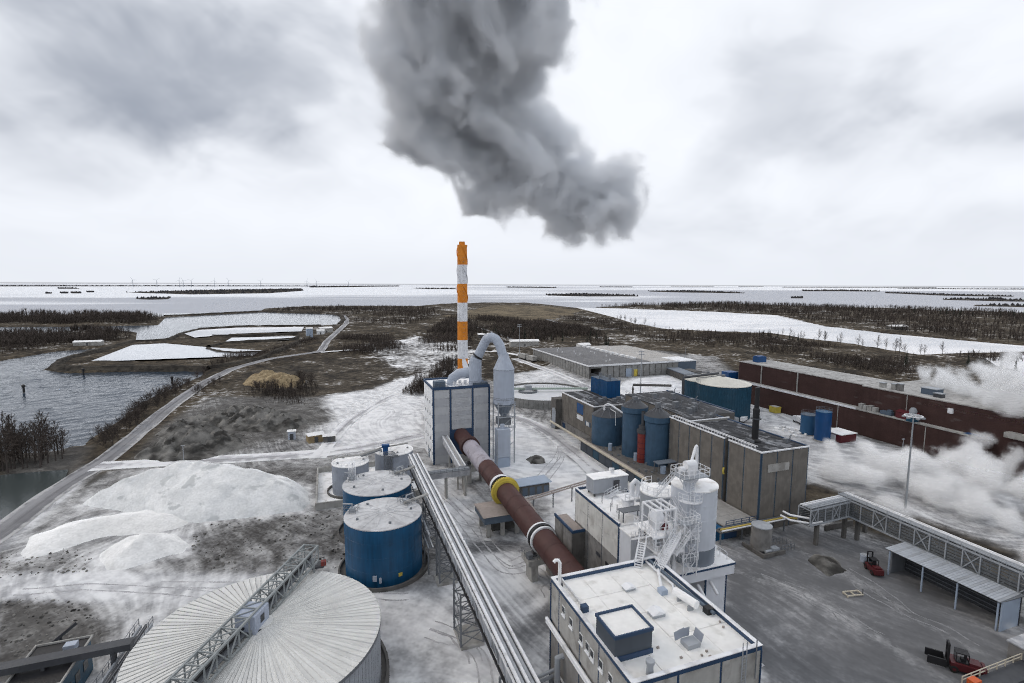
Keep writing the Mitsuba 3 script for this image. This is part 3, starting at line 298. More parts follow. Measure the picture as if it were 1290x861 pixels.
paint('white_steel', (0.70, 0.71, 0.73), 0.45, amp=0.12, stain=(0.42, 0.42, 0.42), stain_amt=0.1)
paint('dusty_white', (0.78, 0.78, 0.78), 0.9, 0.2, amp=0.16, scale=0.35, stain=(0.50, 0.49, 0.47), stain_amt=0.15)
paint('roof_white', (0.76, 0.755, 0.735), 0.9, 0.2, amp=0.16, scale=0.3, stain=(0.55, 0.54, 0.51), stain_amt=0.05)
ribbed('light_cladding', (0.44, 0.455, 0.48), 'z', 0.9, 0.03, amp=0.2)
ribbed('white_cladding', (0.60, 0.62, 0.66), 'xy', 0.5, 0.02, amp=0.12)
paint('pale_panel', (0.66, 0.67, 0.68), 0.7, amp=0.2)
paint('concrete_light', (0.33, 0.325, 0.31), 0.85, 0.3, amp=0.3, stain=(0.19, 0.18, 0.165), stain_amt=0.3)
paint('concrete_tan', (0.150, 0.138, 0.124), 0.85, 0.3, amp=0.34, stain=(0.115, 0.106, 0.095), stain_amt=0.4)
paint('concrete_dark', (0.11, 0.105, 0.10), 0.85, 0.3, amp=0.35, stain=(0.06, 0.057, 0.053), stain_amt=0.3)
paint('blue_trim', (0.022, 0.050, 0.105), 0.45, amp=0.2)
paint('tank_blue', (0.006, 0.066, 0.150), 0.4, 0.5, amp=0.5, scale=0.25, streak=0.8)
paint('bright_blue', (0.006, 0.055, 0.17), 0.4, 0.5, amp=0.2)
paint('silo_blue', (0.036, 0.078, 0.130), 0.5, amp=0.3)
paint('teal_blue', (0.010, 0.052, 0.090), 0.45, amp=0.3)
paint('slate_blue', (0.085, 0.115, 0.155), 0.55, amp=0.2)
paint('pale_blue', (0.30, 0.36, 0.45), 0.5, amp=0.15)
paint('grey_tank', (0.25, 0.275, 0.32), 0.5, amp=0.25)
paint('vessel_grey', (0.36, 0.40, 0.47), 0.45, amp=0.14)
paint('vessel_dark', (0.15, 0.175, 0.21), 0.5, amp=0.2)
paint('red_paint', (0.17, 0.026, 0.02), 0.5, amp=0.3)
paint('maroon', (0.10, 0.018, 0.024), 0.5, amp=0.25)
paint('rust_brown', (0.062, 0.025, 0.022), 0.6, amp=0.35, scale=0.8, stain=(0.05, 0.02, 0.018), stain_amt=0.2)
paint('kiln_grey', (0.33, 0.31, 0.35), 0.55, amp=0.3, scale=0.4, stain=(0.20, 0.17, 0.19), stain_amt=0.3)
paint('yellow_paint', (0.50, 0.40, 0.07), 0.5, amp=0.25)
paint('orange_paint', (0.60, 0.20, 0.014), 0.6, amp=0.3)
paint('stack_white', (0.66, 0.67, 0.70), 0.6, amp=0.2, stain=(0.4, 0.4, 0.42), stain_amt=0.0)
paint('galvanised', (0.30, 0.32, 0.345), 0.45, 0.5, amp=0.25)
paint('dark_steel', (0.050, 0.053, 0.060), 0.5, 0.5, amp=0.3)
paint('black_paint', (0.012, 0.012, 0.014), 0.5, 0.5, amp=0.3)
paint('mid_steel', (0.14, 0.15, 0.165), 0.5, 0.5, amp=0.3)
paint('window_glass', (0.02, 0.025, 0.03), 0.12, 0.6, amp=0.1)
paint('rubber', (0.014, 0.014, 0.014), 0.8, 0.3, amp=0.2)
paint('roof_grey', (0.13, 0.13, 0.135), 0.85, 0.3, amp=0.3, scale=0.15, stain=(0.20, 0.20, 0.20), stain_amt=0.3)
paint('roof_pale', (0.36, 0.35, 0.335), 0.85, 0.3, amp=0.3, scale=0.12, stain=(0.22, 0.21, 0.20), stain_amt=0.4)
paint('silo_roof', (0.60, 0.60, 0.58), 0.38, 0.5, amp=0.16, scale=0.5)
paint('tank_roof', (0.50, 0.505, 0.515), 0.7, 0.3, amp=0.3, scale=0.35, stain=(0.34, 0.34, 0.35), stain_amt=0.2)
paint('dust_roof', (0.30, 0.26, 0.24), 0.8, 0.3, amp=0.3)
paint('bark', (0.060, 0.050, 0.046), 0.9, 0.2, amp=0.4)
paint('twigs', (0.062, 0.050, 0.043), 0.9, 0.2, amp=0.75, scale=0.05)
paint('far_wood', (0.030, 0.030, 0.034), 0.9, 0.1, amp=0.5, scale=0.01)
paint('needles', (0.017, 0.023, 0.016), 0.9, 0.2, amp=0.4)
paint('wood_pale', (0.27, 0.21, 0.125), 0.9, 0.2, amp=0.5, scale=0.5, stain=(0.16, 0.11, 0.06), stain_amt=0.4)
ribbed('vessel_silo', (0.30, 0.32, 0.35), 'xy', 0.6, 0.03, amp=0.2)
ribbed('silo_sheet', (0.50, 0.53, 0.58), 'z', 0.8, 0.012, amp=0.12)
paint('silo_roof_b', (0.55, 0.55, 0.535), 0.42, 0.5, amp=0.18, scale=0.5)
paint('silo_roof_c', (0.63, 0.63, 0.61), 0.36, 0.5, amp=0.15, scale=0.5)
paint('galv_truss', (0.24, 0.26, 0.265), 0.5, 0.5, amp=0.25)
paint('vessel_blue', (0.33, 0.37, 0.45), 0.5, amp=0.2)
paint('galv_dusty', (0.30, 0.31, 0.33), 0.7, amp=0.4, scale=0.9, stain=(0.5, 0.5, 0.51), stain_amt=0.5)
ribbed('clad_grey', (0.37, 0.38, 0.40), 'z', 0.5, 0.03, amp=0.16, stain=(0.345, 0.35, 0.365), stain_amt=0.1)
ribbed('clad_grey_b', (0.41, 0.42, 0.435), 'z', 0.5, 0.03, amp=0.16, stain=(0.38, 0.385, 0.4), stain_amt=0.1)
paint('rust_dark', (0.045, 0.018, 0.016), 0.6, amp=0.3)
paint('concrete_panel_b', (0.19, 0.185, 0.18), 0.85, 0.3, amp=0.35, stain=(0.11, 0.105, 0.1), stain_amt=0.4)
paint('slate_dark', (0.052, 0.064, 0.080), 0.55, amp=0.2)
paint('pale_concrete', (0.52, 0.515, 0.49), 0.85, 0.3, amp=0.22, stain=(0.36, 0.35, 0.33), stain_amt=0.35)
paint('slate_trim', (0.045, 0.075, 0.115), 0.5, amp=0.2)
paint('black_panel', (0.022, 0.023, 0.027), 0.6, amp=0.3)
paint('cream_pipe', (0.46, 0.42, 0.34), 0.6, amp=0.25)
paint('yellow_pipe', (0.50, 0.38, 0.10), 0.55, amp=0.25)
paint('dust_pale', (0.30, 0.295, 0.285), 0.85, 0.3, amp=0.3, scale=0.4, stain=(0.2, 0.195, 0.19), stain_amt=0.3)
paint('roof_cream', (0.60, 0.58, 0.52), 0.8, 0.3, amp=0.25, scale=0.3)
paint('mid_blue', (0.022, 0.085, 0.18), 0.45, amp=0.2)
paint('concrete_grey', (0.24, 0.24, 0.235), 0.85, 0.3, amp=0.35, stain=(0.15, 0.15, 0.145), stain_amt=0.35)
paint('pale_green', (0.30, 0.36, 0.32), 0.6, amp=0.2)
ribbed('slat_grey', (0.11, 0.118, 0.125), 'z', 0.2, 0.01, amp=0.3)
paint('pale_sheet', (0.36, 0.385, 0.42), 0.5, amp=0.2)
paint('red_bright', (0.075, 0.013, 0.016), 0.4, 0.5, amp=0.25)
paint('red_orange', (0.5, 0.09, 0.02), 0.5, amp=0.2)
def brick_fn(p, n, uv):
    cx = (p.x + p.y) * 4.0; cz = p.z * 12.0
    cz0 = dr.floor(cz); cx = cx + 0.5 * (cz0 - 2 * dr.floor(cz0 * 0.5))
    r = mikit.cell_rand(cx, cz0)
    a = fbm(p.x * 0.25, p.y * 0.25, p.z * 0.5, 4)
    b = fbm(p.x * 1.3, p.y * 1.3 + 4, p.z * 0.12, 3)
    st = smoothstep(0.68, 0.78, fbm(p.x * 0.3 + 11, p.y * 0.3, p.z * 0.7, 4))
    c = mi.Color3f(0.053, 0.028, 0.025) * (0.55 + 0.4 * r + 0.5 * a) * (0.8 + 0.4 * b)
    return mix(c, (0.11, 0.09, 0.085), st * 0.5)
scene['mat_brickwork'] = {'type': 'twosided', 'bsdf': {'type': 'principled', 'base_color': mikit.proc(brick_fn), 'roughness': 0.85, 'specular': 0.3}}
def dark_roof_fn(p, n, uv):
    s = fbm(p.x * 0.9, p.y * 0.10, 0.0, 4); a = fbm(p.x * 0.3, p.y * 0.3, 3.0, 4)
    c = mix((0.018, 0.019, 0.022), (0.055, 0.057, 0.063), a)
    return mix(c, (0.30, 0.31, 0.33), smoothstep(0.62, 0.74, s) * 0.55 + smoothstep(0.60, 0.7, fbm(p.x * 0.5 + 5, p.y * 0.4, 1.0, 5)) * 0.5)
scene['mat_roof_dark'] = {'type': 'twosided', 'bsdf': {'type': 'principled', 'base_color': mikit.proc(dark_roof_fn), 'roughness': 0.75, 'specular': 0.35}}

def ground_fn(p, n, uv):
    u, k = uv.x, uv.y
    n0 = fbm(p.x * 0.013 + 4, p.y * 0.013, 0.0, 3)
    n1 = fbm(p.x * 0.07, p.y * 0.07, 2.0, 4)
    n2 = fbm(p.x * 0.45, p.y * 0.45, 5.0, 4)
    n3 = noise(p.x * 2.6, p.y * 2.6, 1.0)
    wx = p.x + 26 * (fbm(p.x * 0.022, p.y * 0.022, 8.0, 2) - 0.5) * 2; wy = p.y + 26 * (fbm(p.x * 0.022 + 20, p.y * 0.022, 8.0, 2) - 0.5) * 2
    tr = fbm(wx * 0.9 + wy * 0.5, wy * 0.07 - wx * 0.1, 3.0, 4)          # tyre tracks and scraper marks
    veg = mix((0.020, 0.017, 0.014), (0.080, 0.065, 0.046), smoothstep(0.3, 0.72, 0.45 * n1 + 0.55 * n2)) * (0.7 + 0.6 * n3)
    earth = mix((0.065, 0.062, 0.060), (0.150, 0.146, 0.140), smoothstep(0.25, 0.75, 0.5 * n2 + 0.3 * n1 + 0.2 * tr)) * (0.8 + 0.4 * n3)
    asph = mix((0.112, 0.114, 0.120), (0.190, 0.192, 0.200), smoothstep(0.3, 0.72, 0.22 * tr + 0.48 * n1 + 0.3 * n2)) * (0.94 + 0.12 * n3)
    base = mix(mix(veg, earth, smoothstep(0.08, 0.42, k)), asph, smoothstep(0.5, 0.85, k))
    site = smoothstep(0.2, 0.45, k)
    v = u + (0.62 - 0.36 * site) * (n1 - 0.5) + (0.62 - 0.42 * site) * (n2 - 0.5) + 0.24 * (tr - 0.5) * site + (0.30 - 0.1 * site) * (n0 - 0.5) + 0.10 * (n3 - 0.5)
    w = smoothstep(0.30 - 0.16 * site, 0.72 + 0.12 * site, v)
    white = mix((0.58, 0.585, 0.60), (0.82, 0.825, 0.83), smoothstep(0.25, 0.7, n2 * 0.6 + tr * 0.4))
    return mix(base, white, w * (1 - 0.12 * site))
scene['mat_ground_mat'] = {'type': 'twosided', 'bsdf': {'type': 'principled', 'base_color': mikit.proc(ground_fn), 'roughness': 0.95, 'specular': 0.15}}
def road_fn(p, n, uv):
    n1 = fbm(p.x * 0.06, p.y * 0.06, 1.0, 3); n2 = fbm(p.x * 0.6, p.y * 0.6, 2.0, 4)
    tr = fbm(uv.x * 9.0, uv.y * 0.02, 4.0, 3)
    c = mix((0.13, 0.13, 0.137), (0.25, 0.25, 0.26), smoothstep(0.3, 0.7, 0.6 * tr + 0.25 * n1 + 0.15 * n2))
    edge = smoothstep(0.22, 0.5, dr.abs(uv.x - 0.5) + 0.25 * (n2 - 0.5))
    return mix(c, (0.42, 0.42, 0.42), smoothstep(0.45, 0.75, 0.5 * edge + 0.6 * n1 + 0.25 * (tr - 0.5)) * 0.8)
def track_fn(p, n, uv):
    n1 = fbm(p.x * 0.06, p.y * 0.06, 1.0, 3); n2 = fbm(p.x * 0.6, p.y * 0.6, 2.0, 4)
    tr = fbm(uv.x * 8.0, uv.y * 0.03, 4.0, 3)
    c = mix((0.26, 0.26, 0.27), (0.50, 0.50, 0.515), smoothstep(0.3, 0.7, 0.65 * tr + 0.2 * n1 + 0.15 * n2))
    return mix(c, (0.74, 0.745, 0.75), smoothstep(0.42, 0.62, 0.5 * n1 + 0.3 * n2 + 0.5 * dr.abs(uv.x - 0.5)) * 0.8)
scene['mat_snowy_track'] = {'type': 'twosided', 'bsdf': {'type': 'principled', 'base_color': mikit.proc(track_fn), 'roughness': 0.95, 'specular': 0.15}}
scene['mat_road_mat'] = {'type': 'twosided', 'bsdf': {'type': 'principled', 'base_color': mikit.proc(road_fn), 'roughness': 0.9, 'specular': 0.25}}
pile('lime', (0.58, 0.59, 0.59), (0.74, 0.745, 0.74), 0.45, (0.44, 0.455, 0.455))
pile('lime_fresh', (0.64, 0.64, 0.63), (0.78, 0.78, 0.77), 0.5)
pile('gravel', (0.036, 0.035, 0.033), (0.22, 0.213, 0.20), 0.45, (0.026, 0.024, 0.022))
pile('heath', (0.055, 0.047, 0.035), (0.155, 0.125, 0.085), 0.05, (0.033, 0.029, 0.025))
pile('dyke', (0.024, 0.022, 0.020), (0.072, 0.064, 0.053), 0.4, (0.018, 0.016, 0.014))
def ice_fn(p, n, uv):
    a = fbm(p.x * 0.012, p.y * 0.02, 0.0, 5); b = fbm(p.x * 0.15, p.y * 0.15, 2.0, 3)
    near = 1 - smoothstep(700.0, 1500.0, dr.sqrt(p.x * p.x + p.y * p.y))
    return mix((0.50, 0.515, 0.54), (0.63, 0.635, 0.65), 0.5 + (smoothstep(0.3, 0.65, a * 0.8 + b * 0.2) - 0.5) * near)
scene['mat_ice'] = {'type': 'twosided', 'bsdf': {'type': 'principled', 'base_color': mikit.proc(ice_fn), 'roughness': 0.8, 'specular': 0.3}}
def wave_fn(p, n, uv):
    q = fbm(p.x * 0.05, p.y * 0.05, 0.0, 2) * 4
    return 0.15 * fbm(p.x * 0.30 + p.y * 0.1 + q, p.y * 0.75 - p.x * 0.2, 1.0, 3) * (1 - smoothstep(330.0, 560.0, p.y))      # sheltered behind the dykes
scene['mat_water'] = {'type': 'twosided', 'bsdf': {'type': 'bumpmap', 'arbitrary': mikit.proc(wave_fn, 0.15), 'scale': 1.0,
         'bsdf': {'type': 'principled', 'base_color': {'type': 'rgb', 'value': [0.018, 0.030, 0.046]}, 'roughness': 0.12, 'specular': 0.5}}}
def sea_fn(p, n, uv):
    """half frozen sea: pale ice with broad leads of grey slush"""
    r = dr.sqrt(p.x * p.x + p.y * p.y); near = 1 - smoothstep(1800.0, 3600.0, r)
    a = fbm(p.x * 0.00016 + 3.4, p.y * 0.00016, 0.0, 2); b = (fbm(p.x * 0.0012 + p.y * 0.0006, p.y * 0.0022, 2.0, 3) - 0.5) * near
    return mix((0.66, 0.675, 0.70), (0.36, 0.375, 0.41), smoothstep(0.50, 0.66, a + 0.9 * b))
scene['mat_sea_mat'] = {'type': 'twosided', 'bsdf': {'type': 'principled', 'base_color': mikit.proc(sea_fn), 'roughness': 0.6, 'specular': 0.3}}
scene['mat_pond_mat'] = {'type': 'twosided', 'bsdf': {'type': 'principled', 'base_color': {'type': 'rgb', 'value': [0.34, 0.36, 0.39]}, 'roughness': 0.10, 'specular': 0.5}}
scene['mat_pool_mat'] = {'type': 'twosided', 'bsdf': {'type': 'principled', 'base_color': {'type': 'rgb', 'value': [0.045, 0.055, 0.055]}, 'roughness': 0.18, 'specular': 0.5}}

# ------------------------------------------------------------------ terrain
rng = np.random.default_rng(11)
def SP(pts): return shapely.make_valid(shapely.Polygon(pts))
LAND = shapely.union_all([SP(LAY['land']), SP(LAY['strip']), SP(LAY['isl_l1']), SP(LAY['isl_l2'])])
def sdist(poly, X, Y):
    """signed distance, positive inside"""
    shapely.prepare(poly); pt = shapely.points(X, Y)
    d = shapely.distance(pt, poly.boundary if hasattr(poly, 'boundary') else poly)
    return np.where(shapely.contains(poly, pt), d, -d)
def axis(lo, hi, step, far_lo, far_hi, grow):
    a = list(np.arange(lo, hi, step)); s = step
    while a[-1] < far_hi: s *= grow; a.append(a[-1] + s)
    s = step; b = []
    x = lo
    while x > far_lo: s *= grow; x -= s; b.append(x)
    return np.array(b[::-1] + a)
XS = np.r_[axis(-130, -45, 1.5, -900, -46, 1.03), np.arange(-44.5, 122, 0.75), axis(123, 250, 1.5, 122.9, 2700, 1.03)]
YS = np.r_[axis(-150, 30, 6, -151, 31, 1.1), np.arange(36, 176, 0.75), axis(177, 430, 1.3, 176.9, 1500, 1.02)]
GX, GY = np.meshgrid(XS, YS)
sd = np.full(GX.size, 0.0); sd[:] = sdist(LAND, GX.ravel(), GY.ravel()); sd = sd.reshape(GX.shape)
rough = meshkit.fbm(np.stack([GX * 0.02, GY * 0.02, GX * 0], -1), 4, 2) - 0.5
site = np.clip(np.minimum.reduce([(GX + 60) / 30, (290 - GX) / 30, (GY - 10) / 10, (300 - GY) / 40]), 0, 1)
wild = np.clip(np.hypot(np.maximum(np.maximum(-60 - GX, GX - 250), 0), np.maximum(GY - 260, 0)) / 60, 0, 1)
fine = meshkit.fbm(np.stack([GX * 0.35, GY * 0.35, GX * 0], -1), 3, 4) - 0.5
GZ = np.clip(sd * 0.35, -3.0, 0.0) - 0.02 + np.clip(sd * 0.1, 0, 1) * (wild * np.clip(rough * 7, -0.8, 3.0) + fine * (0.10 + 0.5 * wild))
ROADS = [(shapely.LineString(p), w) for p, w in LAY['roads']]
pts = shapely.points(GX.ravel(), GY.ravel())
rd = np.full(GX.size, 1e3)
for ln, w in ROADS: rd = np.minimum(rd, shapely.distance(pts, ln) - w / 2)
rd = rd.reshape(GX.shape)
flat = np.clip(1 - rd / 6, 0, 1)
GZ = np.where(GZ > -0.1, GZ * (1 - flat) - 0.03 * flat, GZ)
sp = SP(LAY['small_pond']); spd = sdist(sp, GX.ravel(), GY.ravel()).reshape(GX.shape)
GZ = np.where(spd > -2, np.minimum(GZ, -0.5 * (spd + 2)), GZ)
for nm, zi in (('pond_ice', 0.1), ('pond_ice2', 0.1), ('snow_flat', 0.1), ('ice_pool', 0.1)):
    pd = sdist(SP(LAY[nm]), GX.ravel(), GY.ravel()).reshape(GX.shape); GZ = np.where(pd > -4, np.minimum(GZ, zi - 0.3), GZ)
GZ = np.maximum(GZ, -3)
U = np.full(GX.shape, 0.20); K = np.full(GX.shape, 0.04)
U = np.where(GX > 1400, 0.1, U)
for poly, u, k, fe in LAY['dust']:
    s = SP(poly); x0, y0, x1, y1 = s.bounds
    m = (GX > x0 - fe) & (GX < x1 + fe) & (GY > y0 - fe) & (GY < y1 + fe)
    d = sdist(s, GX[m], GY[m]); t = np.clip(d / (2 * fe) + 0.5, 0, 1); t = t * t * (3 - 2 * t)
    U[m] = U[m] * (1 - t) + u * t; K[m] = K[m] * (1 - t) + k * t
for line, w, u, k, fe in LAY['lanes']:
    ln = shapely.LineString(line).simplify(0.1); x0, y0, x1, y1 = ln.bounds
    m = (GX > x0 - w) & (GX < x1 + w) & (GY > y0 - w) & (GY < y1 + w)
    t = np.clip((w / 2 - shapely.distance(shapely.points(GX[m], GY[m]), ln)) / fe + 0.5, 0, 1); t = t * t * (3 - 2 * t)
    U[m] = U[m] * (1 - t) + u * t; K[m] = K[m] * (1 - t) + k * t
for n, poly, s, h in LAY['heaps']:      # powder spilled round the foot of the lime heaps
    if n in ('big', 'mid', 'near'):
        hp_ = SP(poly); x0, y0, x1, y1 = hp_.bounds; m = (GX > x0 - 12) & (GX < x1 + 12) & (GY > y0 - 12) & (GY < y1 + 12)
        d = sdist(hp_, GX[m], GY[m]) + 5 * (meshkit.fbm(np.c_[GX[m] * 0.2, GY[m] * 0.2, 0 * GX[m]], 3, 6) - 0.5); t = np.clip((d + 3.5) / 6, 0, 1); t = t * t * (3 - 2 * t)
        U[m] = np.maximum(U[m], U[m] * (1 - t) + 0.62 * t); K[m] = K[m] * (1 - t) + 0.6 * t
sh = np.clip(1 - np.abs(sd) / 4, 0, 1)
U = U * (1 - 0.7 * sh)
ny, nx = GX.shape
idx = np.arange(ny * nx).reshape(ny, nx)
quads = np.stack([idx[:-1, :-1], idx[:-1, 1:], idx[1:, 1:], idx[1:, :-1]], -1).reshape(-1, 4)
keep = GZ.ravel()[quads].max(1) > -2.9
put('ground', (np.stack([GX, GY, GZ], -1).reshape(-1, 3), quads[keep]), 'ground_mat', smooth=True, uv=np.stack([U, K], -1).reshape(-1, 2))
say('ground', kind='structure')
def ground_z(x, y):
    i = np.clip(np.searchsorted(XS, x), 1, nx - 1); j = np.clip(np.searchsorted(YS, y), 1, ny - 1)
    return float(GZ[j, i])

def flat_grid(xs, ys, hole=None, z=-1.2):
    X, Y = np.meshgrid(xs, ys); k = np.arange(X.size).reshape(X.shape)
    q = np.stack([k[:-1, :-1], k[:-1, 1:], k[1:, 1:], k[1:, :-1]], -1).reshape(-1, 4); c = np.stack([X, Y], -1).reshape(-1, 2)[q].mean(1)
    if hole: q = q[~((c[:, 0] > hole[0]) & (c[:, 0] < hole[1]) & (c[:, 1] > hole[2]) & (c[:, 1] < hole[3]))]
    return np.stack([X, Y, X * 0 + z], -1).reshape(-1, 3), q
HX, HY = [-720.0, 320.0], [-300.0, 1130.0]
g1_ = -np.geomspace(90000, 900, 26); g2_ = np.geomspace(500, 90000, 26)
xs = np.r_[g1_, np.linspace(HX[0], HX[1], 12), g2_]; ys = np.r_[g1_, np.linspace(HY[0], HY[1], 14), np.geomspace(1400, 90000, 24)]
put('sea', flat_grid(xs, ys, (HX[0], HX[1], HY[0], HY[1])), 'sea_mat'); say('sea', kind='structure')
wx_ = np.r_[np.linspace(-720, -300, 60), np.arange(-298, 20, 1.25), np.linspace(22, 320, 20)]; wy_ = np.r_[np.linspace(-300, 80, 20), np.arange(82, 520, 1.6), np.linspace(523, 1130, 160)]
wv, wq = flat_grid(wx_, wy_)
lull = np.clip(1 - (wv[:, 1] - 420) / 160, 0.06, 1) * np.clip((wv[:, 0] + 330) / 40, 0.06, 1)
wp = np.c_[wv[:, 0] * 0.10 + wv[:, 1] * 0.06, wv[:, 1] * 0.27 - wv[:, 0] * 0.09, 0 * wv[:, 0]]
wp = wp + (meshkit.fbm(wp * 0.5, 2, 3)[:, None] - 0.5) * 1.6
gust = 0.45 + 1.1 * meshkit.fbm(np.c_[wv[:, 0] * 0.018, wv[:, 1] * 0.012, 0 * wv[:, 0]], 3, 9)
wv[:, 2] += lull * gust * (0.55 * np.abs(2 * meshkit.fbm(wp, 2, 4) - 1) + 0.24 * meshkit.fbm(wp * 2.7, 2, 8) - 0.3)
put('open_water', (wv, wq), 'water', smooth=True); say('open_water', kind='structure')
def sheet(name, poly, zz, mat, label=None):
    tri = shapely.constrained_delaunay_triangles(SP(poly)) if hasattr(shapely, 'constrained_delaunay_triangles') else None
    mb = MB()
    if tri is not None:
        for t in tri.geoms:
            c = np.array(t.exterior.coords)[:3]
            if (c[1] - c[0])[0] * (c[2] - c[0])[1] < (c[1] - c[0])[1] * (c[2] - c[0])[0]: c = c[::-1]
            mb.add(np.c_[c, np.full(3, zz)], [[0, 1, 2]])
    else:
        import trimesh
        v, f = trimesh.creation.triangulate_polygon(SP(poly), engine='earcut'); mb.add(np.c_[v, np.full(len(v), zz)], f)
    k = put(name, mb, mat); say(k, label, kind='structure'); return k
sheet('bay_ice', LAY['bay'], -1.05, 'ice', 'white frozen bay beyond the industrial site')
sheet('pool_ice', LAY['ice_pool'], 0.6, 'ice', 'white frozen pool at the right edge beyond the brick hall')
sheet('basin_ice', LAY['pond_ice'], 0.5, 'pond_mat', 'pale four-sided settling basin inside the dark dyke')
sheet('basin_ice', LAY['pond_ice2'], 0.55, 'pond_mat', 'small pale settling basin behind the four-sided one')
sheet('snow_field', LAY['snow_flat'], 0.5, 'ice', 'white snow flat behind the settling basins')
sheet('pond', LAY['small_pond'], -0.45, 'pool_mat', 'small dull green pond beside the road at the left edge')

def mound(poly, slope, hmax, step=1.0, seed=1, rgh=0.35, zb=0.0, wob=0.25, wav=3.0):
    s = SP(poly).buffer(-3.5).buffer(6.5).buffer(-2.5) if 2 < hmax < 12 and SP(poly).area > 250 else SP(poly); x0, y0, x1, y1 = s.bounds
    xs = np.arange(x0 - 2, x1 + 2 + step, step); ys = np.arange(y0 - 2, y1 + 2 + step, step)
    X, Y = np.meshgrid(xs, ys); d = sdist(s, X.ravel(), Y.ravel()).reshape(X.shape)
    big = meshkit.fbm(np.stack([X / (hmax * 3 + 4), Y / (hmax * 3 + 4), X * 0], -1), 3, seed)
    sm = meshkit.fbm(np.stack([X * 0.4, Y * 0.4, X * 0], -1), 4, seed + 7) - 0.5
    top = hmax * (0.45 + 1.1 * big * (1 - wob) + wob * 0.3)
    gul = 0.5 * np.abs(2 * meshkit.fbm(np.stack([X * 0.16, Y * 0.16, X * 0], -1), 3, seed + 3) - 1)
    edge = meshkit.fbm(np.stack([X * 0.25, Y * 0.25, X * 0], -1), 3, seed + 5) - 0.5
    h = slope * (d + 2.5 * (big - 0.5) * 2 + wav * edge) * (0.80 + 0.5 * gul)
    h = np.where(h > 0, top * (1 - np.exp(-np.maximum(h, 0) / top)), h)
    Z = zb + np.where(d > -1.5, h + rgh * sm * np.clip(h, 0, 3), -0.8)
    Z = np.clip(Z, -0.8, None)
    i = np.arange(X.size).reshape(X.shape)
    q = np.stack([i[:-1, :-1], i[:-1, 1:], i[1:, 1:], i[1:, :-1]], -1).reshape(-1, 4)
    q = q[Z.ravel()[q].max(1) > -0.3]
    return np.stack([X, Y, Z], -1).reshape(-1, 3), q
for n, poly, s, h in LAY['heaps']:
    if n == 'big': solo('lime_heap', mound(poly, s, h, 0.6, 3, 0.28, wav=1.4), 'lime', 'largest grey-white lime heap with a broken ridge beside the grey tanks', 'heap', 'lime heaps', True)
    if n == 'mid': solo('lime_heap', mound(poly, s, h, 0.6, 5, 0.18, wav=2.0), 'lime_fresh', 'low spread bright white lime heap in front of the largest heap', 'heap', 'lime heaps', True)
    if n == 'near': solo('lime_heap', mound(poly, s, h, 0.5, 8, 0.14, wav=1.0), 'lime_fresh', 'smooth rounded white lime heap nearest the round silo', 'heap', 'lime heaps', True)
    if n == 'g1': solo('gravel_heap', mound(poly, s, h, 0.8, 9, 2.4), 'gravel', 'wide dark heap of rubble and earth beside the road bend', 'heap', 'earth heaps', True)
    if n == 'g2': solo('gravel_heap', mound(poly, s, h, 0.8, 12, 2.0), 'gravel', 'long dark grey ridge of crushed stone, farthest of the earth heaps', 'heap', 'earth heaps', True)
    if n == 'g3': solo('gravel_heap', mound(poly, s, h, 0.8, 14, 2.0), 'gravel', 'small dark earth heap between the wide heap and the long ridge', 'heap', 'earth heaps', True)
    if n == 'wood': solo('wood_heap', mound(poly, s, h, 0.8, 17, 1.4), 'wood_pale', 'yellow heap of sawn wood waste behind the earth heaps', 'heap', smooth=True)
    if n == 'hill': put('hill', mound(poly, s, h, 6.0, 21, 0.2), 'heath', smooth=True); say('hill', 'low brown grassy landfill hill behind the chimney', kind='structure')

rv_, rf_ = [], []; import trimesh
ico = trimesh.creation.icosphere(0); rr = np.random.default_rng(77); cnt = 0
for poly, n in LAY['rubble']:
    P_ = SP(poly); x0, y0, x1, y1 = P_.bounds; got = 0
    while got < n:
        x, y = rr.uniform(x0, x1), rr.uniform(y0, y1)
        if not P_.contains(shapely.Point(x, y)): continue
        sz = 0.10 + 0.30 * rr.random() ** 4; v = ico.vertices * rr.uniform(0.6, 1.2, (12, 1)) * sz * np.array([1, 1, 0.7])
        rv_.append(v + [x, y, max(ground_z(x, y), -0.1) + sz * 0.2]); rf_.append(ico.faces + 12 * cnt); cnt += 1; got += 1
put('rubble', (np.vstack(rv_), np.vstack(rf_)), 'gravel'); labels['rubble'] = {'label': 'scattered loose stones on the bare dark ground of the yard', 'category': 'stones', 'kind': 'stuff'}
def strip(line, w, z, uvs=True):
    ln = shapely.LineString(line); n = max(2, int(ln.length / 3)); c = np.array([ln.interpolate(t, normalized=True).coords[0] for t in np.linspace(0, 1, n)])
    for _ in range(6): c[1:-1] = (c[:-2] + 2 * c[1:-1] + c[2:]) / 4
    t = np.gradient(c, axis=0); t /= np.linalg.norm(t, axis=1, keepdims=True); nrm = np.stack([-t[:, 1], t[:, 0]], -1)
    m = 5; off = np.linspace(-0.5, 0.5, m); ww = w * (0.9 + 0.2 * meshkit.noise(np.c_[c * 0.1, np.zeros(n)], 3))
    v = np.concatenate([np.c_[c + nrm * (o * ww)[:, None], np.full(n, z)][:, None] for o in off], 1).reshape(-1, 3)
    i = np.arange(n * m).reshape(n, m); q = np.stack([i[:-1, :-1], i[1:, :-1], i[1:, 1:], i[:-1, 1:]], -1).reshape(-1, 4)[:, ::-1]
    s = np.linspace(0, ln.length, n)
    return (v, q), np.stack([np.tile(off + 0.5, n), np.repeat(s, m)], -1)
for k, (p, w) in enumerate(LAY['roads']):
    m, uv = strip(p, w, 0.03 + 0.006 * k); put('road', m, 'snowy_track' if k in (1, 2, 3, 4, 6) else 'road_mat', smooth=True, uv=uv)
    say('road' if k == 0 else f'road_{k:03d}', kind='structure')
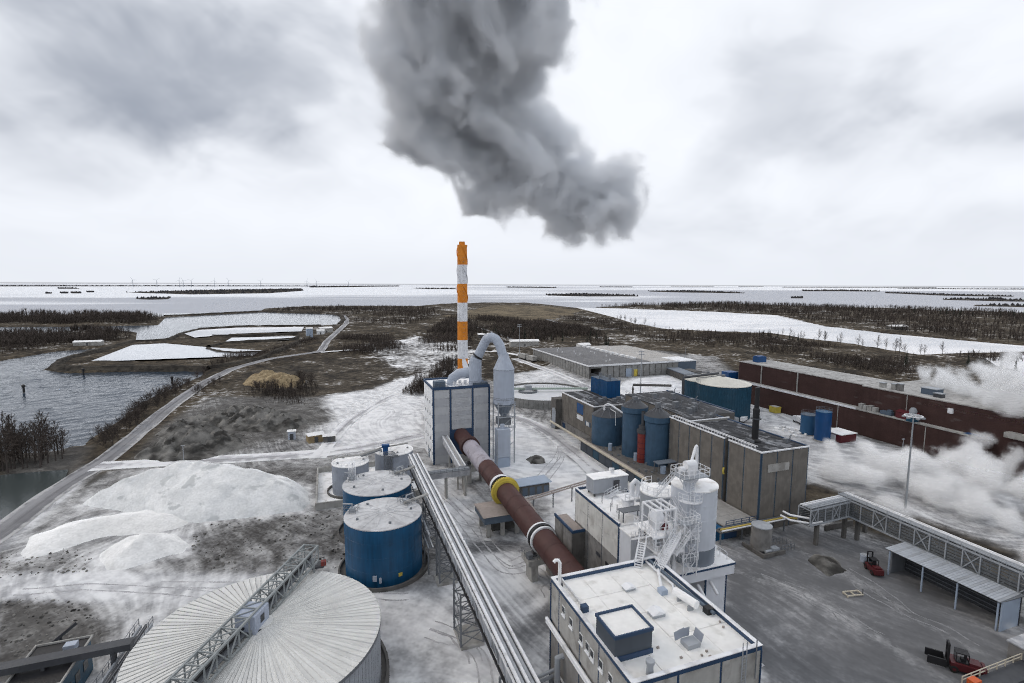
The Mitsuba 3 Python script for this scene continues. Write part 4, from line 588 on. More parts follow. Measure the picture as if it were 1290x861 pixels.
paint('rut_dark', (0.40, 0.40, 0.41), 0.95, amp=0.5, scale=0.9)
paint('rut_pale', (0.215, 0.217, 0.225), 0.95, amp=0.5, scale=0.9)
rr = np.random.default_rng(5)
for k, (line, w, u, kk, fe) in enumerate(LAY['lanes']):
    for rep in range(2):
        ln = shapely.LineString(line); o = rr.uniform(-0.35, 0.35) * w; a, b = sorted(rr.uniform(0, 1, 2)); a, b = min(a, 0.3), max(b, 0.7)
        c = np.array([ln.interpolate(t, normalized=True).coords[0] for t in np.linspace(a, b, 90)])
        for _ in range(4): c[1:-1] = (c[:-2] + 2 * c[1:-1] + c[2:]) / 4
        t = np.gradient(c, axis=0); t /= np.linalg.norm(t, axis=1, keepdims=True); nrm = np.stack([-t[:, 1], t[:, 0]], -1)
        wav = (meshkit.noise(np.c_[np.linspace(0, 5, 90) + 7 * k, np.full(90, rep * 3.1), np.zeros(90)], 3) - .5) * 2.2
        m = MB()
        for side in (-0.95, 0.95):
            mid = c + nrm * (o + side + wav)[:, None]; hw = 0.06 + 0.16 * meshkit.noise(np.c_[mid * 0.9, np.zeros(90)], 6)
            v = np.stack([np.c_[mid - nrm * hw[:, None], np.full(90, 0.012)], np.c_[mid + nrm * hw[:, None], np.full(90, 0.012)]], 1).reshape(-1, 3)
            i = np.arange(180).reshape(90, 2); m.add(v, np.stack([i[:-1, 0], i[1:, 0], i[1:, 1], i[:-1, 1]], -1))
        key = put('tyre_track', m, 'rut_pale' if u < 0.45 else 'rut_dark'); say(key, kind='structure')
def dyke(line, w, h, label):
    ln = shapely.LineString(line); n = max(3, int(ln.length / 4)); c = np.array([ln.interpolate(t, normalized=True).coords[0] for t in np.linspace(0, 1, n)])
    for _ in range(2): c[1:-1] = (c[:-2] + 2 * c[1:-1] + c[2:]) / 4
    t = np.gradient(c, axis=0); t /= np.linalg.norm(t, axis=1, keepdims=True); nrm = np.stack([-t[:, 1], t[:, 0]], -1)
    pr = [(-1, -1.6), (-0.75, -0.2), (-0.3, 1), (0.3, 1), (0.75, -0.2), (1, -1.6)]; m = len(pr)
    jit = meshkit.noise(np.c_[c * 0.15, np.zeros(n)], 5) * 0.5 + 0.75
    v = np.stack([np.c_[c + nrm * (o * w / 2 * jit)[:, None], np.where(hh > 0, h * hh * jit, hh)] for o, hh in pr], 1).reshape(-1, 3)
    i = np.arange(n * m).reshape(n, m); q = np.stack([i[:-1, :-1], i[1:, :-1], i[1:, 1:], i[:-1, 1:]], -1).reshape(-1, 4)[:, ::-1]
    k = put('dyke', (v, q), 'dyke', smooth=35); say(k, label, kind='structure')
for line, w, h, lb in LAY['dykes']: dyke(line, w, h, lb)

# ------------------------------------------------------------------ trees
def bare_tree(h, seed, limbs=16, twigs=9, spread=0.32, base=0.0, tw=0.05):
    """leafless birch: (trunk mesh, crown mesh of limbs and twigs)"""
    R = random.Random(seed); tr, cr = MB(), MB()
    lean = [R.uniform(-0.04, 0.04) * h, R.uniform(-0.04, 0.04) * h]
    P = lambda t: np.array([lean[0] * t * t, lean[1] * t * t, h * t])
    tr.tube([P(t) for t in (0, 0.3, 0.6, 0.95)], [0.018 * h, 0.014 * h, 0.008 * h, 0.002 * h], 5, False)
    for i in range(limbs):
        t0 = 0.15 + base + (0.8 - base) * (i + R.random()) / limbs; a = R.uniform(0, 6.283)
        L = h * spread * (1.15 - t0) * R.uniform(0.7, 1.2); el = R.uniform(0.5, 1.2)
        d = np.array([math.cos(a) * math.cos(el), math.sin(a) * math.cos(el), math.sin(el)])
        p0 = P(t0); p1 = p0 + d * L * 0.6; p2 = p1 + (d + np.array([0, 0, 0.25])) * L * 0.5
        cr.tube([p0, p1, p2], [0.006 * h, 0.004 * h, 0.0015 * h], 3, False)
        for j in range(twigs):
            q = p0 + (p1 - p0) * R.uniform(0.3, 1) if j % 2 else p1 + (p2 - p1) * R.random()
            e = d * 0.6 + np.array([R.gauss(0, 0.6), R.gauss(0, 0.6), R.gauss(0.25, 0.5)]); e /= np.linalg.norm(e)
            s = np.cross(e, [R.gauss(0, 1), R.gauss(0, 1), R.gauss(0, 1)]); s /= np.linalg.norm(s) + 1e-9
            l = L * R.uniform(0.25, 0.55)
            cr.add([q - s * tw, q + s * tw, q + e * l], [[0, 1, 2]])
    return tr.mesh(), cr.mesh()
def spruce(h, seed):
    R = random.Random(seed); tr, cr = MB(), MB()
    tr.tube([[0, 0, 0], [0, 0, h * 0.5], [0, 0, h * 0.97]], [0.02 * h, 0.012 * h, 0.002 * h], 5, False)
    for i in range(16):
        t = 0.1 + 0.88 * i / 16; r = h * 0.19 * (1.03 - t)
        for k in range(7):
            a = R.uniform(0, 6.283); rr = r * R.uniform(0.6, 1.15); z = h * t + R.uniform(-0.02, 0.02) * h
            c, s = math.cos(a), math.sin(a); w = rr * 0.34
            cr.add([[0, 0, z + 0.04 * h], [c * rr * 0.7 - s * w, s * rr * 0.7 + c * w, z - 0.01 * h], [c * rr, s * rr, z - 0.05 * h * R.random()], [c * rr * 0.7 + s * w, s * rr * 0.7 - c * w, z - 0.01 * h]], [[0, 1, 2], [0, 2, 3]])
    return tr.mesh(), cr.mesh()
BIRCH = [tuple(surfaced(m, b) for m, b in zip(bare_tree(1.0 * hh, 40 + i, 22, 13, 0.36), ('bark', 'twigs'))) + (hh,) for i, hh in enumerate((9, 11, 12.5, 10, 8))]
BUSH = [tuple(surfaced(m, b) for m, b in zip(bare_tree(hh, 70 + i, 26, 13, 0.75, -0.13), ('bark', 'twigs'))) + (hh,) for i, hh in enumerate((4.5, 5.5, 6.5))]
SPRUCE = [tuple(surfaced(m, b) for m, b in zip(spruce(hh, 90 + i), ('bark', 'needles'))) + (hh,) for i, hh in enumerate((9, 12))]
def tree(kind, name, x, y, h, label, cat, group):
    k = rng.integers(len(kind)); a, b, hh = kind[k]; s = h / hh
    key = thing(name, label, cat, group)
    m = T().translate([x, y, max(ground_z(x, y) - 0.1, -1.0)]).rotate([0, 0, 1], float(rng.uniform(0, 360))).scale([s, s, s])
    scene[key + '__trunk'] = placed(a, m); scene[key + '__crown'] = placed(b, m)
for sname, lst in LAY['trees'].items():
    kind = {'birch': BIRCH, 'bush': BUSH, 'spruce': SPRUCE}[lst[0]]
    for x, y, h in lst[4]: tree(kind, lst[1], x, y, h, lst[2], lst[3], lst[2].split(' that')[0])

def scatter(poly, n, rr):
    s = SP(poly); x0, y0, x1, y1 = s.bounds; out = []
    shapely.prepare(s)
    while len(out) < n:
        p = np.c_[rr.uniform(x0, x1, 4 * n), rr.uniform(y0, y1, 4 * n)]
        cl = meshkit.fbm(np.c_[p * 0.02, np.zeros(len(p))], 3, 5) + rr.uniform(-0.18, 0.18, len(p))
        p = p[shapely.contains_xy(s, p[:, 0], p[:, 1]) & (cl > 0.46)]
        out += p.tolist()
    return np.array(out[:n])
def wood(P, hs, zs, rr, blades=16, width=0.055):
    """many leafless trees as upright slivers: one mesh"""
    n = len(P); V, F = [], []
    base = np.c_[P, zs]
    for b in range(blades):
        a = rr.uniform(0, 6.283, n); t0 = rr.uniform(0.0, 0.65, n) if b else np.zeros(n); r = rr.uniform(0.08, 0.34, n) * (b > 0)
        top = base + np.c_[np.cos(a) * r * hs, np.sin(a) * r * hs, hs * np.minimum(1, t0 + rr.uniform(0.2, 0.5, n)) if b else hs]
        bot = base + np.c_[np.zeros(n), np.zeros(n), hs * t0]
        s = np.c_[np.cos(a + 1.3), np.sin(a + 1.3), np.zeros(n)] * (width * hs * (0.8 if b else 0.35) / 2)[:, None]
        V.append(np.stack([bot - s, bot + s, top], 1).reshape(-1, 3))
    V = np.vstack(V); return V, np.arange(len(V)).reshape(-1, 3)
for k, (poly, n, h) in enumerate(LAY['woods']):
    rr = np.random.default_rng(100 + k); P = scatter(poly, int(n * 2.6), rr); n = len(P)
    ed = sdist(SP(poly), P[:, 0], P[:, 1]); fall = np.clip(ed / (2.2 * h) + rr.uniform(-0.1, 0.5, n), 0.28, 1)
    zs = np.array([max(ground_z(x, y), -0.8) for x, y in P])
    key = put('woodland', wood(P, h * rr.uniform(0.45, 1.15, n) * fall, zs, rr), 'twigs'); say(key, LAY['wood_labels'][k], 'woodland', kind='stuff')
    labels[key] = {'label': LAY['wood_labels'][k], 'category': 'woodland', 'kind': 'stuff'}
def far_wood(P, hs, rr):
    n = len(P); V, F = [], []
    r = hs * rr.uniform(0.22, 0.5, n); a = rr.uniform(0, 6.283, n); base = np.c_[P, np.full(n, -0.5)]
    ring = [base + np.c_[np.cos(a + j * 1.571) * r, np.sin(a + j * 1.571) * r, hs * rr.uniform(0.25, 0.5, n)] for j in range(4)]
    foot = [base + np.c_[np.cos(a + j * 1.571) * r * 0.8, np.sin(a + j * 1.571) * r * 0.8, np.zeros(n)] for j in range(4)]
    V = np.stack(ring + foot + [base + np.c_[np.zeros((n, 2)), hs]], 1)
    f = [[j, (j + 1) % 4, 8] for j in range(4)] + [[4 + j, 4 + (j + 1) % 4, (j + 1) % 4] for j in range(4)] + [[4 + j, (j + 1) % 4, j] for j in range(4)]
    F = (np.array(f)[None] + (np.arange(n) * 9)[:, None, None]).reshape(-1, 3)
    return V.reshape(-1, 3), F
for k, poly in enumerate(LAY['islands']):
    rr = np.random.default_rng(300 + k); s = SP(poly)
    if s.area < 1: continue
    x0, y0, x1, y1 = s.bounds; m = MB()
    cc = np.array(shapely.Polygon(poly).exterior.coords)[:-1]
    # low land body
    ce = cc.mean(0); v = np.vstack([np.c_[cc, np.full(len(cc), -1.6)], np.c_[ce + (cc - ce) * 0.94, np.full(len(cc), 0.6)]]); q = len(cc)
    m.add(v, [[i, (i + 1) % q, q + (i + 1) % q, q + i] for i in range(q)]); m.add(np.vstack([v[q:], [[ce[0], ce[1], 1.5]]]), [[i, (i + 1) % q, q] for i in range(q)])
    key = put('island', m, 'dyke'); say(key, LAY['island_labels'][k], kind='structure')
    dist = math.hypot(*ce); n = int(np.clip(s.area / (dist * 0.02) ** 2 * 6, 60, 1500)); hh = np.clip(dist * 0.0022, 9, 20)
    P = []
    while len(P) < n: P += [p for p in np.c_[rr.uniform(x0, x1, 4000), rr.uniform(y0, y1, 4000)] if s.contains(shapely.Point(p))]
    P = np.array(P[:n])
    key = put('island_wood', far_wood(P, hh * rr.uniform(0.45, 1.1, n) , rr), 'far_wood')
    labels[key] = {'label': 'dark ' + LAY['island_labels'][k].replace('island', 'wood on the island'), 'category': 'woodland', 'kind': 'stuff'}

# ------------------------------------------------------------------ buildings and plant
def clad(holder, face, lo, hi, z0, z1, at, n, mat, trim='blue_trim', proud=0.12, gap=0.35, rows=1, trim_name='trim', rgap=0.06, name='wall_panel', edges=True):
    """wall panels on one face of a box ('-x','+x','-y','+y'), each a part, with trim strips in the joints"""
    s = -1 if face[0] == '-' else 1; out = at + s * proud; W = (hi - lo) / n; H = (z1 - z0) / rows
    def bx(mb, a, b, c, d, t):
        o = at + s * t
        return mb.box(at - s * 0.02, a, c, o, b, d) if face[1] == 'x' else mb.box(a, at - s * 0.02, c, b, o, d)
    for i in range(n):
        for j in range(rows):
            put(name, bx(MB(), lo + i * W + gap / 2, lo + (i + 1) * W - gap / 2, z0 + j * H + rgap / 2, z0 + (j + 1) * H - rgap / 2, proud), mat, holder)
    if trim:
        for i in range(0 if edges else 1, n + (1 if edges else 0)):
            c = lo + i * W; g = gap * 0.42
            put(trim_name, bx(MB(), c - g, c + g, z0, z1, proud * 0.55), trim, holder)
def shell(holder, x0, y0, x1, y1, z0, z1, mat, name='wall'): return put(name, MB().box(x0, y0, z0, x1, y1, z1), mat, holder)
def roof_edge(holder, x0, y0, x1, y1, z, h, w, mat, name='parapet', lip=0.15):
    a, b = x0 - lip, x1 + lip; c, d = y0 - lip, y1 + lip
    for q in ((a, c, b, c + w), (a, d - w, b, d), (a, c + w + .003, a + w, d - w - .003), (b - w, c + w + .003, b, d - w - .003)):
        put(name, MB().box(q[0], q[1], z, q[2], q[3], z + h), mat, holder)
def railing(mb, pts, h=1.1, post=1.5, r=0.035, rails=(1.0, 0.5)):
    for p, q in zip(pts[:-1], pts[1:]):
        p, q = np.array(p, float), np.array(q, float); L = np.linalg.norm(q - p); n = max(1, round(L / post))
        for k in range(n + 1):
            c = p + (q - p) * k / n; mb.bar(c, c + [0, 0, h], 2 * r)
        for f in rails: mb.bar(p + [0, 0, h * f], q + [0, 0, h * f], 1.6 * r)
    return mb
def stairs(holder, p, q, w=0.9, mat='white_steel', name='stair'):
    p, q = np.array(p, float), np.array(q, float); d = q - p; hd = np.array([d[0], d[1], 0]); L = np.linalg.norm(hd); s = np.cross(hd / L, [0, 0, 1]) * w / 2
    m = MB(); n = max(4, int(L / 0.28))
    for k in range(n):
        c = p + d * (k + 0.5) / n; m.bar(c - s, c + s, 0.26, 0.05)
    for t in (-1, 1): m.bar(p + s * t, q + s * t, 0.06, 0.24)
    key = put(name, m, mat, holder); r = MB()
    for t in (-1, 1):
        a, b = p + s * t, q + s * t
        for f in (0.5, 1.0): r.bar(a + [0, 0, 1.05 * f], b + [0, 0, 1.05 * f], 0.05)
        for k in range(5): c = a + (b - a) * k / 4; r.bar(c, c + [0, 0, 1.05], 0.05)
    put('handrail', r, mat, key)
def truss_box(holder, a, b, w, h, bays, mat, rr=0.16, bot=True, xbrace=False, side_only=None, post_name='post', prt=True):
    """box truss from a to b (bottom centre line): chords, posts, diagonals and cross members, each a part"""
    a, b = np.array(a, float), np.array(b, float); d = (b - a); L = np.linalg.norm(d); d /= L; s = np.cross(d, [0, 0, 1]); s /= np.linalg.norm(s); u = np.array([0, 0, 1.0])
    C = lambda t, sx, sz: a + d * L * t + s * sx * w / 2 + u * h * sz
    bits = []
    for sx in (-1, 1):
        for sz in (0, 1): bits.append(('chord', C(0, sx, sz), C(1, sx, sz), rr * 1.5))
        for k in range(bays + 1): bits.append((post_name, C(k / bays, sx, 0.03), C(k / bays, sx, 0.97), rr))
        for k in range(bays):
            k0, k1 = k / bays, (k + 1) / bays
            if xbrace is False or k % xbrace == 0:
                bits.append(('brace', C(k0, sx, (k + 1) % 2), C(k1, sx, k % 2), rr * 0.85))
                if xbrace: bits.append(('brace', C(k0, sx, k % 2), C(k1, sx, (k + 1) % 2), rr * 0.85))
    for k in range(bays + 1): bits.append(('cross_bar', C(k / bays, -0.96, 1), C(k / bays, 0.96, 1), rr * 0.9))
    for k in range(bays): bits.append(('brace', C(k / bays, -0.95, 1), C((k + 1) / bays, 0.95, 1), rr * 0.7))
    if bot:
        for k in range(bays + 1): bits.append(('cross_bar', C(k / bays, -0.96, 0), C(k / bays, 0.96, 0), rr))
    if prt:
        for n, p, q, r in bits: put(n, MB().bar(p, q, r), mat, holder)
    else:
        m = MB()
        for n, p, q, r in bits: m.bar(p, q, r)
        put('lattice', m, mat, holder, kind='stuff')

# --- round silo with the truss gallery over it
SX, SY, SR, SZ, AP = -9.8, 70.9, 15.2, 8.5, 10.3
si = thing('round_silo', 'large round silo with a pale ribbed cone roof at the lower left', 'silo')
put('foundation', MB().lathe((SX, SY), [(SR + 1.2, -0.3), (SR + 1.2, 0.9), (SR + 0.8, 0.9), (SR + 0.8, 0.15), (SR, 0.15)], 96), 'concrete_dark', si, 40)
NP = 120
for i in range(NP):
    a0, a1 = (2 * math.pi * (i + e) / NP for e in (0.02, 0.98)); v = []
    for r, z in ((SR, 0.1), (SR, SZ - 0.3)):
        for t in (a0, (a0 + a1) / 2, a1):
            rr = r + (0.07 if t not in (a0, a1) else 0.0); v.append([SX + rr * math.cos(t), SY + rr * math.sin(t), z])
    put('wall_sheet', (np.array(v), np.array([[0, 1, 4, 3], [1, 2, 5, 4]])), 'vessel_silo', si)
put('core', MB().lathe((SX, SY), [(SR - 0.06, 0), (SR - 0.06, SZ - 0.05), (SR - 0.4, SZ + 0.0), (0.4, AP - 0.06)], 96), 'dark_steel', si, 40)
rf = put('roof', MB().lathe((SX, SY), [(SR + 0.02, SZ - 0.32), (SR + 0.22, SZ - 0.32), (SR + 0.22, SZ + 0.02), (SR - 0.1, SZ + 0.06)], 120), 'mid_steel', si, 40)
NR = 112
for i in range(NR):
    a0, a1 = (2 * math.pi * (i + e) / NR for e in (0.03, 0.97)); am = 2 * math.pi * (i + 0.88) / NR; v = []
    dz = 0.012 * ((i * 7) % 5 - 2) / 2
    for r, z in ((SR + 0.18, SZ + 0.09), (SR * 0.5, (SZ + AP) / 2 + 0.04 + dz), (1.2, AP - 0.02)):
        for t, e in ((a0, 0), (am, 0.0), (am, 0.10 * min(1, r / 6)), (a1, 0.10 * min(1, r / 6)), (a1, 0)): v.append([SX + r * math.cos(t), SY + r * math.sin(t), z + e])
    f = [[k * 5 + j, (k + 1) * 5 + j, (k + 1) * 5 + j + 1, k * 5 + j + 1] for k in range(2) for j in range(4)]
    put('roof_sheet', (np.array(v), np.array(f)), ('silo_roof', 'silo_roof_b', 'silo_roof_c')[(i * 5 + i // 7) % 3], rf)
put('cap', MB().lathe((SX, SY), [(1.5, AP - 0.06), (1.5, AP + 0.15), (0.01, AP + 0.25)], 24), 'silo_roof', rf)
tg = thing('truss_gallery', 'grey steel truss gallery crossing the roof of the round silo', 'conveyor gallery')
ga, gb = np.array([-3.9, 85.6, 10.2]), np.array([-21.6, 48.6, 10.2])
truss_box(tg, ga, gb, 2.35, 2.5, 20, 'galv_truss', 0.17)
gd = (gb - ga) / np.linalg.norm(gb - ga); gs = np.cross(gd, [0, 0, 1])
m = MB(); m.bar(ga + [0, 0, 0.25], gb + [0, 0, 0.25], 1.3, 0.12); put('walkway', m, 'mid_steel', tg)
m = MB(); m.bar(ga + gs * 0.2 + [0, 0, .8], gb + gs * 0.2 + [0, 0, .8], 0.8, 0.25); put('belt', m, 'black_paint', tg)
for t in (0.03, 0.97):
    c = ga + (gb - ga) * t
    for sx in (-1, 1): put('support', MB().bar(c + gs * sx * 1.0 - [0, 0, 1.9 if t < .5 else 1.9], c + gs * sx * 1.0 + [0, 0, 0.1], 0.25), 'galv_truss', tg)
hp = ga + (gb - ga) * 0.40
m = MB(); m.bar(hp - gd * 1.5 + gs * -0.3 + [0, 0, 1.15], hp + gd * 1.6 + gs * -0.3 + [0, 0, 1.15], 2.75, 2.5); hz = put('housing', m, 'vessel_blue', tg)
m = MB(); m.bar(hp - gd * 0.4 + gs * -1.7 + [0, 0, 1.3], hp + gd * 0.4 + gs * -1.7 + [0, 0, 1.3], 0.06, 1.0); put('window', m, 'window_glass', hz)
m = MB(); m.cyl((hp[0], hp[1]), 2.0, AP - 0.35, AP + 0.05, 20); put('turntable', m, 'dark_steel', tg)
m = MB().box(-4.2, 84.6, 9.0, -2.0, 86.4, 9.3); railing(m, [(-4.2, 86.4, 9.3), (-2.0, 86.4, 9.3), (-2.0, 84.6, 9.3)]); put('platform', m, 'dark_steel', tg)
put('drive_motor', MB().box(-2.5, 84.6, 9.3, -1.7, 85.4, 10.0), 'red_paint', tg)
m = MB()
for k in range(7): m.bar((-0.5 + 0.3 * k, 88.5 + (k * 37 % 5) * 0.3, 0.25), (1.2 + 0.3 * k, 87.5 + (k * 53 % 7) * 0.3, 0.3), 0.22)
solo('scrap_pile', m, 'pale_blue', 'loose pile of pale beams on the ground by the far end of the truss gallery', 'scrap pile')

# --- small control building and belts at the lower left edge
cb = thing('control_house', 'small dark flat-roofed building with blue walls at the lower left edge', 'building')
shell(cb, -39.5, 75.0, -33.4, 84.0, 0, 4.6, 'teal_blue'); put('roof', MB().box(-39.6, 74.9, 4.6, -33.3, 84.1, 4.85), 'black_paint', cb)
roof_edge(cb, -39.6, 74.9, -33.3, 84.1, 4.85, 0.25, 0.18, 'concrete_light'); put('roof_vent', MB().box(-35.6, 81.5, 4.85, -34.2, 82.6, 5.7), 'vessel_grey', cb)
for k in range(3): put('window', MB().box(-33.42, 76.4 + 2.4 * k, 1.6, -33.34, 77.7 + 2.4 * k, 3.0), 'window_glass', cb)
bg = thing('belt_gallery', 'dark low belt gallery running to the round silo in front of the control house', 'conveyor gallery')
put('duct', MB().bar((-46, 78.6, 6.0), (-27.0, 79.4, 5.6), 1.6, 0.9), 'dark_steel', bg)
for x in (-44, -36.5, -29): put('leg', MB().box(x - 0.2, 78.3, 0, x + 0.2, 79.4, 5.4), 'dark_steel', bg)
put('head_box', MB().box(-46.2, 77.6, 4.6, -44.4, 79.6, 6.6), 'dark_steel', bg)
sg = thing('stair_gallery', 'steep dark twin-railed gallery against the left side of the round silo', 'conveyor gallery')
for o in (-0.7, 0.0, 0.7): put('beam', MB().bar((-28.9 + o, 70.0, 3.6), (-27.3 + o, 86.0, 3.9), 0.28, 0.5), ('galvanised', 'dark_steel', 'galvanised')[round(o + 1) % 3], sg)
m = MB(); railing(m, [(-29.8, 70, 3.8), (-28.2, 86, 4.1)], 1.1, 1.4); railing(m, [(-28.0, 70, 3.8), (-26.4, 86, 4.1)], 1.1, 1.4); put('railing', m, 'mid_steel', sg)
for y in (73, 85): put('leg', MB().box(-28.9, y, 0, -28.4, y + .4, 3.5), 'dark_steel', sg)
lp = thing('jib_crane', 'small dark jib arm standing behind the control house', 'crane')
put('post', MB().tube([(-38.8, 88.6, 0), (-38.8, 88.6, 3.4)], 0.18, 8), 'dark_steel', lp); put('arm', MB().bar((-40.8, 86.4, 2.2), (-37.2, 89.6, 4.3), 0.35, 0.5), 'dark_steel', lp)

# --- blue tanks and grey tanks
def tank(name, c, r, z, mat, roof, label, group, rise=0.5, ring=True, seam=4, rim='white_steel'):
    t = thing(name, label, 'tank', group)
    put('wall', MB().lathe(c, [(r, 0), (r, z)], 72), mat, t, 40)
    for k in range(1, seam): put('seam', MB().lathe(c, [(r, z * k / seam - 0.05), (r + 0.035, z * k / seam - 0.03), (r + 0.035, z * k / seam + 0.03), (r, z * k / seam + 0.05)], 72), mat, t)
    R = put('roof', MB().lathe(c, [(r + 0.01, z - 0.15), (r + 0.08, z - 0.15), (r + 0.08, z + 0.03), (r - 0.15, z + 0.04), (r * 0.5, z + rise * 0.55), (0.01, z + rise)], 72), roof, t, 40)
    m = MB()
    for k in range(16):
        a = k * math.pi / 8 + 0.1; m.bar((c[0] + 0.8 * math.cos(a), c[1] + 0.8 * math.sin(a), z + rise * 0.96 + 0.02), (c[0] + (r - .3) * math.cos(a), c[1] + (r - .3) * math.sin(a), z + 0.09), 0.05, 0.05)
    put('roof_rib', m, roof, R)
    for k in range(4):
        a = 2.1 + k * 1.37; q = (c[0] + r * 0.72 * math.cos(a), c[1] + r * 0.72 * math.sin(a)); put('hatch', MB().cyl(q, 0.24, z + 0.05, z + 0.5, 10), 'mid_steel', R)
    if ring: put('foundation', MB().lathe(c, [(r + 1.4, -0.3), (r + 1.4, 0.7), (r + 1.1, 0.7), (r + 1.1, 0.06), (r, 0.06)], 64), 'concrete_dark', t, 40)
    return t
def tank_top_gear(t, c, r, z, a, s=1.0):
    """pipework, valve box and railing at the roof edge"""
    d = np.array([math.cos(a), math.sin(a), 0]); n = np.array([-d[1], d[0], 0]); o = np.array([c[0], c[1], z]) + d * (r - 1.6 * s)
    m = MB(); railing(m, [o - n * 1.5 * s - d, o + n * 1.5 * s - d, o + n * 1.5 * s + d * 1.4, o - n * 1.5 * s + d * 1.4, o - n * 1.5 * s - d], 1.1, 1.0); put('railing', m, 'mid_steel', t)
    m = MB().bar(o - n * 0.5 + [0, 0, .5], o + n * 0.6 + [0, 0, .5], 0.9, 0.8); m.tube([o + [0, 0, .1], o + [0, 0, 1.6], o + d * 1.8 + [0, 0, 1.6]], 0.16, 8); put('valve_box', m, 'galvanised', t)
B1 = tank('storage_tank', (8.76, 97.73), 7.26, 10.94, 'tank_blue', 'tank_roof', 'nearest big dark blue tank with a grey roof, beside the long white conveyor', 'dark blue tanks by the conveyor')
tank_top_gear(B1, (8.76, 97.73), 7.26, 11.0, 0.55); tank_top_gear(B1, (8.76, 97.73), 7.26, 11.0, 2.75, 0.7)
m = MB(); m.lathe((8.76, 97.73), [(7.3, 1.5), (7.34, 1.5), (7.34, 2.2), (7.3, 2.2)], 5, -1.32, -1.22); put('emblem', m, 'yellow_paint', B1, label='small yellow mark on the blue tank wall')
m = MB(); m.lathe((8.76, 97.73), [(7.3, 1.4), (7.55, 1.4), (7.55, 2.4), (7.3, 2.4)], 5, -1.95, -1.85); m.lathe((8.76, 97.73), [(7.3, 1.0), (7.5, 1.0), (7.5, 2.0), (7.3, 2.0)], 5, -1.80, -1.74); put('manhole', m, 'vessel_grey', B1)
B2 = tank('storage_tank', (9.06, 114.07), 7.4, 10.9, 'tank_blue', 'tank_roof', 'second big dark blue tank, between the nearest one and the grey tanks', 'dark blue tanks by the conveyor')
tank_top_gear(B2, (9.06, 114.07), 7.4, 10.95, 0.6); tank_top_gear(B2, (9.06, 114.07), 7.4, 10.95, 2.6, 0.8)
m = MB()
for k in range(6): m.tube([(3.2 + 0.28 * k, 118.0, 11.0), (3.2 + 0.28 * k, 117.8, 13.2 + 0.2 * (k % 3)), (3.2 + 0.28 * k, 122.5, 13.2 + 0.2 * (k % 3))], 0.1, 6)
m.box(2.8, 117.2, 10.9, 5.2, 118.6, 11.2); put('pipe_stack', m, 'white_steel', B2)
G1 = tank('slurry_tank', (4.2, 139.0), 4.7, 8.0, 'grey_tank', 'dusty_white', 'grey-blue tank with a railed white roof, left of the pair in the white bund', 'grey tanks in the bund', 0.3)
m = MB(); railing(m, [(4.2 + 4.6 * math.cos(a), 139 + 4.6 * math.sin(a), 8.0) for a in np.linspace(0, 2 * math.pi, 19)], 1.1, 1.6); put('railing', m, 'white_steel', G1)
G2 = tank('slurry_tank', (16.3, 144.6), 5.3, 8.2, 'grey_tank', 'dusty_white', 'grey-blue tank with a blue agitator on top, right of the pair in the white bund', 'grey tanks in the bund', 0.3)
m = MB(); railing(m, [(16.3 + 5.2 * math.cos(a), 144.6 + 5.2 * math.sin(a), 8.2) for a in np.linspace(0.6, 5.2, 14)], 1.1, 1.6); put('railing', m, 'white_steel', G2)
m = MB(); m.cyl((13.6, 140.6), 0.7, 8.3, 10.6, 14); m.box(12.6, 139.9, 10.6, 14.6, 141.2, 11.2); put('agitator', m, 'bright_blue', G2)
m = MB()
for k in range(5): m.tube([(13.0 + .5 * k, 138.9, 0.2), (13.0 + .5 * k, 138.9, 9.6 - .4 * k), (15.5 + .4 * k, 138.6, 9.6 - .4 * k)], 0.16, 7)
put('pipe', m, 'mid_steel', G2)
pr = thing('pipe_bridge', 'thin railed pipe bridge linking the roofs of the two grey tanks', 'pipe bridge')
m = MB(); m.bar((7.0, 139.6, 8.9), (12.5, 141.6, 9.6), 0.9, 0.25); put('deck', m, 'mid_steel', pr); m = MB(); m.tube([(-0.3, 139, 9.4), (6.5, 139.2, 9.4), (12.6, 141.2, 10.2), (20, 143, 10.2)], 0.22, 8); put('pipe', m, 'concrete_light', pr)
bd = thing('bund', 'low concrete bund with a white floor round the grey tanks', 'bund')
put('floor', MB().box(-4.3, 129.2, -0.2, 22, 155, 0.12), 'dusty_white', bd)
for q in ((-4.6, 129.0, 22.3, 129.4), (-4.6, 129.42, -4.2, 155), (-4.6, 155.02, 22.3, 155.4)): put('bund_wall', MB().box(q[0], q[1], -0.3, q[2], q[3], 1.7), 'concrete_light', bd)

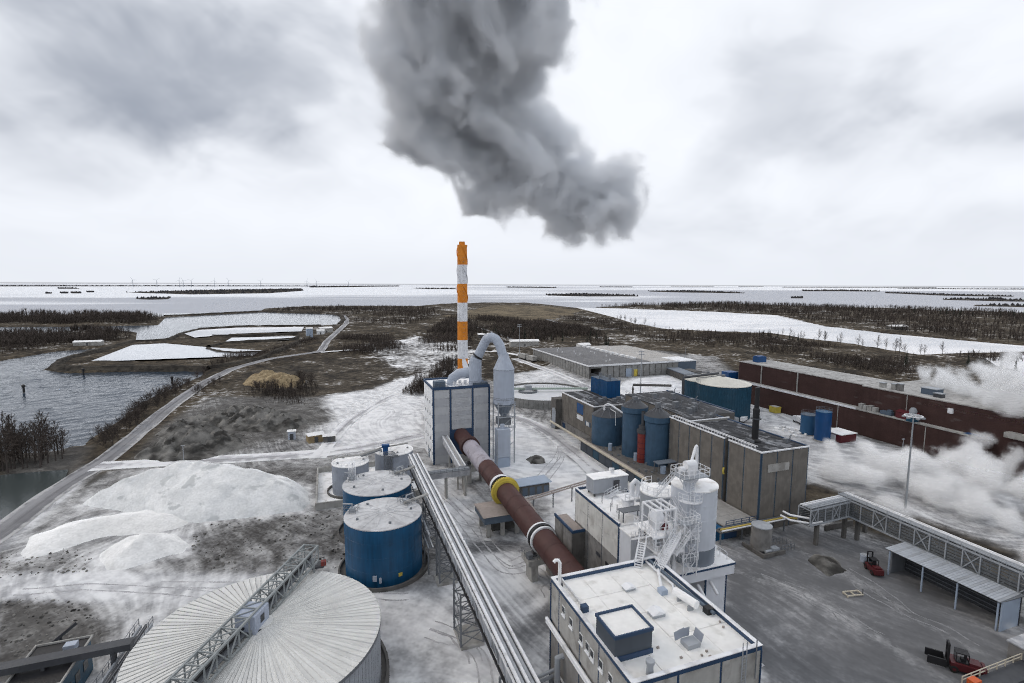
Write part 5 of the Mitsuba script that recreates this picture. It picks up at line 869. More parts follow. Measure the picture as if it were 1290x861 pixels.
# --- long conveyor gallery with its towers
cg = thing('conveyor_gallery', 'long white-ridged conveyor gallery rising past the blue tanks to the lower edge', 'conveyor gallery')
y0, y1 = 36.0, 127.5
put('floor', MB().box(18.1, y0, 9.2, 20.2, y1, 9.45), 'dark_steel', cg)
put('roof', MB().box(17.95, y0, 11.75, 20.35, y1, 11.9), 'dark_steel', cg)
for k, x in enumerate((18.0, 18.42, 18.98, 19.4, 20.0)): put('roof_strip', MB().box(x, y0, 11.903, x + (0.32, .3, .3, .36, .3)[k], y1, 12.05 if k % 2 else 12.22), ('white_steel', 'galvanised', 'white_steel', 'galvanised', 'white_steel')[k], cg)
for s, x in ((-1, 18.05), (1, 20.25)):
    for k in range(30):
        ya = y0 + (y1 - y0) * k / 30; yb = y0 + (y1 - y0) * (k + 1) / 30
        put('side_sheet', MB().box(x - 0.03, ya + 0.05, 9.5, x + 0.03, yb - 0.05, 11.2), ('mid_steel', 'galvanised', 'galv_dusty')[(k * 7) % 3], cg)
        put('brace', MB().bar((x + s * 0.12, ya, 9.4), (x + s * 0.12, yb, 11.75) if k % 2 else (x + s * 0.12, yb, 11.75), 0.12), 'galvanised', cg)
    put('chord', MB().box(x - 0.12 + s * .14, y0, 8.85, x + 0.12 + s * .14, y1, 9.2), 'black_paint', cg); put('chord', MB().box(x - 0.1 + s * .14, y0, 11.35, x + 0.1 + s * .14, y1, 11.6), 'white_steel', cg)
put('lamp_bracket', MB().tube([(20.3, 78.4, 12), (20.3, 78.4, 13.2), (19.7, 78.4, 13.2)], 0.09, 6), 'galvanised', cg)
for ty, hw, dp in ((104.2, 1.3, 1.3), (89.3, 1.4, 1.4), (72.6, 1.8, 2.2), (51.5, 1.4, 1.4)):
    tw = put('tower', MB().box(17.2, ty - dp - .4, -0.1, 20.9, ty + dp + .4, 0.35), 'concrete_light', cg)
    for sx in (-1, 1):
        for sy in (-1, 1): put('leg', MB().box(19.05 + sx * hw - .13, ty + sy * dp - .13, 0.3, 19.05 + sx * hw + .13, ty + sy * dp + .13, 8.9), 'mid_steel', tw)
    for k in range(4):
        za, zb = 0.4 + 2.1 * k, 2.5 + 2.1 * k
        for s in (-1, 1):
            put('brace', MB().bar((19.05 - hw, ty + s * dp, za), (19.05 + hw, ty + s * dp, zb), 0.11).bar((19.05 + hw, ty + s * dp, za), (19.05 - hw, ty + s * dp, zb), 0.11).bar((19.05 - hw, ty + s * dp, zb), (19.05 + hw, ty + s * dp, zb), 0.13), 'mid_steel', tw)
            put('brace', MB().bar((19.05 + s * hw, ty - dp, za), (19.05 + s * hw, ty + dp, zb), 0.11).bar((19.05 + s * hw, ty + dp, za), (19.05 + s * hw, ty - dp, zb), 0.11), 'mid_steel', tw)
pk = thing('pipe_rack', 'tangled grey steel pipe rack between the blue tanks and the conveyor', 'pipe rack')
for k in range(9):
    y = 92 + 4.2 * k
    put('leg', MB().box(16.25, y, 0, 16.5, y + .22, 9.2), 'mid_steel', pk); put('cross_bar', MB().bar((15.9, y + .1, 6.2), (17.6, y + .1, 6.2), 0.18).bar((15.9, y + .1, 8.6), (17.6, y + .1, 8.6), 0.18), 'mid_steel', pk)
for k, (x, z) in enumerate(((16.1, 6.45), (16.5, 6.42), (16.9, 6.5), (16.3, 8.85), (16.8, 8.8))): put('pipe', MB().tube([(x, 90, z), (x, 128, z)], 0.12 + 0.05 * (k % 2), 7), ('galvanised', 'mid_steel', 'white_steel')[k % 3], pk)
for t, (xx, yy) in enumerate(((15.2, 99.5), (15.6, 116.5))): put('pipe', MB().tube([(xx - 2.2, yy, 11.7), (xx, yy + .6, 11.9), (18.0, yy + 1.0, 12.4)], 0.28, 8), 'concrete_light', pk)

# --- lime kiln building
kb = thing('kiln_building', 'tall white and grey kiln building with dark blue trim', 'building')
shell(kb, 29.2, 151.2, 46.5, 167, 0, 23.2, 'concrete_light')
BX = (29.0, 34.3, 41.3, 46.7)
for i, (z0, z1) in enumerate(((0, 23.1), (10.6, 23.1), (0, 23.1))):
    for k, (a, b) in enumerate(np.array([(z0 + (z1 - z0) * j / 9, z0 + (z1 - z0) * (j + 1) / 9) for j in range(9)])):
        put('wall_panel', MB().box(BX[i] + .35, 151.0, a + .02, BX[i + 1] - .35, 151.22, b - .02), 'clad_grey' if k % 2 else 'clad_grey_b', kb)
for x in BX: put('trim', MB().box(x - .26, 150.95, 0, x + .26, 151.24, 23.2), 'blue_trim', kb)
put('kiln_opening', MB().box(34.62, 151.05, 2.5, 40.98, 151.21, 10.5), 'blue_trim', kb)
for i in range(4):
    for j in range(6):
        put('wall_panel', MB().box(29.0, 151.9 + i * 3.75, 0.2 + j * 3.85, 29.22, 155.5 + i * 3.75, 3.85 + j * 3.85), 'pale_panel', kb)
    for j in range(5):
        f = put('window', MB().box(28.94, 152.4 + i * 3.75, 2.6 + j * 3.85, 29.05, 153.3 + i * 3.75, 3.5 + j * 3.85), 'mid_steel', kb); put('pane', MB().box(28.92, 152.5 + i * 3.75, 2.7 + j * 3.85, 28.945, 153.2 + i * 3.75, 3.4 + j * 3.85), 'window_glass', f)
put('door', MB().box(28.93, 158, 0, 29.0, 160, 3.0), 'slate_blue', kb)
put('roof', MB().box(29.1, 151.1, 23.2, 46.6, 167.1, 23.4), 'dusty_white', kb); roof_edge(kb, 29.0, 151.0, 46.7, 167.2, 23.2, 0.8, 0.3, 'blue_trim')
put('roof_hut', MB().box(29.6, 151.6, 23.4, 33.0, 154.6, 25.6), 'slate_blue', kb)
put('roof_cabin', MB().box(41.6, 151.6, 23.4, 46.4, 153.2, 24.6), 'slate_blue', kb)
for k in range(8): put('roof_unit', MB().box(33.5 + k * 1.3, 152.2 + (k * 5 % 7), 23.4, 34.3 + k * 1.3, 153.2 + (k * 5 % 7), 24.1 + 0.3 * (k % 3)), 'white_steel', kb)
m = MB(); railing(m, [(29.2, 151.3, 24.0), (46.4, 151.3, 24.0)], 1.1, 2.2); railing(m, [(46.4, 151.3, 24), (46.4, 166.8, 24)], 1.1, 2.2); put('railing', m, 'mid_steel', kb)
fd = thing('flue_duct', 'fat pale grey flue duct bent like a hairpin above the kiln building', 'duct')
put('elbow', MB().tube([(35.8, 157, 23.4), (36.4, 156.8, 25.6), (38.2, 156.2, 27.0), (40.6, 155.4, 27.4), (42.0, 155, 27.4)], 1.55, 18), 'vessel_grey', fd, 40)
put('riser', MB().tube([(42.9, 153.6, 23.6), (42.9, 153.6, 31.0), (43.3, 153.3, 32.4)], [2.0, 2.0, 1.7], 18), 'vessel_grey', fd, 40)
put('flange', MB().tube([(43.5, 153.2, 32.5), (43.75, 153.1, 32.9)], 1.75, 18), 'black_paint', fd, 40)
A0 = [(43.6, 153.2, 32.6), (45.0, 152.2, 36.0), (46.0, 151.4, 38.2), (47.2, 150.4, 38.9), (48.4, 149.6, 38.3), (49.4, 148.8, 36.6), (50.2, 147.9, 33.2)]
put('hairpin', MB().tube([tuple(np.array([np.interp(t, range(7), [p[i] for p in A0]) for i in range(3)])) for t in np.linspace(0, 6, 19)], 1.45, 18), 'vessel_grey', fd, 40)
pc = thing('dust_collector', 'pale blue-grey dust collector tower right of the kiln building', 'dust collector')
put('cone', MB().lathe((50.3, 147.4), [(1.4, 34.0), (1.5, 33.2), (3.2, 29.4), (3.25, 29.2)], 24), 'vessel_grey', pc, 40)
bdy = put('body', MB().lathe((50.3, 147.4), [(3.2, 18.6), (3.2, 29.3)], 24), 'vessel_grey', pc, 40)
for z in (20.0, 20.5, 29.2): put('band', MB().lathe((50.3, 147.4), [(3.2, z - .12), (3.3, z - .1), (3.3, z + .1), (3.2, z + .12)], 24), 'grey_tank', bdy)
put('hopper', MB().lathe((50.3, 147.4), [(3.2, 18.6), (1.0, 14.6), (0.6, 14.4)], 24), 'vessel_dark', pc, 40)
for sx in (-1, 1):
    for sy in (-1, 1):
        put('leg', MB().box(50.3 + sx * 2.6 - .15, 147.4 + sy * 2.6 - .15, 0, 50.3 + sx * 2.6 + .15, 147.4 + sy * 2.6 + .15, 19.4), 'galvanised', pc)
m = MB()
for z in (11.5, 14.8, 18.2):
    railing(m, [(47.4, 144.5, z), (53.2, 144.5, z), (53.2, 150.3, z)], 1.1, 1.4); m.box(47.4, 144.4, z - .15, 53.3, 145.2, z - .02)
for k in range(3): m.bar((47.7, 144.7, 3 + 4 * k), (52.9, 144.7, 7 + 4 * k), 0.14)
put('platform', m, 'galvanised', pc)
put('screw_box', MB().box(48.2, 145.4, 12.0, 52.0, 149.0, 14.2), 'mid_steel', pc)
rv = thing('dust_bin', 'upright pale grey bin under the dust collector', 'bin')
put('body', MB().box(46.7, 142.2, 3.0, 50.7, 145.4, 11.6), 'vessel_grey', rv); put('base', MB().box(46.7, 142.0, 0, 50.6, 145.6, 2.9), 'pale_blue', rv); put('top', MB().cyl((48.6, 143.8), 0.7, 11.6, 12.9, 14), 'vessel_grey', rv)
m = MB()
for k in range(9): m.box(46.85, 142.05, 0.6 + k * 1.15, 46.95, 142.2, 0.7 + k * 1.15)
m.box(46.3, 142.0, 0, 46.5, 142.2, 11); put('ladder', m, 'galvanised', rv)

# --- chimney
ch = thing('chimney', 'tall chimney banded in orange and white behind the kiln building', 'chimney')
CX, CY = 48.1, 190.0
HB = [69.8, 62.4, 55.3, 48.2, 41.1, 34.0, 26.9, 19.8, 12.7, 0]
for k in range(9):
    c = ((random.Random(k).random() - .5) * 0.06, (random.Random(k + 9).random() - .5) * 0.06); r = 1.82 + 0.02 * (k % 2) + 0.02 * k
    b = put('band', MB().lathe((CX + c[0], CY + c[1]), [(0.9, HB[k]), (r, HB[k]), (r + 0.02, HB[k + 1]), (0.9, HB[k + 1])], 28), 'orange_paint' if k % 2 == 0 else 'stack_white', ch, 40)
    if k < 3:
        for j in range(3):
            pts = [(CX + (r + .16) * math.cos(a), CY + (r + .16) * math.sin(a), HB[k] - (HB[k] - HB[k + 1]) * t) for t in np.linspace(0, 1, 14) for a in [2.2 * (k + t) + j * 2.094]]
            put('strake', MB().tube(pts, [0.14] * 14, 5), 'orange_paint' if k % 2 == 0 else 'stack_white', b, True)
put('rim', MB().lathe((CX, CY), [(1.1, 69.0), (1.1, 71.0), (0.85, 71.0), (0.85, 69.0)], 24), 'orange_paint', ch, 40)
put('lining', MB().cyl((CX, CY), 0.86, 69.4, 70.2, 20), 'black_paint', ch)
put('flue', MB().tube([(CX - .2, CY - 1.2, 27.0), (CX + .6, CY - 2.4, 23.5), (CX + 1.0, CY - 4.4, 20.0), (46.5, 178, 19.4), (41.5, 166, 24.6)], [0.7, 1.1, 1.3, 1.3, 1.3], 14), 'stack_white', ch, 40)
m = MB()
for k in range(46): m.box(CX - .3, CY - 2.15, 2 + 1.4 * k, CX + .3, CY - 2.05, 2.06 + 1.4 * k)
put('ladder', m, 'galvanised', ch, kind='stuff')

# --- rotary kiln
kn = thing('rotary_kiln', 'long rust-brown rotary kiln tube sloping down from the kiln building', 'kiln')
KA, KB_ = np.array([37.6, 153.0, 8.5]), np.array([35.9, 50.0, 7.2])
KP = lambda y: KA + (KB_ - KA) * (153.0 - y) / 103.0
def kseg(name, ya, yb, r, mat, n=40): return put(name, MB().tube([KP(ya), KP(yb)], r, n), mat, kn, 40)
kseg('shell', 153, 139.6, 2.3, 'rust_brown'); kseg('collar', 141.2, 139.0, 2.85, 'rust_dark'); kseg('hot_shell', 139.0, 122.0, 2.32, 'kiln_grey')
kseg('shell', 122.0, 108.9, 2.3, 'rust_brown'); kseg('shell', 108.9, 52, 2.3, 'rust_brown')
for ya in (118, 113, 99, 94, 78, 72, 66): kseg('weld_band', ya, ya - .25, 2.33, 'rust_dark')
kseg('tyre', 110.6, 109.6, 2.62, 'white_steel'); kseg('tyre', 109.4, 108.9, 2.7, 'black_paint')
gr = kseg('girth_gear', 107.2, 106.3, 3.15, 'yellow_paint'); kseg('girth_gear_flange', 107.5, 106.0, 2.8, 'yellow_paint')
gm = MB(); cc = KP(106.75)
for k in range(48):
    a = 2 * math.pi * k / 48; gm.bar(cc + np.array([3.1 * math.cos(a), 0, 3.1 * math.sin(a)]), cc + np.array([3.32 * math.cos(a), 0, 3.32 * math.sin(a)]), 0.85, 0.2)
put('tooth', gm, 'yellow_paint', gr, kind='stuff')
kseg('tyre', 85.6, 85.1, 2.62, 'white_steel'); kseg('tyre', 84.9, 84.1, 2.72, 'black_paint'); kseg('tyre', 83.9, 83.4, 2.62, 'white_steel')
def pier(y, label, mat='concrete_light'):
    p = thing('kiln_pier', label, 'pier', 'piers under the rotary kiln'); c = KP(y)
    for x in (c[0] - 2.6, c[0] + 1.6): put('column', MB().box(x, y - 1.4, 0, x + 1.3, y + 1.4, 3.4), mat, p)
    put('cap', MB().box(c[0] - 3.4, y - 1.9, 3.4, c[0] + 3.4, y + 1.9, 4.4), mat, p)
    for s in (-1, 1): put('roller', MB().tube([c + [s * 1.7, -0.5, -2.95], c + [s * 1.7, 0.5, -2.95]], 0.55, 14), 'dark_steel', p)
    m = MB(); railing(m, [(c[0] - 3.3, y - 1.8, 4.4), (c[0] - 3.3, y + 1.8, 4.4)], 1.1, 1.2); railing(m, [(c[0] - 3.3, y - 1.8, 4.4), (c[0] - 1.6, y - 1.8, 4.4)], 1.1, 1.2); m.box(c[0] - 3.2, y - 1.2, 4.4, c[0] - 2.2, y + 0.2, 5.3); put('railing', m, 'mid_steel', p)
pier(84.5, 'concrete pier with a railed top under the near end of the kiln')
pier(134.5, 'dark concrete pier under the pale part of the kiln')
ks = thing('kiln_drive_house', 'grey drive house with a dusty pitched roof on concrete legs under the kiln', 'building')
put('fascia', MB().box(30.2, 101.2, 3.4, 41.9, 108.8, 5.0), 'slate_blue', ks)
m = MB(); m.add([[29.9, 101, 5.0], [42.2, 101, 5.0], [42.2, 109, 5.0], [29.9, 109, 5.0], [29.9, 105, 5.55], [42.2, 105, 5.55]], [[0, 1, 5], [0, 5, 4], [2, 3, 4], [2, 4, 5], [3, 0, 4], [1, 2, 5]]); put('roof', m, 'dust_roof', ks)
for x in (31, 34.2, 37.6, 40.6):
    for y in (101.9, 107.6): put('leg', MB().box(x, y, 0, x + .9, y + .7, 3.4), 'concrete_light', ks)
put('inner_wall', MB().box(33.0, 104.5, 0, 40.0, 106.5, 3.4), 'concrete_dark', ks)
stairs(ks, (40.3, 100.4, 0), (36.8, 100.4, 3.4), 0.9, 'galvanised')
cv = thing('feed_conveyor', 'short covered conveyor leaving the kiln building beside the kiln', 'conveyor gallery')
put('casing', MB().bar((32.4, 150.6, 8.0), (32.0, 127.2, 6.6), 2.0, 1.7), 'galv_dusty', cv)
for o in (-0.75, 0.0, 0.75): put('roof_strip', MB().bar((32.4 + o, 150.6, 8.95), (32.0 + o, 127.2, 7.55), 0.3, 0.14), 'white_steel' if o else 'concrete_light', cv)
for y in (130, 140): put('leg', MB().box(31.2, y, 0, 31.6, y + .4, 6.2), 'concrete_light', cv); put('leg', MB().box(32.6, y, 0, 33.0, y + .4, 6.2), 'concrete_light', cv)
xb = thing('cross_gallery', 'dusty pipe gallery crossing from the conveyor to the kiln feed', 'pipe bridge')
put('casing', MB().box(20.8, 125.0, 5.6, 33.4, 127.0, 7.0), 'galv_dusty', xb)
for y in (125.1, 126.0, 126.7): put('pipe', MB().tube([(20.6, y, 7.25), (33.4, y, 7.25)], 0.2, 8), 'galvanised', xb)
for x in (22, 27, 32): put('leg', MB().box(x, 125.2, 0, x + .5, 126.8, 5.6), 'concrete_light', xb)
m = MB(); railing(m, [(20.8, 124.9, 7.0), (33.4, 124.9, 7.0)], 1.0, 1.6); put('railing', m, 'mid_steel', xb)
bs = thing('low_shed', 'low shed with a pale blue roof right of the yellow kiln gear', 'shed')
put('wall', MB().box(45.6, 120.0, 0, 53.8, 124.6, 2.6), 'concrete_dark', bs); m = MB(); m.bar((45.2, 122.3, 2.85), (54.4, 122.3, 3.05), 5.2, 0.2); put('roof', m, 'pale_blue', bs)
for k in range(4): put('door', MB().box(46.2 + 2 * k, 119.92, 0.1, 47.6 + 2 * k, 119.99, 2.2), 'slate_blue', bs)
pb = thing('thin_pipe_bridge', 'thin rusty pipe bridge on trestles from the kiln to the mill', 'pipe bridge')
for k, z in enumerate((4.0, 4.35)): put('pipe', MB().tube([(42.5, 108.5 + .4 * k, z), (60, 113.5 + .4 * k, z), (76, 118 + .4 * k, z)], 0.2, 8), 'dust_roof', pb)
for x in (45, 51, 57, 63, 69): y = 108.9 + (x - 42.5) * 0.285; put('trestle', MB().bar((x, y, 0), (x, y, 3.8), 0.25).bar((x - .1, y - .7, 3.75), (x - .1, y + 1, 3.75), 0.2), 'mid_steel', pb)
solo('stone_heap', mound([(58.0, 142.5), (61.5, 142.0), (63.5, 145), (61, 148), (57.5, 146.5)], 1.0, 2.6, 0.4, 31, 0.25), 'gravel', 'small dark heap of stones on the white yard right of the kiln building', 'heap', smooth=True)

# --- roof building in the foreground
NX0, NX1, NY0, NY1, NZ = 24.1, 38.8, 35.4, 52.9, 20.0
nb = thing('burner_building', 'flat-roofed building with a white dusty roof at the bottom of the picture', 'building')
shell(nb, NX0 + .15, NY0 + .15, NX1 - .15, NY1 - .15, 0, NZ - .6, 'concrete_light')
BY = [52.9, 50.6, 45.4, 41.3, 35.4]
clad(nb, '-y', NX0, NX1, 14.6, NZ - .35, NY0 + .15, 3, 'concrete_light', 'blue_trim', 0.15, 0.3); clad(nb, '-y', NX0, NX1, 0, 14.5, NY0 + .15, 3, 'concrete_light', 'blue_trim', 0.15, 0.3)
for (ya, yb) in zip(BY[1:], BY[:-1]):
    put('wall_panel', MB().box(NX0, ya + .12, 15.0, NX0 + .16, yb - .12, NZ - .35), 'concrete_light', nb); put('wall_panel', MB().box(NX0, ya + .12, 0, NX0 + .16, yb - .12, 14.4), 'concrete_panel_b', nb)
    put('trim', MB().box(NX0 + .02, yb - .1, 0, NX0 + .14, yb + .1, NZ - .35), 'blue_trim', nb)
clad(nb, '+x', NY0, NY1, 0, NZ - .35, NX1 - .15, 4, 'concrete_light', 'blue_trim', 0.15, 0.3); clad(nb, '+y', NX0, NX1, 0, NZ - .35, NY1 - .15, 3, 'concrete_light', 'blue_trim', 0.15, 0.3)
for y, z in ((48.9, 17.6), (47.0, 17.4), (44.6, 17.2), (43.2, 17.2), (42.2, 17.1), (40.4, 17.3), (38.6, 17.2), (37.4, 16.9)):
    f = put('window', MB().box(NX0 - .06, y, z, NX0 + .1, y + .75, z + 1.1), 'pale_panel', nb); put('pane', MB().box(NX0 - .09, y + .08, z + .35, NX0 - .055, y + .67, z + 1.02), 'window_glass', f); put('sill', MB().box(NX0 - .16, y - .1, z - .12, NX0 - .062, y + .85, z), 'white_steel', f)
for z, r in ((14.75, 0.22), (14.3, 0.16)): put('pipe', MB().tube([(NX0 - .35, NY1 + .4, z), (NX0 - .35, NY0, z)], r, 10), 'white_steel', nb, 40)
for k in range(4): put('louvre', MB().box(NX0 - .05, 47.6 - 3.4 * k, 9.2, NX0 + .1, 49.9 - 3.4 * k, 9.6), 'white_steel', nb)
put('duct', MB().tube([(NX0 - .7, 49.3, 4), (NX0 - .7, 49.3, 12.6), (NX0 + .1, 49.3, 12.6)], 0.34, 12), 'galvanised', nb, 40)
rfn = put('roof', MB().box(NX0 + .2, NY0 + .2, NZ - .65, NX1 - .2, NY1 - .2, NZ - .48), 'concrete_dark', nb)
for i in range(4):
    for j in range(4):
        xa, xb_ = NX0 + .35 + i * 3.53, NX0 + .35 + (i + 1) * 3.53 - .05; ya, yb = NY0 + .35 + j * 4.22, NY0 + .35 + (j + 1) * 4.22 - .05
        put('roof_sheet', MB().box(xa, ya, NZ - .47, xb_, yb, NZ - .395 + 0.012 * ((i * 3 + j * 5) % 4)), 'roof_white', rfn)
for n_, q in (('parapet', (NX0, NY0, NX1, NY0 + .35)), ('parapet', (NX0, NY1 - .35, NX1, NY1)), ('parapet', (NX0, NY0 + .353, NX0 + .35, NY1 - .353)), ('parapet', (NX1 - .35, NY0 + .353, NX1, NY1 - .353))):
    w = put(n_, MB().box(q[0], q[1], NZ - .36, q[2], q[3], NZ + .12), 'blue_trim', nb); put('coping', MB().box(q[0] - .05, q[1] - .05, NZ + .123, q[2] + .05, q[3] + .05, NZ + .2), 'white_steel', w)
put('gutter_upstand', MB().box(25.25, 46.9, NZ - .36, 25.4, 52.5, NZ + .02), 'white_steel', rfn); put('outlet_box', MB().box(24.9, 46.2, NZ - .4, 25.6, 46.9, NZ + .3), 'blue_trim', rfn)
rh = put('roof_hut', MB().box(24.3, 38.7, NZ - .39, 28.4, 42.3, NZ + 2.0), 'slate_dark', nb)
for q in ((24.2, 38.6, 28.5, 38.75), (24.2, 42.25, 28.5, 42.4), (24.2, 38.753, 24.35, 42.247), (28.35, 38.753, 28.5, 42.247)): put('coping', MB().box(q[0], q[1], NZ + 1.95, q[2], q[3], NZ + 2.3), 'blue_trim', rh)
put('hut_roof', MB().box(24.36, 38.76, NZ + 2.003, 28.34, 42.24, NZ + 2.06), 'roof_white', rh); put('skirt', MB().box(24.2, 38.6, NZ - .38, 28.5, 38.69, NZ + .15), 'blue_trim', rh)
vp = put('vent_pipe', MB().tube([(24.6, 51.6, NZ - .35), (24.6, 51.6, NZ + 2.6), (24.4, 51.6, NZ + 2.95), (24.05, 51.6, NZ + 3.0), (23.8, 51.6, NZ + 2.8)], 0.2, 12), 'dusty_white', nb, 40); put('base', MB().cyl((24.6, 51.6), 0.42, NZ - .38, NZ - .05, 14), 'dark_steel', vp)
def skylight(x, y, w, d, h, label=None, mat='galvanised'):
    k = put('roof_vent', MB().box(x, y, NZ - .38, x + w, y + d, NZ - .38 + h * .5), mat, nb); m = MB(); m.add([[x - .1, y - .1, NZ - .37 + h * .5], [x + w + .1, y - .1, NZ - .37 + h * .5], [x + w + .1, y + d + .1, NZ - .37 + h * .5], [x - .1, y + d + .1, NZ - .37 + h * .5], [x + w / 2, y - .1, NZ - .38 + h], [x + w / 2, y + d + .1, NZ - .38 + h]], [[0, 1, 4], [2, 3, 5], [1, 2, 5], [1, 5, 4], [3, 0, 4], [3, 4, 5], [0, 2, 1], [0, 3, 2]]); put('hood', m, 'white_steel', k)
skylight(31.4, 48.0, 1.3, .9, .6); skylight(31.5, 42.8, 1.5, 1.1, .8)
ov = put('open_hatch', MB().box(31.9, 37.7, NZ - .38, 33.4, 38.9, NZ + .1), 'galvanised', nb)
m = MB(); m.bar((31.9, 38.95, NZ + .1), (31.7, 38.95, NZ + 1.0), 0.06, 1.2); m.bar((31.75, 39.0, NZ + .55), (33.0, 39.0, NZ + .55), 0.06, 0.9); m.bar((33.45, 38.3, NZ + .1), (33.7, 38.3, NZ + .9), 1.2, 0.06); put('lid', m, 'grey_tank', ov)
put('vent_stub', MB().lathe((26.6, 36.4), [(0.36, NZ - .4), (0.3, NZ + .7), (0.42, NZ + .72), (0.42, NZ + 1.0), (0.01, NZ + 1.1)], 14), 'galvanised', nb)
hv = put('white_vessel', MB().tube([(36.0, 45.2, NZ + .55), (36.6, 42.2, NZ + .55)], 0.45, 14), 'dusty_white', nb, 40)
for y in (44.6, 42.8): put('saddle', MB().box(35.9, y - .1, NZ - .38, 36.6, y + .1, NZ + .2), 'galvanised', hv)
m = MB()
for k in range(6): m.tube([(36.9, 45.4 - .5 * k, NZ - .3), (36.9, 45.4 - .5 * k, NZ + .6 + .1 * (k % 2)), (36.5, 45.3 - .5 * k, NZ + .75)], 0.06, 6)
put('valve', m, 'mid_steel', hv)
put('pipe', MB().tube([(37.6, 52.4, NZ + .05), (37.6, 46, NZ + .05), (37.9, 41, NZ + .05)], 0.2, 10), 'slate_blue', nb, 40); put('pipe', MB().tube([(37.1, 52.4, NZ), (37.1, 47.0, NZ), (36.6, 46.2, NZ)], 0.13, 8), 'white_steel', nb, 40)
put('pipe_support', MB().box(37.4, 41.4, NZ - .38, 38.2, 42.2, NZ + .3), 'black_paint', nb)
m = MB()
for k, (x, y) in enumerate(((32.6, 36.6), (33.4, 36.9), (33.2, 36.2), (34.4, 36.0), (30.5, 37.0), (25.9, 36.0), (37.8, 40.0), (37.5, 39.2), (29.2, 38.9))): m.box(x, y, NZ - .4, x + .16 + .05 * (k % 3), y + .18, NZ - .2)
put('litter', m, 'dust_roof', nb)
lr = MB()
for s in (-.25, .25): lr.bar((36.4 + s, NY0 - .25, 3), (36.4 + s, NY0 - .25, NZ + 1.2), 0.07)
for k in range(56): lr.bar((36.15, NY0 - .25, 3.2 + .3 * k), (36.65, NY0 - .25, 3.2 + .3 * k), 0.04)
put('ladder', lr, 'galvanised', nb)
m = MB().tube([(37.9, NY0 - .2, NZ - 3), (37.9, NY0 - .2, NZ + 1.1)], 0.06, 6); put('rod', m, 'mid_steel', nb)

# --- slaker building behind it
sb = thing('slaker_building', 'pale panelled building with a white roof and roof cabin, behind the burner building', 'building')
shell(sb, 41.75, 66.2, 50.3, 81.0, 0, 17.5, 'concrete_light'); shell(sb, 41.75, 62.9, 49.0, 66.18, 0, 17.3, 'white_cladding', 'end_block')
for i in range(3):
    ya, yb = 66.3 + i * 4.95, 66.3 + (i + 1) * 4.95
    for j in range(3): put('wall_panel', MB().box(41.6, ya + .1, 12.0 * (j > 0) + (2.8 * (j == 2)) + (j == 0) * 0, 41.77, yb - .1, (11.95, 14.75, 17.6)[j]), 'pale_concrete' if j else 'concrete_panel_b', sb)
for i in range(4): put('trim', MB().box(41.62, 66.2 + i * 4.95 - .09, 0, 41.76, 66.2 + i * 4.95 + .09, 17.6), 'blue_trim', sb)
put('louvre', MB().box(41.5, 67.2, 9.2, 41.62, 69.8, 9.9), 'black_paint', sb); put('louvre', MB().box(41.5, 71.6, 9.5, 41.62, 73.0, 10.1), 'dark_steel', sb)
put('roof', MB().box(41.7, 66.1, 17.5, 50.3, 81.1, 17.7), 'dusty_white', sb); put('roof', MB().box(41.6, 62.8, 17.3, 49.05, 66.08, 17.5), 'dusty_white', sb)
for q in ((41.55, 66.1, 41.85, 81.1), (50.0, 66.1, 50.35, 81.1), (41.853, 80.85, 49.997, 81.15)): put('parapet', MB().box(q[0], q[1], 17.5, q[2], q[3], 18.05), 'blue_trim', sb)
put('coping', MB().box(41.5, 66.1, 18.053, 41.9, 81.2, 18.12), 'white_steel', sb)
rc = put('roof_cabin', MB().box(43.0, 76.9, 18.3, 50.0, 79.6, 20.9), 'vessel_silo', sb); put('cabin_roof', MB().box(42.9, 76.8, 20.9, 50.1, 79.7, 21.02), 'dusty_white', rc); put('door', MB().box(47.0, 76.83, 18.7, 48.2, 76.89, 20.3), 'dark_steel', rc)
put('vent', MB().tube([(47.8, 78.6, 21), (47.8, 78.6, 21.7), (47.2, 78.6, 21.7)], 0.35, 12), 'white_steel', rc)
for x in (43.4, 46.4, 49.6):
    for y in (77.2, 79.3): put('leg', MB().box(x - .12, y - .12, 17.7, x + .12, y + .12, 18.3), 'dark_steel', rc)
stairs(sb, (44.9, 75.9, 17.7), (47.6, 75.9, 18.7), 0.9); m = MB(); railing(m, [(46.9, 75.4, 17.7), (49.2, 75.4, 17.7), (49.2, 76.6, 17.7)], 1.1, .8); put('railing', m, 'white_steel', sb)
m = MB()
for x, y in ((43.2, 74.2), (43.0, 71.0), (43.6, 70.0), (44.2, 72.6), (47.2, 73.9), (48.4, 72.4)): m.tube([(x, y, 17.7), (x, y, 19.2)], 0.06, 6)
put('vent_pipe', m, 'mid_steel', sb)
an = thing('slaker_annexe', 'low dark panelled annexe at the left foot of the slaker building', 'building')
shell(an, 39.15, 77.0, 41.55, 84.5, 0, 11.6, 'concrete_dark'); put('roof', MB().box(39.3, 77.15, 11.6, 41.5, 84.4, 11.7), 'dust_roof', an)
for q in ((39.0, 76.9, 39.25, 84.6), (39.253, 76.9, 41.55, 77.12)): put('parapet', MB().box(q[0], q[1], 11.6, q[2], q[3], 12.1), 'blue_trim', an)
for k in range(2): put('wall_panel', MB().box(39.0, 77.2 + 3.6 * k, 0.5, 39.16, 80.6 + 3.6 * k, 11.5), 'concrete_panel_b', an)
dk = thing('silo_deck', 'white-topped deck on a pale column carrying the white silo', 'platform')
put('slab', MB().box(44.0, 54.2, 14.2, 53.3, 62.85, 15.8), 'white_cladding', dk); put('top', MB().box(43.95, 54.15, 15.803, 53.35, 62.8, 15.95), 'dusty_white', dk)
put('edge', MB().box(43.9, 54.08, 15.6, 53.4, 54.18, 15.85), 'blue_trim', dk)
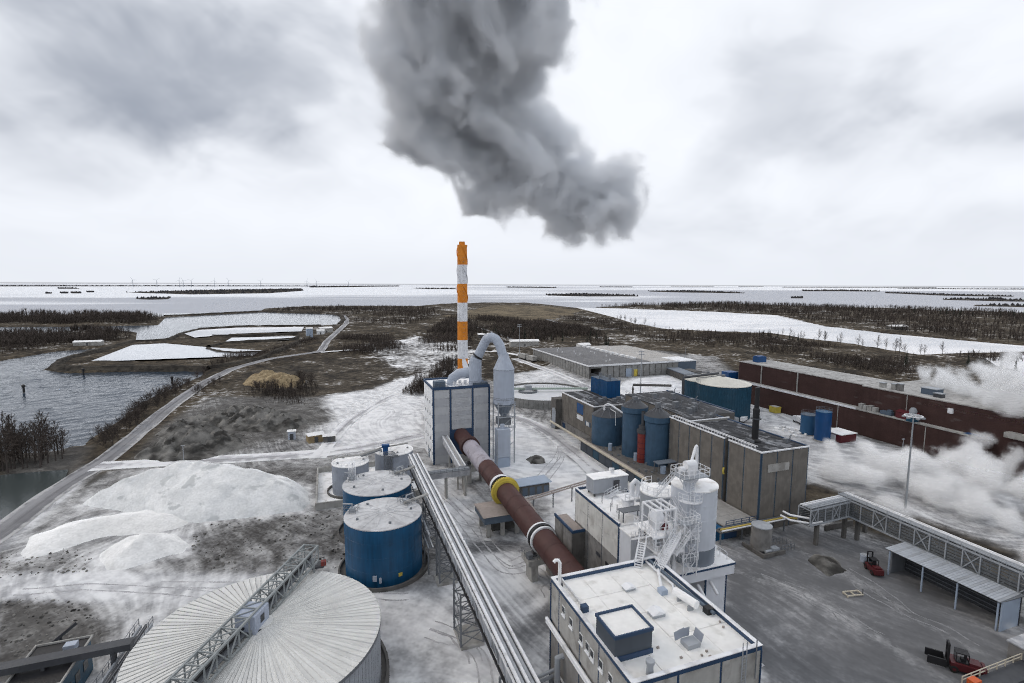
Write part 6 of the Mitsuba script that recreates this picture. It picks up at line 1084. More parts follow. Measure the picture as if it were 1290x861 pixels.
put('column', MB().box(49.2, 55.2, 0, 52.8, 58.4, 14.18), 'white_cladding', dk); put('trim', MB().box(52.75, 55.1, 0, 52.9, 55.4, 14.18), 'blue_trim', dk); put('column', MB().box(44.4, 58.5, 0, 48.2, 62.5, 14.18), 'concrete_dark', dk)
put('column_trim', MB().box(49.1, 55.1, 0, 49.3, 55.3, 14.18), 'blue_trim', dk)
for k in range(2): put('pipe', MB().tube([(47.6 + 2.2 * k, 54.9, 13.2), (47.6 + 2.2 * k, 53.4, 12.2)], 0.22, 10), 'white_steel', dk, 40)
m = MB(); railing(m, [(52.6, 55, 15.95), (52.6, 62, 15.95)], 1.1, 1.4); put('railing', m, 'white_steel', dk)
put('pipe', MB().tube([(52.0, 61.8, 15.95), (52.0, 61.6, 17.3), (52.5, 60.8, 17.7), (52.9, 59.8, 17.3), (52.9, 57.5, 16.4)], 0.25, 12), 'white_steel', dk, 40)
ws = thing('white_silo', 'upright white silo with a grey band at its foot on the deck', 'silo')
put('shell', MB().lathe((48.5, 57.6), [(3.15, 18.3), (3.15, 26.9)], 48), 'silo_sheet', ws, 40); put('foot_band', MB().lathe((48.5, 57.6), [(3.15, 15.95), (3.15, 18.3)], 48), 'vessel_dark', ws, 40)
put('roof', MB().lathe((48.5, 57.6), [(3.16, 26.75), (3.25, 26.75), (3.25, 26.95), (3.0, 27.0), (0.01, 27.35)], 48), 'dusty_white', ws, 40)
for k in range(3): put('seam', MB().lathe((48.5, 57.6), [(3.15, 20.3 + 2.2 * k), (3.18, 20.32 + 2.2 * k), (3.18, 20.4 + 2.2 * k), (3.15, 20.42 + 2.2 * k)], 48), 'silo_sheet', ws)
g2 = thing('grey_silo', 'grey silo half hidden behind the lift shaft and the white silo', 'silo')
put('shell', MB().lathe((45.6, 61.8), [(2.7, 15.95), (2.7, 24.6)], 40), 'vessel_silo', g2, 40); put('roof', MB().lathe((45.6, 61.8), [(2.78, 24.5), (2.78, 24.7), (0.01, 25.1)], 40), 'dusty_white', g2, 40)
m = MB(); railing(m, [(45.6 + 2.6 * math.cos(a), 61.8 + 2.6 * math.sin(a), 24.7) for a in np.linspace(1.4, 4.6, 9)], 1.1, 1.2); put('railing', m, 'white_steel', g2)
be = thing('bucket_elevator', 'white lattice-clad bucket lift shaft with a railed head platform', 'bucket elevator')
ex, ey = 46.15, 55.85
sf = put('shaft', MB().box(ex - .62, ey - .5, 15.95, ex + .62, ey + .5, 29.0), 'silo_sheet', be)
for k in range(9): put('flange', MB().box(ex - .68, ey - .56, 16.6 + 1.45 * k, ex + .68, ey + .56, 16.72 + 1.45 * k), 'white_steel', sf)
m = MB()
for s in (-.3, .3): m.bar((ex + s, ey - .75, 16), (ex + s, ey - .75, 29), 0.06)
for k in range(43): m.bar((ex - .3, ey - .75, 16.2 + .3 * k), (ex + .3, ey - .75, 16.2 + .3 * k), 0.04)
for k in range(10): m.tube([(ex - .4, ey - .75, 17.6 + 1.15 * k), (ex - .38, ey - 1.2, 17.6 + 1.15 * k), (ex, ey - 1.45, 17.6 + 1.15 * k), (ex + .38, ey - 1.2, 17.6 + 1.15 * k), (ex + .4, ey - .75, 17.6 + 1.15 * k)], 0.035, 5)
put('ladder', m, 'white_steel', be)
hd = put('head_platform', MB().box(ex - 1.9, ey - 1.3, 28.9, ex + 2.3, ey + 1.6, 29.05), 'galvanised', be)
m = MB(); railing(m, [(ex - 1.9, ey - 1.3, 29.05), (ex + 2.3, ey - 1.3, 29.05), (ex + 2.3, ey + 1.6, 29.05), (ex - 1.9, ey + 1.6, 29.05), (ex - 1.9, ey - 1.3, 29.05)], 1.1, .85); put('railing', m, 'white_steel', hd)
m = MB()
for s in (-1.7, 2.0): m.bar((ex + s, ey, 28.9), (ex + np.sign(s) * .6, ey, 27.2), 0.12)
put('bracket', m, 'white_steel', hd)
put('head_casing', MB().box(ex - .7, ey - .6, 29.05, ex + .7, ey + .6, 30.6), 'white_steel', be); put('head_drum', MB().tube([(ex - .75, ey, 30.5), (ex + .75, ey, 30.5)], 0.62, 16), 'white_steel', be, 40)
put('gear_motor', MB().tube([(ex - 1.6, ey + .2, 29.9), (ex - .8, ey + .2, 29.9)], 0.42, 12), 'white_steel', be, 40); put('filter', MB().cyl((ex + 1.2, ey + .6), 0.4, 29.05, 30.5, 12), 'white_steel', be, 40)
put('chute', MB().tube([(ex + .3, ey + .2, 30.6), (ex + 1.5, ey + .8, 32.6), (ex + 1.75, ey + .95, 32.7), (ex + 2.0, ey + 1.1, 32.4), (ex + 2.35, ey + 1.4, 29.5), (ex + 2.35, ey + 1.5, 27.1)], 0.2, 12), 'white_steel', be, 40)
for z in (25.5, 21.4):
    pl_ = put('ring_platform', MB().lathe((ex + .2, ey), [(0.95, z), (1.75, z), (1.75, z + .08), (0.95, z + .08)], 14, math.pi * .95, math.pi * 2.15), 'white_steel', be); m = MB()
    railing(m, [(ex + .2 + 1.7 * math.cos(a), ey + 1.7 * math.sin(a), z + .08) for a in np.linspace(math.pi * .95, math.pi * 2.15, 9)], 1.1, .9); put('railing', m, 'white_steel', pl_)
    m = MB(); m.add([[ex + 1.6, ey + .2, z], [ex + 1.9, ey + .6, z], [ex + 1.7, ey + .4, z - 1.5]], [[0, 1, 2]]); put('bracket', m, 'white_steel', pl_)
stairs(be, (ex - 3.2, ey + 3.0, 25.2), (ex - 1.7, ey + .8, 29.0), .8)
st = thing('stair_tower', 'white steel stair tower with a roofless top frame between the two buildings', 'stair tower')
for x in (39.5, 42.5):
    for y in (53.8, 57.0): put('column', MB().box(x - .09, y - .09, 8, x + .09, y + .09, 25.7), 'white_steel', st)
for q in (((39.5, 53.8), (42.5, 53.8)), ((39.5, 57), (42.5, 57)), ((39.5, 53.8), (39.5, 57)), ((42.5, 53.8), (42.5, 57)), ((40.5, 53.8), (40.5, 57)), ((41.5, 53.8), (41.5, 57))): put('top_beam', MB().bar((*q[0], 25.6), (*q[1], 25.6), 0.16, 0.22), 'white_steel', st)
for z, xa, xb_, ya, yb in ((22.3, 38.9, 44.2, 53.6, 58.0), (20.2, 39.2, 43.4, 52.98, 57.4)):
    d_ = put('deck', MB().box(xa, ya, z - .12, xb_, yb, z), 'dusty_white', st); m = MB(); railing(m, [(xa, yb, z), (xa, ya, z), (xb_, ya, z), (xb_, yb, z)], 1.1, .9); put('railing', m, 'white_steel', d_)
    put('edge_beam', MB().box(xa, ya - .04, z - .36, xb_, ya + .08, z - .121), 'white_steel', d_)
stairs(st, (43.6, 52.6, 22.3), (41.2, 52.3, 20.2)); stairs(st, (37.8, 54.2, 21.6), (35.6, 51.9, 19.6)); stairs(st, (42.2, 52.9, 22.3), (37.2, 50.2, 19.6)); stairs(st, (43.0, 57.6, 22.3), (45.2, 56.2, 21.4), .7)
put('hopper', MB().lathe((40.6, 55.4), [(0.35, 22.3), (1.05, 23.4), (1.05, 24.3), (0.7, 24.9), (0.01, 25.1)], 20), 'white_steel', st, 40); put('spout', MB().tube([(40.6, 55.4, 22.6), (40.8, 55.2, 19.0)], 0.4, 12), 'galvanised', st, 40)
put('motor', MB().box(41.3, 54.8, 22.3, 42.1, 55.6, 23.2), 'maroon', st)
m = MB()
for k in range(4): m.bar((39.5, 53.8, 8 + 3 * k), (42.5, 53.8, 11 + 3 * k), .1); m.bar((39.5, 57, 8 + 3 * k), (39.5, 53.8, 11 + 3 * k), .1)
put('brace', m, 'white_steel', st)
for k, (x, y) in enumerate(((39.5, 55.4), (42.5, 55.4), (41, 53.8), (41, 57.0))): put('post', MB().box(x - .05, y - .05, 20.2, x + .05, y + .05, 25.6), 'white_steel', st)
for z in (21.3, 24.0): put('tie', MB().bar((39.5, 53.8, z), (42.5, 53.8, z), .08), 'white_steel', st); put('tie', MB().bar((39.5, 53.8, z), (39.5, 57, z), .08), 'white_steel', st); put('tie', MB().bar((42.5, 53.8, z), (42.5, 57, z), .08), 'white_steel', st)
for k in range(3): put('cable_tray', MB().bar((42.7, 53.9 + .5 * k, 18.4), (46.0, 55.5 + .4 * k, 20.8), .12, .3), 'galvanised', st)
for k in range(4): put('riser_pipe', MB().tube([(43.1 + .35 * k, 56.6, 16), (43.1 + .35 * k, 56.6, 23.4 + .5 * k), (43.6 + .35 * k, 57.6, 23.9 + .5 * k)], .1, 8), ('white_steel', 'galvanised')[k % 2], st, 40)
for x in (43.4, 45.6):
    for y in (53.0, 54.6): put('column', MB().box(x - .07, y - .07, 16, x + .07, y + .07, 23.6), 'white_steel', st)
for z in (18.3, 20.8, 23.5):
    d_ = put('deck', MB().box(43.2, 52.95, z - .1, 45.8, 54.9, z), 'galvanised', st); m = MB(); railing(m, [(43.2, 54.9, z), (43.2, 52.95, z), (45.8, 52.95, z), (45.8, 54.9, z)], 1.1, .7); put('railing', m, 'white_steel', d_)
for k in range(3): put('brace', MB().bar((43.4, 53, 16 + 2.5 * k), (45.6, 53, 18.5 + 2.5 * k), .08).bar((45.6, 53, 16 + 2.5 * k), (43.4, 53, 18.5 + 2.5 * k), .08), 'white_steel', st)
for k in range(5): put('riser_pipe', MB().tube([(40.0 + .45 * k, 53.3, 12), (40.0 + .45 * k, 53.3, 21.0 + .7 * k), (40.3 + .45 * k, 54.4, 21.5 + .7 * k)], .07, 6), ('galvanised', 'white_steel')[k % 2], st, 40)
for k in range(4): put('valve', MB().cyl((39.7 + .8 * k, 57.6), .28, 20.2, 21.3 + .3 * (k % 2), 10), ('galvanised', 'mid_steel')[k % 2], st, 40)
stairs(st, (38.6, 57.6, 20.2), (38.6, 54.0, 22.3), .7); stairs(st, (44.6, 54.0, 22.3), (44.6, 57.2, 24.6), .7); stairs(st, (44.9, 57.0, 16.0), (42.9, 54.4, 18.6), .7)
put('chute_foot', MB().tube([(40.8, 55.2, 19.2), (38.5, 51.6, 20.0), (37.0, 49.6, 20.0), (35.3, 46.6, 19.9)], 0.18, 10), 'white_steel', st, 40); put('chute_box', MB().box(34.9, 46.0, 19.62, 35.7, 46.9, 20.2), 'pale_blue', st)
fn_ = thing('exhaust_fan', 'white exhaust fan and twin upright pipes on the slaker roof', 'fan')
put('casing', MB().tube([(45.0, 69.9, 19.4), (45.9, 69.9, 19.4)], 1.1, 20), 'white_steel', fn_, 40); put('pipe', MB().tube([(46.6, 70.4, 17.7), (46.6, 70.4, 22.2), (47.2, 70.4, 22.7), (47.8, 70.4, 22.2), (47.8, 70.4, 19.0)], 0.42, 12), 'white_steel', fn_, 40)
put('drum', MB().cyl((48.4, 69.4), 0.75, 17.7, 22.4, 16), 'white_steel', fn_, 40); m = MB(); railing(m, [(44.2, 68.6, 20.3), (49.2, 68.6, 20.3), (49.2, 71.4, 20.3)], 1.1, .9); m.box(44.2, 68.6, 20.18, 49.2, 71.4, 20.28); put('platform', m, 'white_steel', fn_)
sp_ = thing('steel_platform', 'small dark steel platform beside the exhaust fan', 'platform')
put('deck', MB().box(42.6, 66.6, 19.3, 46.6, 68.3, 19.42), 'mid_steel', sp_)
for x in (42.8, 46.3):
    for y in (66.8, 68.1): put('leg', MB().box(x - .07, y - .07, 17.7, x + .07, y + .07, 19.3), 'mid_steel', sp_)
ic = thing('inclined_conveyor', 'grey inclined conveyor from the slaker roof to the silo heads', 'conveyor gallery')
put('casing', MB().bar((52.5, 73.0, 19.0), (46.8, 62.6, 25.0), 1.0, 0.8), 'galvanised', ic); m = MB(); railing(m, [(53.2, 73.0, 19.2), (47.5, 62.6, 25.2)], 1.1, 1.2); put('railing', m, 'mid_steel', ic)
for t in (.15, .6): c = np.array([52.5, 73, 19.0]) * (1 - t) + np.array([46.8, 62.6, 25.0]) * t; put('leg', MB().bar((c[0], c[1], 15.9 if t > .5 else 0), c, 0.18), 'mid_steel', ic)

# --- pulp mill with its silos
ml = thing('mill_building', 'long tan concrete mill building with a dark dusty roof', 'building')
ZM = 18.2
shell(ml, 89.2, 84.7, 103, 94.5, 0, ZM - .1, 'concrete_tan'); shell(ml, 91.0, 94.503, 103, 95.797, 0, ZM - .1, 'concrete_tan', 'recess_wall'); shell(ml, 89.2, 95.8, 103, 117, 0, ZM - .1, 'concrete_tan'); shell(ml, 95.2, 117.02, 112, 149.5, 0, ZM - .5, 'concrete_dark', 'rear_block'); 
clad(ml, '-x', 84.5, 94.4, 3.2, ZM - .1, 89.2, 2, 'concrete_tan', 'slate_trim', 0.16, 0.32); clad(ml, '-x', 95.9, 117, 3.2, ZM - .1, 89.2, 5, 'concrete_tan', 'slate_trim', 0.16, 0.32); clad(ml, '-y', 89.0, 103, 0.2, ZM - .1, 84.7, 3, 'concrete_tan', 'slate_trim', 0.16, 0.34)
put('window_band', MB().box(91.0, 84.4, 13.6, 97.2, 84.53, 15.4), 'concrete_light', ml)
clad(ml, '-x', 117.2, 149.5, 3.2, ZM - .6, 95.2, 7, 'concrete_tan', 'slate_trim', 0.12, 0.3)
put('roof', MB().box(89.05, 84.55, ZM - .1, 103.1, 94.5, ZM + .06), 'roof_dark', ml); put('roof', MB().box(90.9, 94.503, ZM - .1, 103.1, 95.797, ZM + .05), 'roof_dark', ml); put('roof', MB().box(89.05, 95.8, ZM - .1, 103.1, 117.1, ZM + .06), 'roof_dark', ml); put('roof', MB().box(95.0, 117.12, ZM - .5, 112.2, 149.5, ZM - .34), 'roof_dark', ml)
for q, mt in (((88.9, 84.4, 103.2, 84.75), 'white_steel'), ((88.9, 84.76, 89.25, 94.5), 'white_steel'), ((88.9, 95.8, 89.25, 117.1), 'white_steel'), ((102.9, 84.76, 103.25, 117.2), 'blue_trim')): put('coping', MB().box(q[0], q[1], ZM + .02, q[2], q[3], ZM + .3), mt, ml)
put('coping', MB().box(111.9, 117.2, ZM - .4, 112.3, 149.6, ZM - .05), 'blue_trim', ml)
put('downpipe', MB().tube([(90.4, 95.15, 3), (90.4, 95.15, ZM)], .25, 10), 'dark_steel', ml, 40); put('bracket', MB().tube([(88.6, 95.1, 11.4), (88.4, 95.1, 10.6), (88.6, 95.1, 9.8)], 0.22, 8), 'yellow_paint', ml, label='yellow hook in the dark recess of the mill wall')
m = MB()
for o in (0, .7): m.bar((89.7 + o, 87, ZM + .75), (89.7 + o, 116.5, ZM + .75), 0.12)
for k in range(30): m.bar((89.6, 87 + k, ZM + .06), (89.6, 87 + k, ZM + .75), .08); m.bar((89.6, 87 + k, ZM + .75), (90.5, 87.6 + k, ZM + .75), .08)
put('pipe_run', m, 'white_steel', ml)
put('roof_seam', MB().box(89.4, 110.0, ZM + .06, 102.8, 110.9, ZM + .5), 'concrete_light', ml); m = MB(); m.tube([(89.4, 109.6, ZM + .8), (103, 109.6, ZM + .8)], .18, 8); put('pipe', m, 'white_steel', ml)
for k in range(26): put('roof_sheet', MB().box(90.6, 85.2 + .95 * k, ZM + .062, 102.7, 85.2 + .95 * k + .5, ZM + .12 + .02 * (k % 3)), 'roof_dark', ml)
for x, y, s in ((100.2, 88.4, .9), (99.0, 112.5, 1.0), (101, 114, .8), (97.5, 119.5, 1.3), (100.5, 121.5, 1.1), (103, 124, 1.4), (98.5, 127, 1.5), (107, 130, 1.2), (105, 137, 1.5), (100, 140, 1.3), (109, 143, 1.0)): m = MB().box(x, y, ZM - .4, x + s, y + s, ZM + .3 + s * .8); m.tube([(x + s * 1.4, y, ZM - .4), (x + s * 1.4, y, ZM + 1.6), (x + s * 1.9, y, ZM + 1.9)], .14, 8); put('roof_unit', m, 'mid_steel', ml)
m = MB(); railing(m, [(95.2, 117.4, ZM - .3), (95.2, 149.2, ZM - .3)], 1.1, 2.0); railing(m, [(96, 124, ZM - .3), (104, 124, ZM - .3)], 1.1, 2.0); put('railing', m, 'mid_steel', ml)
mw = thing('mill_wing', 'lower tan wing at the far end of the mill with a blue window panel', 'building')
shell(mw, 83.2, 149.7, 103, 174.6, 0, 14.0, 'concrete_dark')
clad(mw, '-x', 149.7, 174.6, 3.6, 14.0, 83.2, 4, 'concrete_tan', 'concrete_dark', 0.16, 0.25); put('plinth', MB().box(82.95, 149.6, 0, 83.18, 174.7, 3.4), 'concrete_panel_b', mw)
put('wall_panel', MB().box(83.3, 149.52, 3.6, 102.8, 149.68, 13.9), 'concrete_dark', mw)  # end wall: shade behind the silo put into its colour as darker concrete
put('blue_window', MB().box(82.9, 157.0, 9.6, 83.05, 161.6, 13.2), 'bright_blue', mw); put('window', MB().box(82.9, 157.0, 7.4, 83.05, 161.6, 9.0), 'pale_panel', mw); put('window', MB().box(82.9, 151.4, 6.6, 83.05, 155.4, 8.2), 'slate_blue', mw)
for y in (152.6, 153.6): put('pane', MB().box(82.86, y, 6.7, 82.93, y + .8, 8.1), 'pale_panel', mw)
put('roof', MB().box(83.0, 149.6, 14.0, 103.1, 174.7, 14.2), 'roof_dark', mw); put('coping', MB().box(82.9, 149.5, 14.1, 83.3, 174.8, 14.45), 'white_steel', mw); put('coping', MB().box(83.303, 149.5, 14.1, 103.1, 149.8, 14.4), 'white_steel', mw)
put('annexe', MB().box(80.6, 174.75, 0, 90, 179, 11.6), 'concrete_dark', mw); put('chute', MB().bar((80.5, 176, 8), (78.4, 172, 1.5), 1.4, .6), 'galvanised', mw)
for k in range(9): put('roof_unit', MB().box(85 + 1.7 * k, 152 + (k * 7 % 11), 14.2, 86.2 + 1.7 * k, 153.2 + (k * 7 % 11), 14.8 + .3 * (k % 3)), 'mid_steel', mw)
put('door', MB().box(82.8, 171.0, 0, 82.94, 173.2, 2.9), 'blue_trim', mw)
for i, (xa, ya, xb_, yb, z1, lab) in enumerate(((94.2, 160.0, 99.6, 166.0, 20.4, 'nearer of the two blue boxes on the mill wing roof'), (94.6, 166.8, 99.2, 173.0, 20.0, 'farther of the two blue boxes on the mill wing roof'))):
    bb = thing('roof_house', lab, 'filter house', 'blue boxes on the mill wing roof'); put('body', MB().box(xa, ya, 14.2, xb_, yb, z1), 'bright_blue', bb)
    for k in range(7): put('rib', MB().box(xa - .08, ya + .2 + k * (yb - ya - .6) / 6, 14.3, xa - .002, ya + .45 + k * (yb - ya - .6) / 6, z1 - .1), 'tank_blue', bb); put('rib', MB().box(xa + .2 + k * (xb_ - xa - .6) / 6, ya - .08, 14.3, xa + .42 + k * (xb_ - xa - .6) / 6, ya - .002, z1 - .1), 'tank_blue', bb)
    put('top', MB().box(xa - .1, ya - .1, z1, xb_ + .1, yb + .1, z1 + .15), 'slate_blue', bb); put('vent', MB().cyl(((xa + xb_) / 2, (ya + yb) / 2), .5, z1 + .15, z1 + 1.8, 12), 'mid_steel', bb)
    m = MB(); railing(m, [(xa, ya, z1 + .15), (xb_, ya, z1 + .15), (xb_, yb, z1 + .15), (xa, yb, z1 + .15), (xa, ya, z1 + .15)], 1.1, 1.4); put('railing', m, 'mid_steel', bb)
pf = thing('silo_platform', 'concrete platform with a yellow-white pipe rail carrying the mill silos', 'platform')
put('slab', MB().box(77.6, 100.2, 3.3, 95.1, 149.4, 4.0), 'concrete_dark', pf); put('base_wall', MB().box(78.2, 100.6, 0, 94, 149.3, 3.28), 'slate_dark', pf)
for k in range(12): put('base_panel', MB().box(78.08, 101 + 4 * k, .4, 78.19, 104.6 + 4 * k, 3.0), 'slate_dark' if k % 3 else 'teal_blue', pf)
put('pipe', MB().tube([(77.3, 110, 4.2), (77.3, 172, 4.1)], .42, 12), 'cream_pipe', pf, 40); put('pipe', MB().tube([(77.9, 112, 4.35), (77.9, 150, 4.3)], .25, 10), 'dust_roof', pf, 40)
m = MB()
for k in range(40): x = 79 + (k * 13 % 15) * .7; y = 102 + k * .95; m.box(x, y, 4.0, x + .3 + .2 * (k % 3), y + .4, 4.2 + .2 * (k % 4))
put('clutter', m, 'mid_steel', pf)
for k, (x, y) in enumerate(((81.0, 135.0), (83.4, 124.6))): put('small_vessel', MB().cyl((x, y), .6, 4.0, 6.2, 14), 'pale_blue', pf, 40)
def silo(name, c, r, z0, z1, mat, label, cone=2.2, collar=0.0, group=None):
    s = thing(name, label, 'silo', group); put('shell', MB().lathe(c, [(r, z0), (r, z1)], 40), mat, s, 40)
    for k in range(1, 6): z = z0 + (z1 - z0) * k / 6; put('seam', MB().lathe(c, [(r, z - .05), (r + .03, z - .03), (r + .03, z + .03), (r, z + .05)], 40), mat, s)
    if collar: put('collar', MB().lathe(c, [(r, z1 - collar), (r * 1.13, z1 - collar + .5), (r * 1.13, z1), (r, z1 + .02)], 40), mat, s, 30)
    R = put('roof', MB().lathe(c, [(r * (1.13 if collar else 1.02), z1 + .01), (r * .3, z1 + cone), (.01, z1 + cone)], 40), 'dark_steel', s, 40)
    for k in range(10): a = k * .628; put('roof_rib', MB().bar((c[0] + r * math.cos(a), c[1] + r * math.sin(a), z1 + .12), (c[0] + r * .3 * math.cos(a), c[1] + r * .3 * math.sin(a), z1 + cone + .03), .1), 'mid_steel', R)
    return s
S1 = silo('steel_silo', (84.2, 142.6), 4.9, 4.0, 13.3, 'silo_blue', 'widest of the grey-blue silos by the mill, nearest the mill wing', 2.4, 0, 'grey-blue mill silos')
put('pipe', MB().tube([(82.4, 141.5, 13.5), (82.4, 141.5, 16.6), (83.4, 141.2, 17.2), (84.6, 140.4, 16.6), (87.5, 136.5, 14.2), (87.6, 136.4, 8.0)], .32, 12), 'white_steel', S1, 40); put('pipe', MB().tube([(84.2, 141.8, 15.6), (84.2, 137.6, 15.2), (84.2, 137.4, 11.0)], .12, 8), 'white_steel', S1, 40)
S2 = silo('steel_silo', (85.7, 129.4), 3.45, 4.0, 19.0, 'silo_blue', 'tall collared grey-blue silo, middle one of the three by the mill', 2.0, 2.0, 'grey-blue mill silos')
S3 = silo('steel_silo', (87.6, 120.6), 3.4, 4.0, 18.2, 'silo_blue', 'tall collared grey-blue silo nearest the panelled mill wall', 2.0, 2.0, 'grey-blue mill silos')
for s_, c in ((S2, (85.7, 129.4)), (S3, (87.6, 120.6))):
    m = MB(); m.box(c[0] - .6, c[1] - .6, 20.4, c[0] + .6, c[1] + .6, 21.8); railing(m, [(c[0] - 1.3, c[1] - 1.3, 20.3), (c[0] + 1.3, c[1] - 1.3, 20.3), (c[0] + 1.3, c[1] + 1.3, 20.3)], 1.1, .9); put('top_gear', m, 'mid_steel', s_)
put('pipe', MB().tube([(90.6, 117.9, 18.6), (90.6, 117.6, 17.8), (90.5, 117.5, 4.2)], .22, 10), 'white_steel', S3, 40)
RS = silo('red_silo', (84.4, 122.9), 1.4, 4.0, 12.6, 'red_paint', 'slim red column between the two tall grey-blue silos', .6); put('head', MB().lathe((84.4, 122.9), [(1.5, 12.6), (1.7, 12.7), (1.7, 13.6), (1.2, 13.7), (1.2, 14.8), (.5, 14.9), (.5, 19)], 20), 'dark_steel', RS, 40)
for k in range(5): put('band', MB().lathe((84.4, 122.9), [(1.4, 5 + 1.6 * k), (1.46, 5.03 + 1.6 * k), (1.46, 5.2 + 1.6 * k), (1.4, 5.23 + 1.6 * k)], 20), 'maroon', RS)
cp = thing('canopy', 'small grey canopy with a pale blue tank under it at the foot of the silos', 'canopy')
put('roof', MB().box(83.0, 113.0, 6.6, 89.0, 115.6, 6.8), 'vessel_dark', cp)
for x in (83.3, 88.6):
    for y in (113.3, 115.3): put('post', MB().box(x - .1, y - .1, 3.9, x + .1, y + .1, 6.6), 'mid_steel', cp)
put('tank', MB().cyl((84.6, 113.2), .8, 3.9, 6.0, 16), 'pale_blue', cp, 40)
ax = thing('mill_annexe', 'low flat dusty annexe with a blue edge at the foot of the mill', 'building')
shell(ax, 79.9, 84.6, 88.98, 100.1, 0, 2.6, 'concrete_dark'); put('roof', MB().box(79.8, 84.5, 2.6, 88.99, 100.15, 2.85), 'dust_pale', ax)
for k in range(4):
    for j in range(2): put('roof_sheet', MB().box(80.1 + 4.4 * j, 85.0 + 3.7 * k, 2.853, 84.4 + 4.4 * j, 88.6 + 3.7 * k, 2.9), 'dust_pale', ax)
m = MB(); railing(m, [(80.2, 84.6, 2.85), (88.8, 84.6, 2.85)], 1.0, 2.2, .06); put('edge_rail', m, 'blue_trim', ax); put('edge', MB().box(79.7, 84.3, 2.2, 89, 84.5, 3.0), 'blue_trim', ax)
cn = thing('loading_canopy', 'long narrow canopy edged by a yellow pipe in front of the mill annexe', 'canopy')
put('slab', MB().box(77.0, 82.6, 2.5, 95.4, 84.25, 2.75), 'concrete_dark', cn); put('pipe', MB().tube([(77.6, 83.3, 3.0), (95, 83.3, 3.0)], .2, 10), 'yellow_pipe', cn, 40); put('pipe', MB().tube([(77.4, 82.7, 2.95), (95, 82.7, 2.95)], .17, 10), 'white_steel', cn, 40); put('pipe', MB().tube([(77.4, 83.9, 3.0), (95, 83.9, 3.0)], .15, 10), 'mid_steel', cn, 40)
put('wall', MB().box(76.9, 84.3, 0, 79.6, 97, 2.5), 'tank_blue', cn); put('wall', MB().box(79.7, 84.3, 0, 83, 84.55, 2.4), 'blue_trim', cn)
for x in (77.2, 83, 89, 95): put('post', MB().box(x - .12, 82.7, 0, x + .12, 82.95, 2.5), 'mid_steel', cn)
gv = thing('grey_vessel', 'rusty grey upright vessel in a kerb by the mill annexe', 'tank')
put('shell', MB().cyl((84.0, 78.6), 2.0, .4, 5.2, 24), 'concrete_panel_b', gv, 40); put('cap', MB().lathe((84.0, 78.6), [(2.05, 5.1), (2.05, 5.3), (.01, 5.8)], 24), 'galvanised', gv, 40)
put('kerb', MB().box(81.3, 75.2, 0, 87.2, 75.6, .8).box(81.3, 75.602, 0, 81.7, 81, .8), 'concrete_dark', gv); put('pump', MB().box(84.6, 75.8, 0, 86.2, 77.0, 1.2).tube([(83, 76.4, .6), (86.5, 76.4, .6)], .3, 10), 'galvanised', gv)
m = MB(); railing(m, [(87, 76, 0), (90.5, 76, 0), (90.5, 79, 0), (87, 79, 0)], 1.4, 1.0, .05); put('railing', m, 'mid_steel', gv)
bk = thing('black_stack', 'black steel stack rising from the mill roof', 'stack')
put('pipe', MB().tube([(94.2, 91.7, ZM), (94.2, 91.7, 31.3)], .52, 18), 'black_paint', bk, 40); put('lower_pipe', MB().lathe((94.2, 91.7), [(1.3, ZM + .1), (1.3, ZM + .5), (.75, ZM + .9), (.75, 26.2), (.55, 26.4)], 18), 'black_paint', bk, 40); m = MB(); m.lathe((94.2, 91.7), [(.75, 23.8), (1.2, 23.8), (1.2, 24.0), (.75, 24.0)], 18); put('collar', m, 'dark_steel', bk)
put('gear_box', MB().box(92.7, 90.6, ZM + .13, 93.0, 93.0, ZM + .8), 'mid_steel', bk); put('gear_box', MB().box(94.6, 93.2, ZM + .13, 96.0, 94.0, ZM + .8), 'mid_steel', bk)

# --- big blue tanks behind the mill
for c, r, z, lab in (((156.7, 171.1), 10.9, 14.0, 'front one of the two big teal tanks with white cone roofs behind the mill'), ((157.6, 181.5), 10.2, 13.6, 'rear one of the pair of big teal tanks with a white cone roof')):
    t = thing('pulp_tank', lab, 'tank', 'big teal tanks behind the mill'); put('wall', MB().lathe(c, [(r, 0), (r, z)], 64), 'teal_blue', t, 40)
    for k in range(64): a = k * math.pi / 32; put('rib', MB().bar((c[0] + r * math.cos(a), c[1] + r * math.sin(a), 0.2), (c[0] + r * math.cos(a), c[1] + r * math.sin(a), z - .2), .16), 'teal_blue', t)
    R = put('roof', MB().lathe(c, [(r, z), (r + .15, z), (r + .15, z + .25), (r * .1, z + 2.6), (.01, z + 2.7)], 64), 'roof_cream', t, 40)
    m = MB(); railing(m, [(c[0] + (r - .2) * math.cos(a), c[1] + (r - .2) * math.sin(a), z + .3) for a in np.linspace(1.2, 3.0, 7)], 1.1, 1.5); m.bar((c[0] - r * .7, c[1] + r * .6, z + 1.4), (c[0], c[1], z + 3.4), .25); put('walkway', m, 'mid_steel', R); put('cap', MB().cyl(c, .7, z + 2.4, z + 3.6, 12), 'mid_steel', R)
tp = thing('pipe_portal', 'dark pipe portal in front of the big teal tanks', 'pipe bridge')
put('post', MB().tube([(140.5, 176.5, 0), (140.5, 176.5, 15.6), (141.2, 177.2, 16.2), (160, 178, 16.8)], .55, 12), 'dark_steel', tp, 40); put('pipe', MB().tube([(126, 192, 9), (126, 192, 11.2), (141, 185, 11.2)], .55, 10), 'concrete_dark', tp, 40); put('post', MB().tube([(126, 192, 0), (126, 192, 9)], .4, 8), 'concrete_dark', tp)
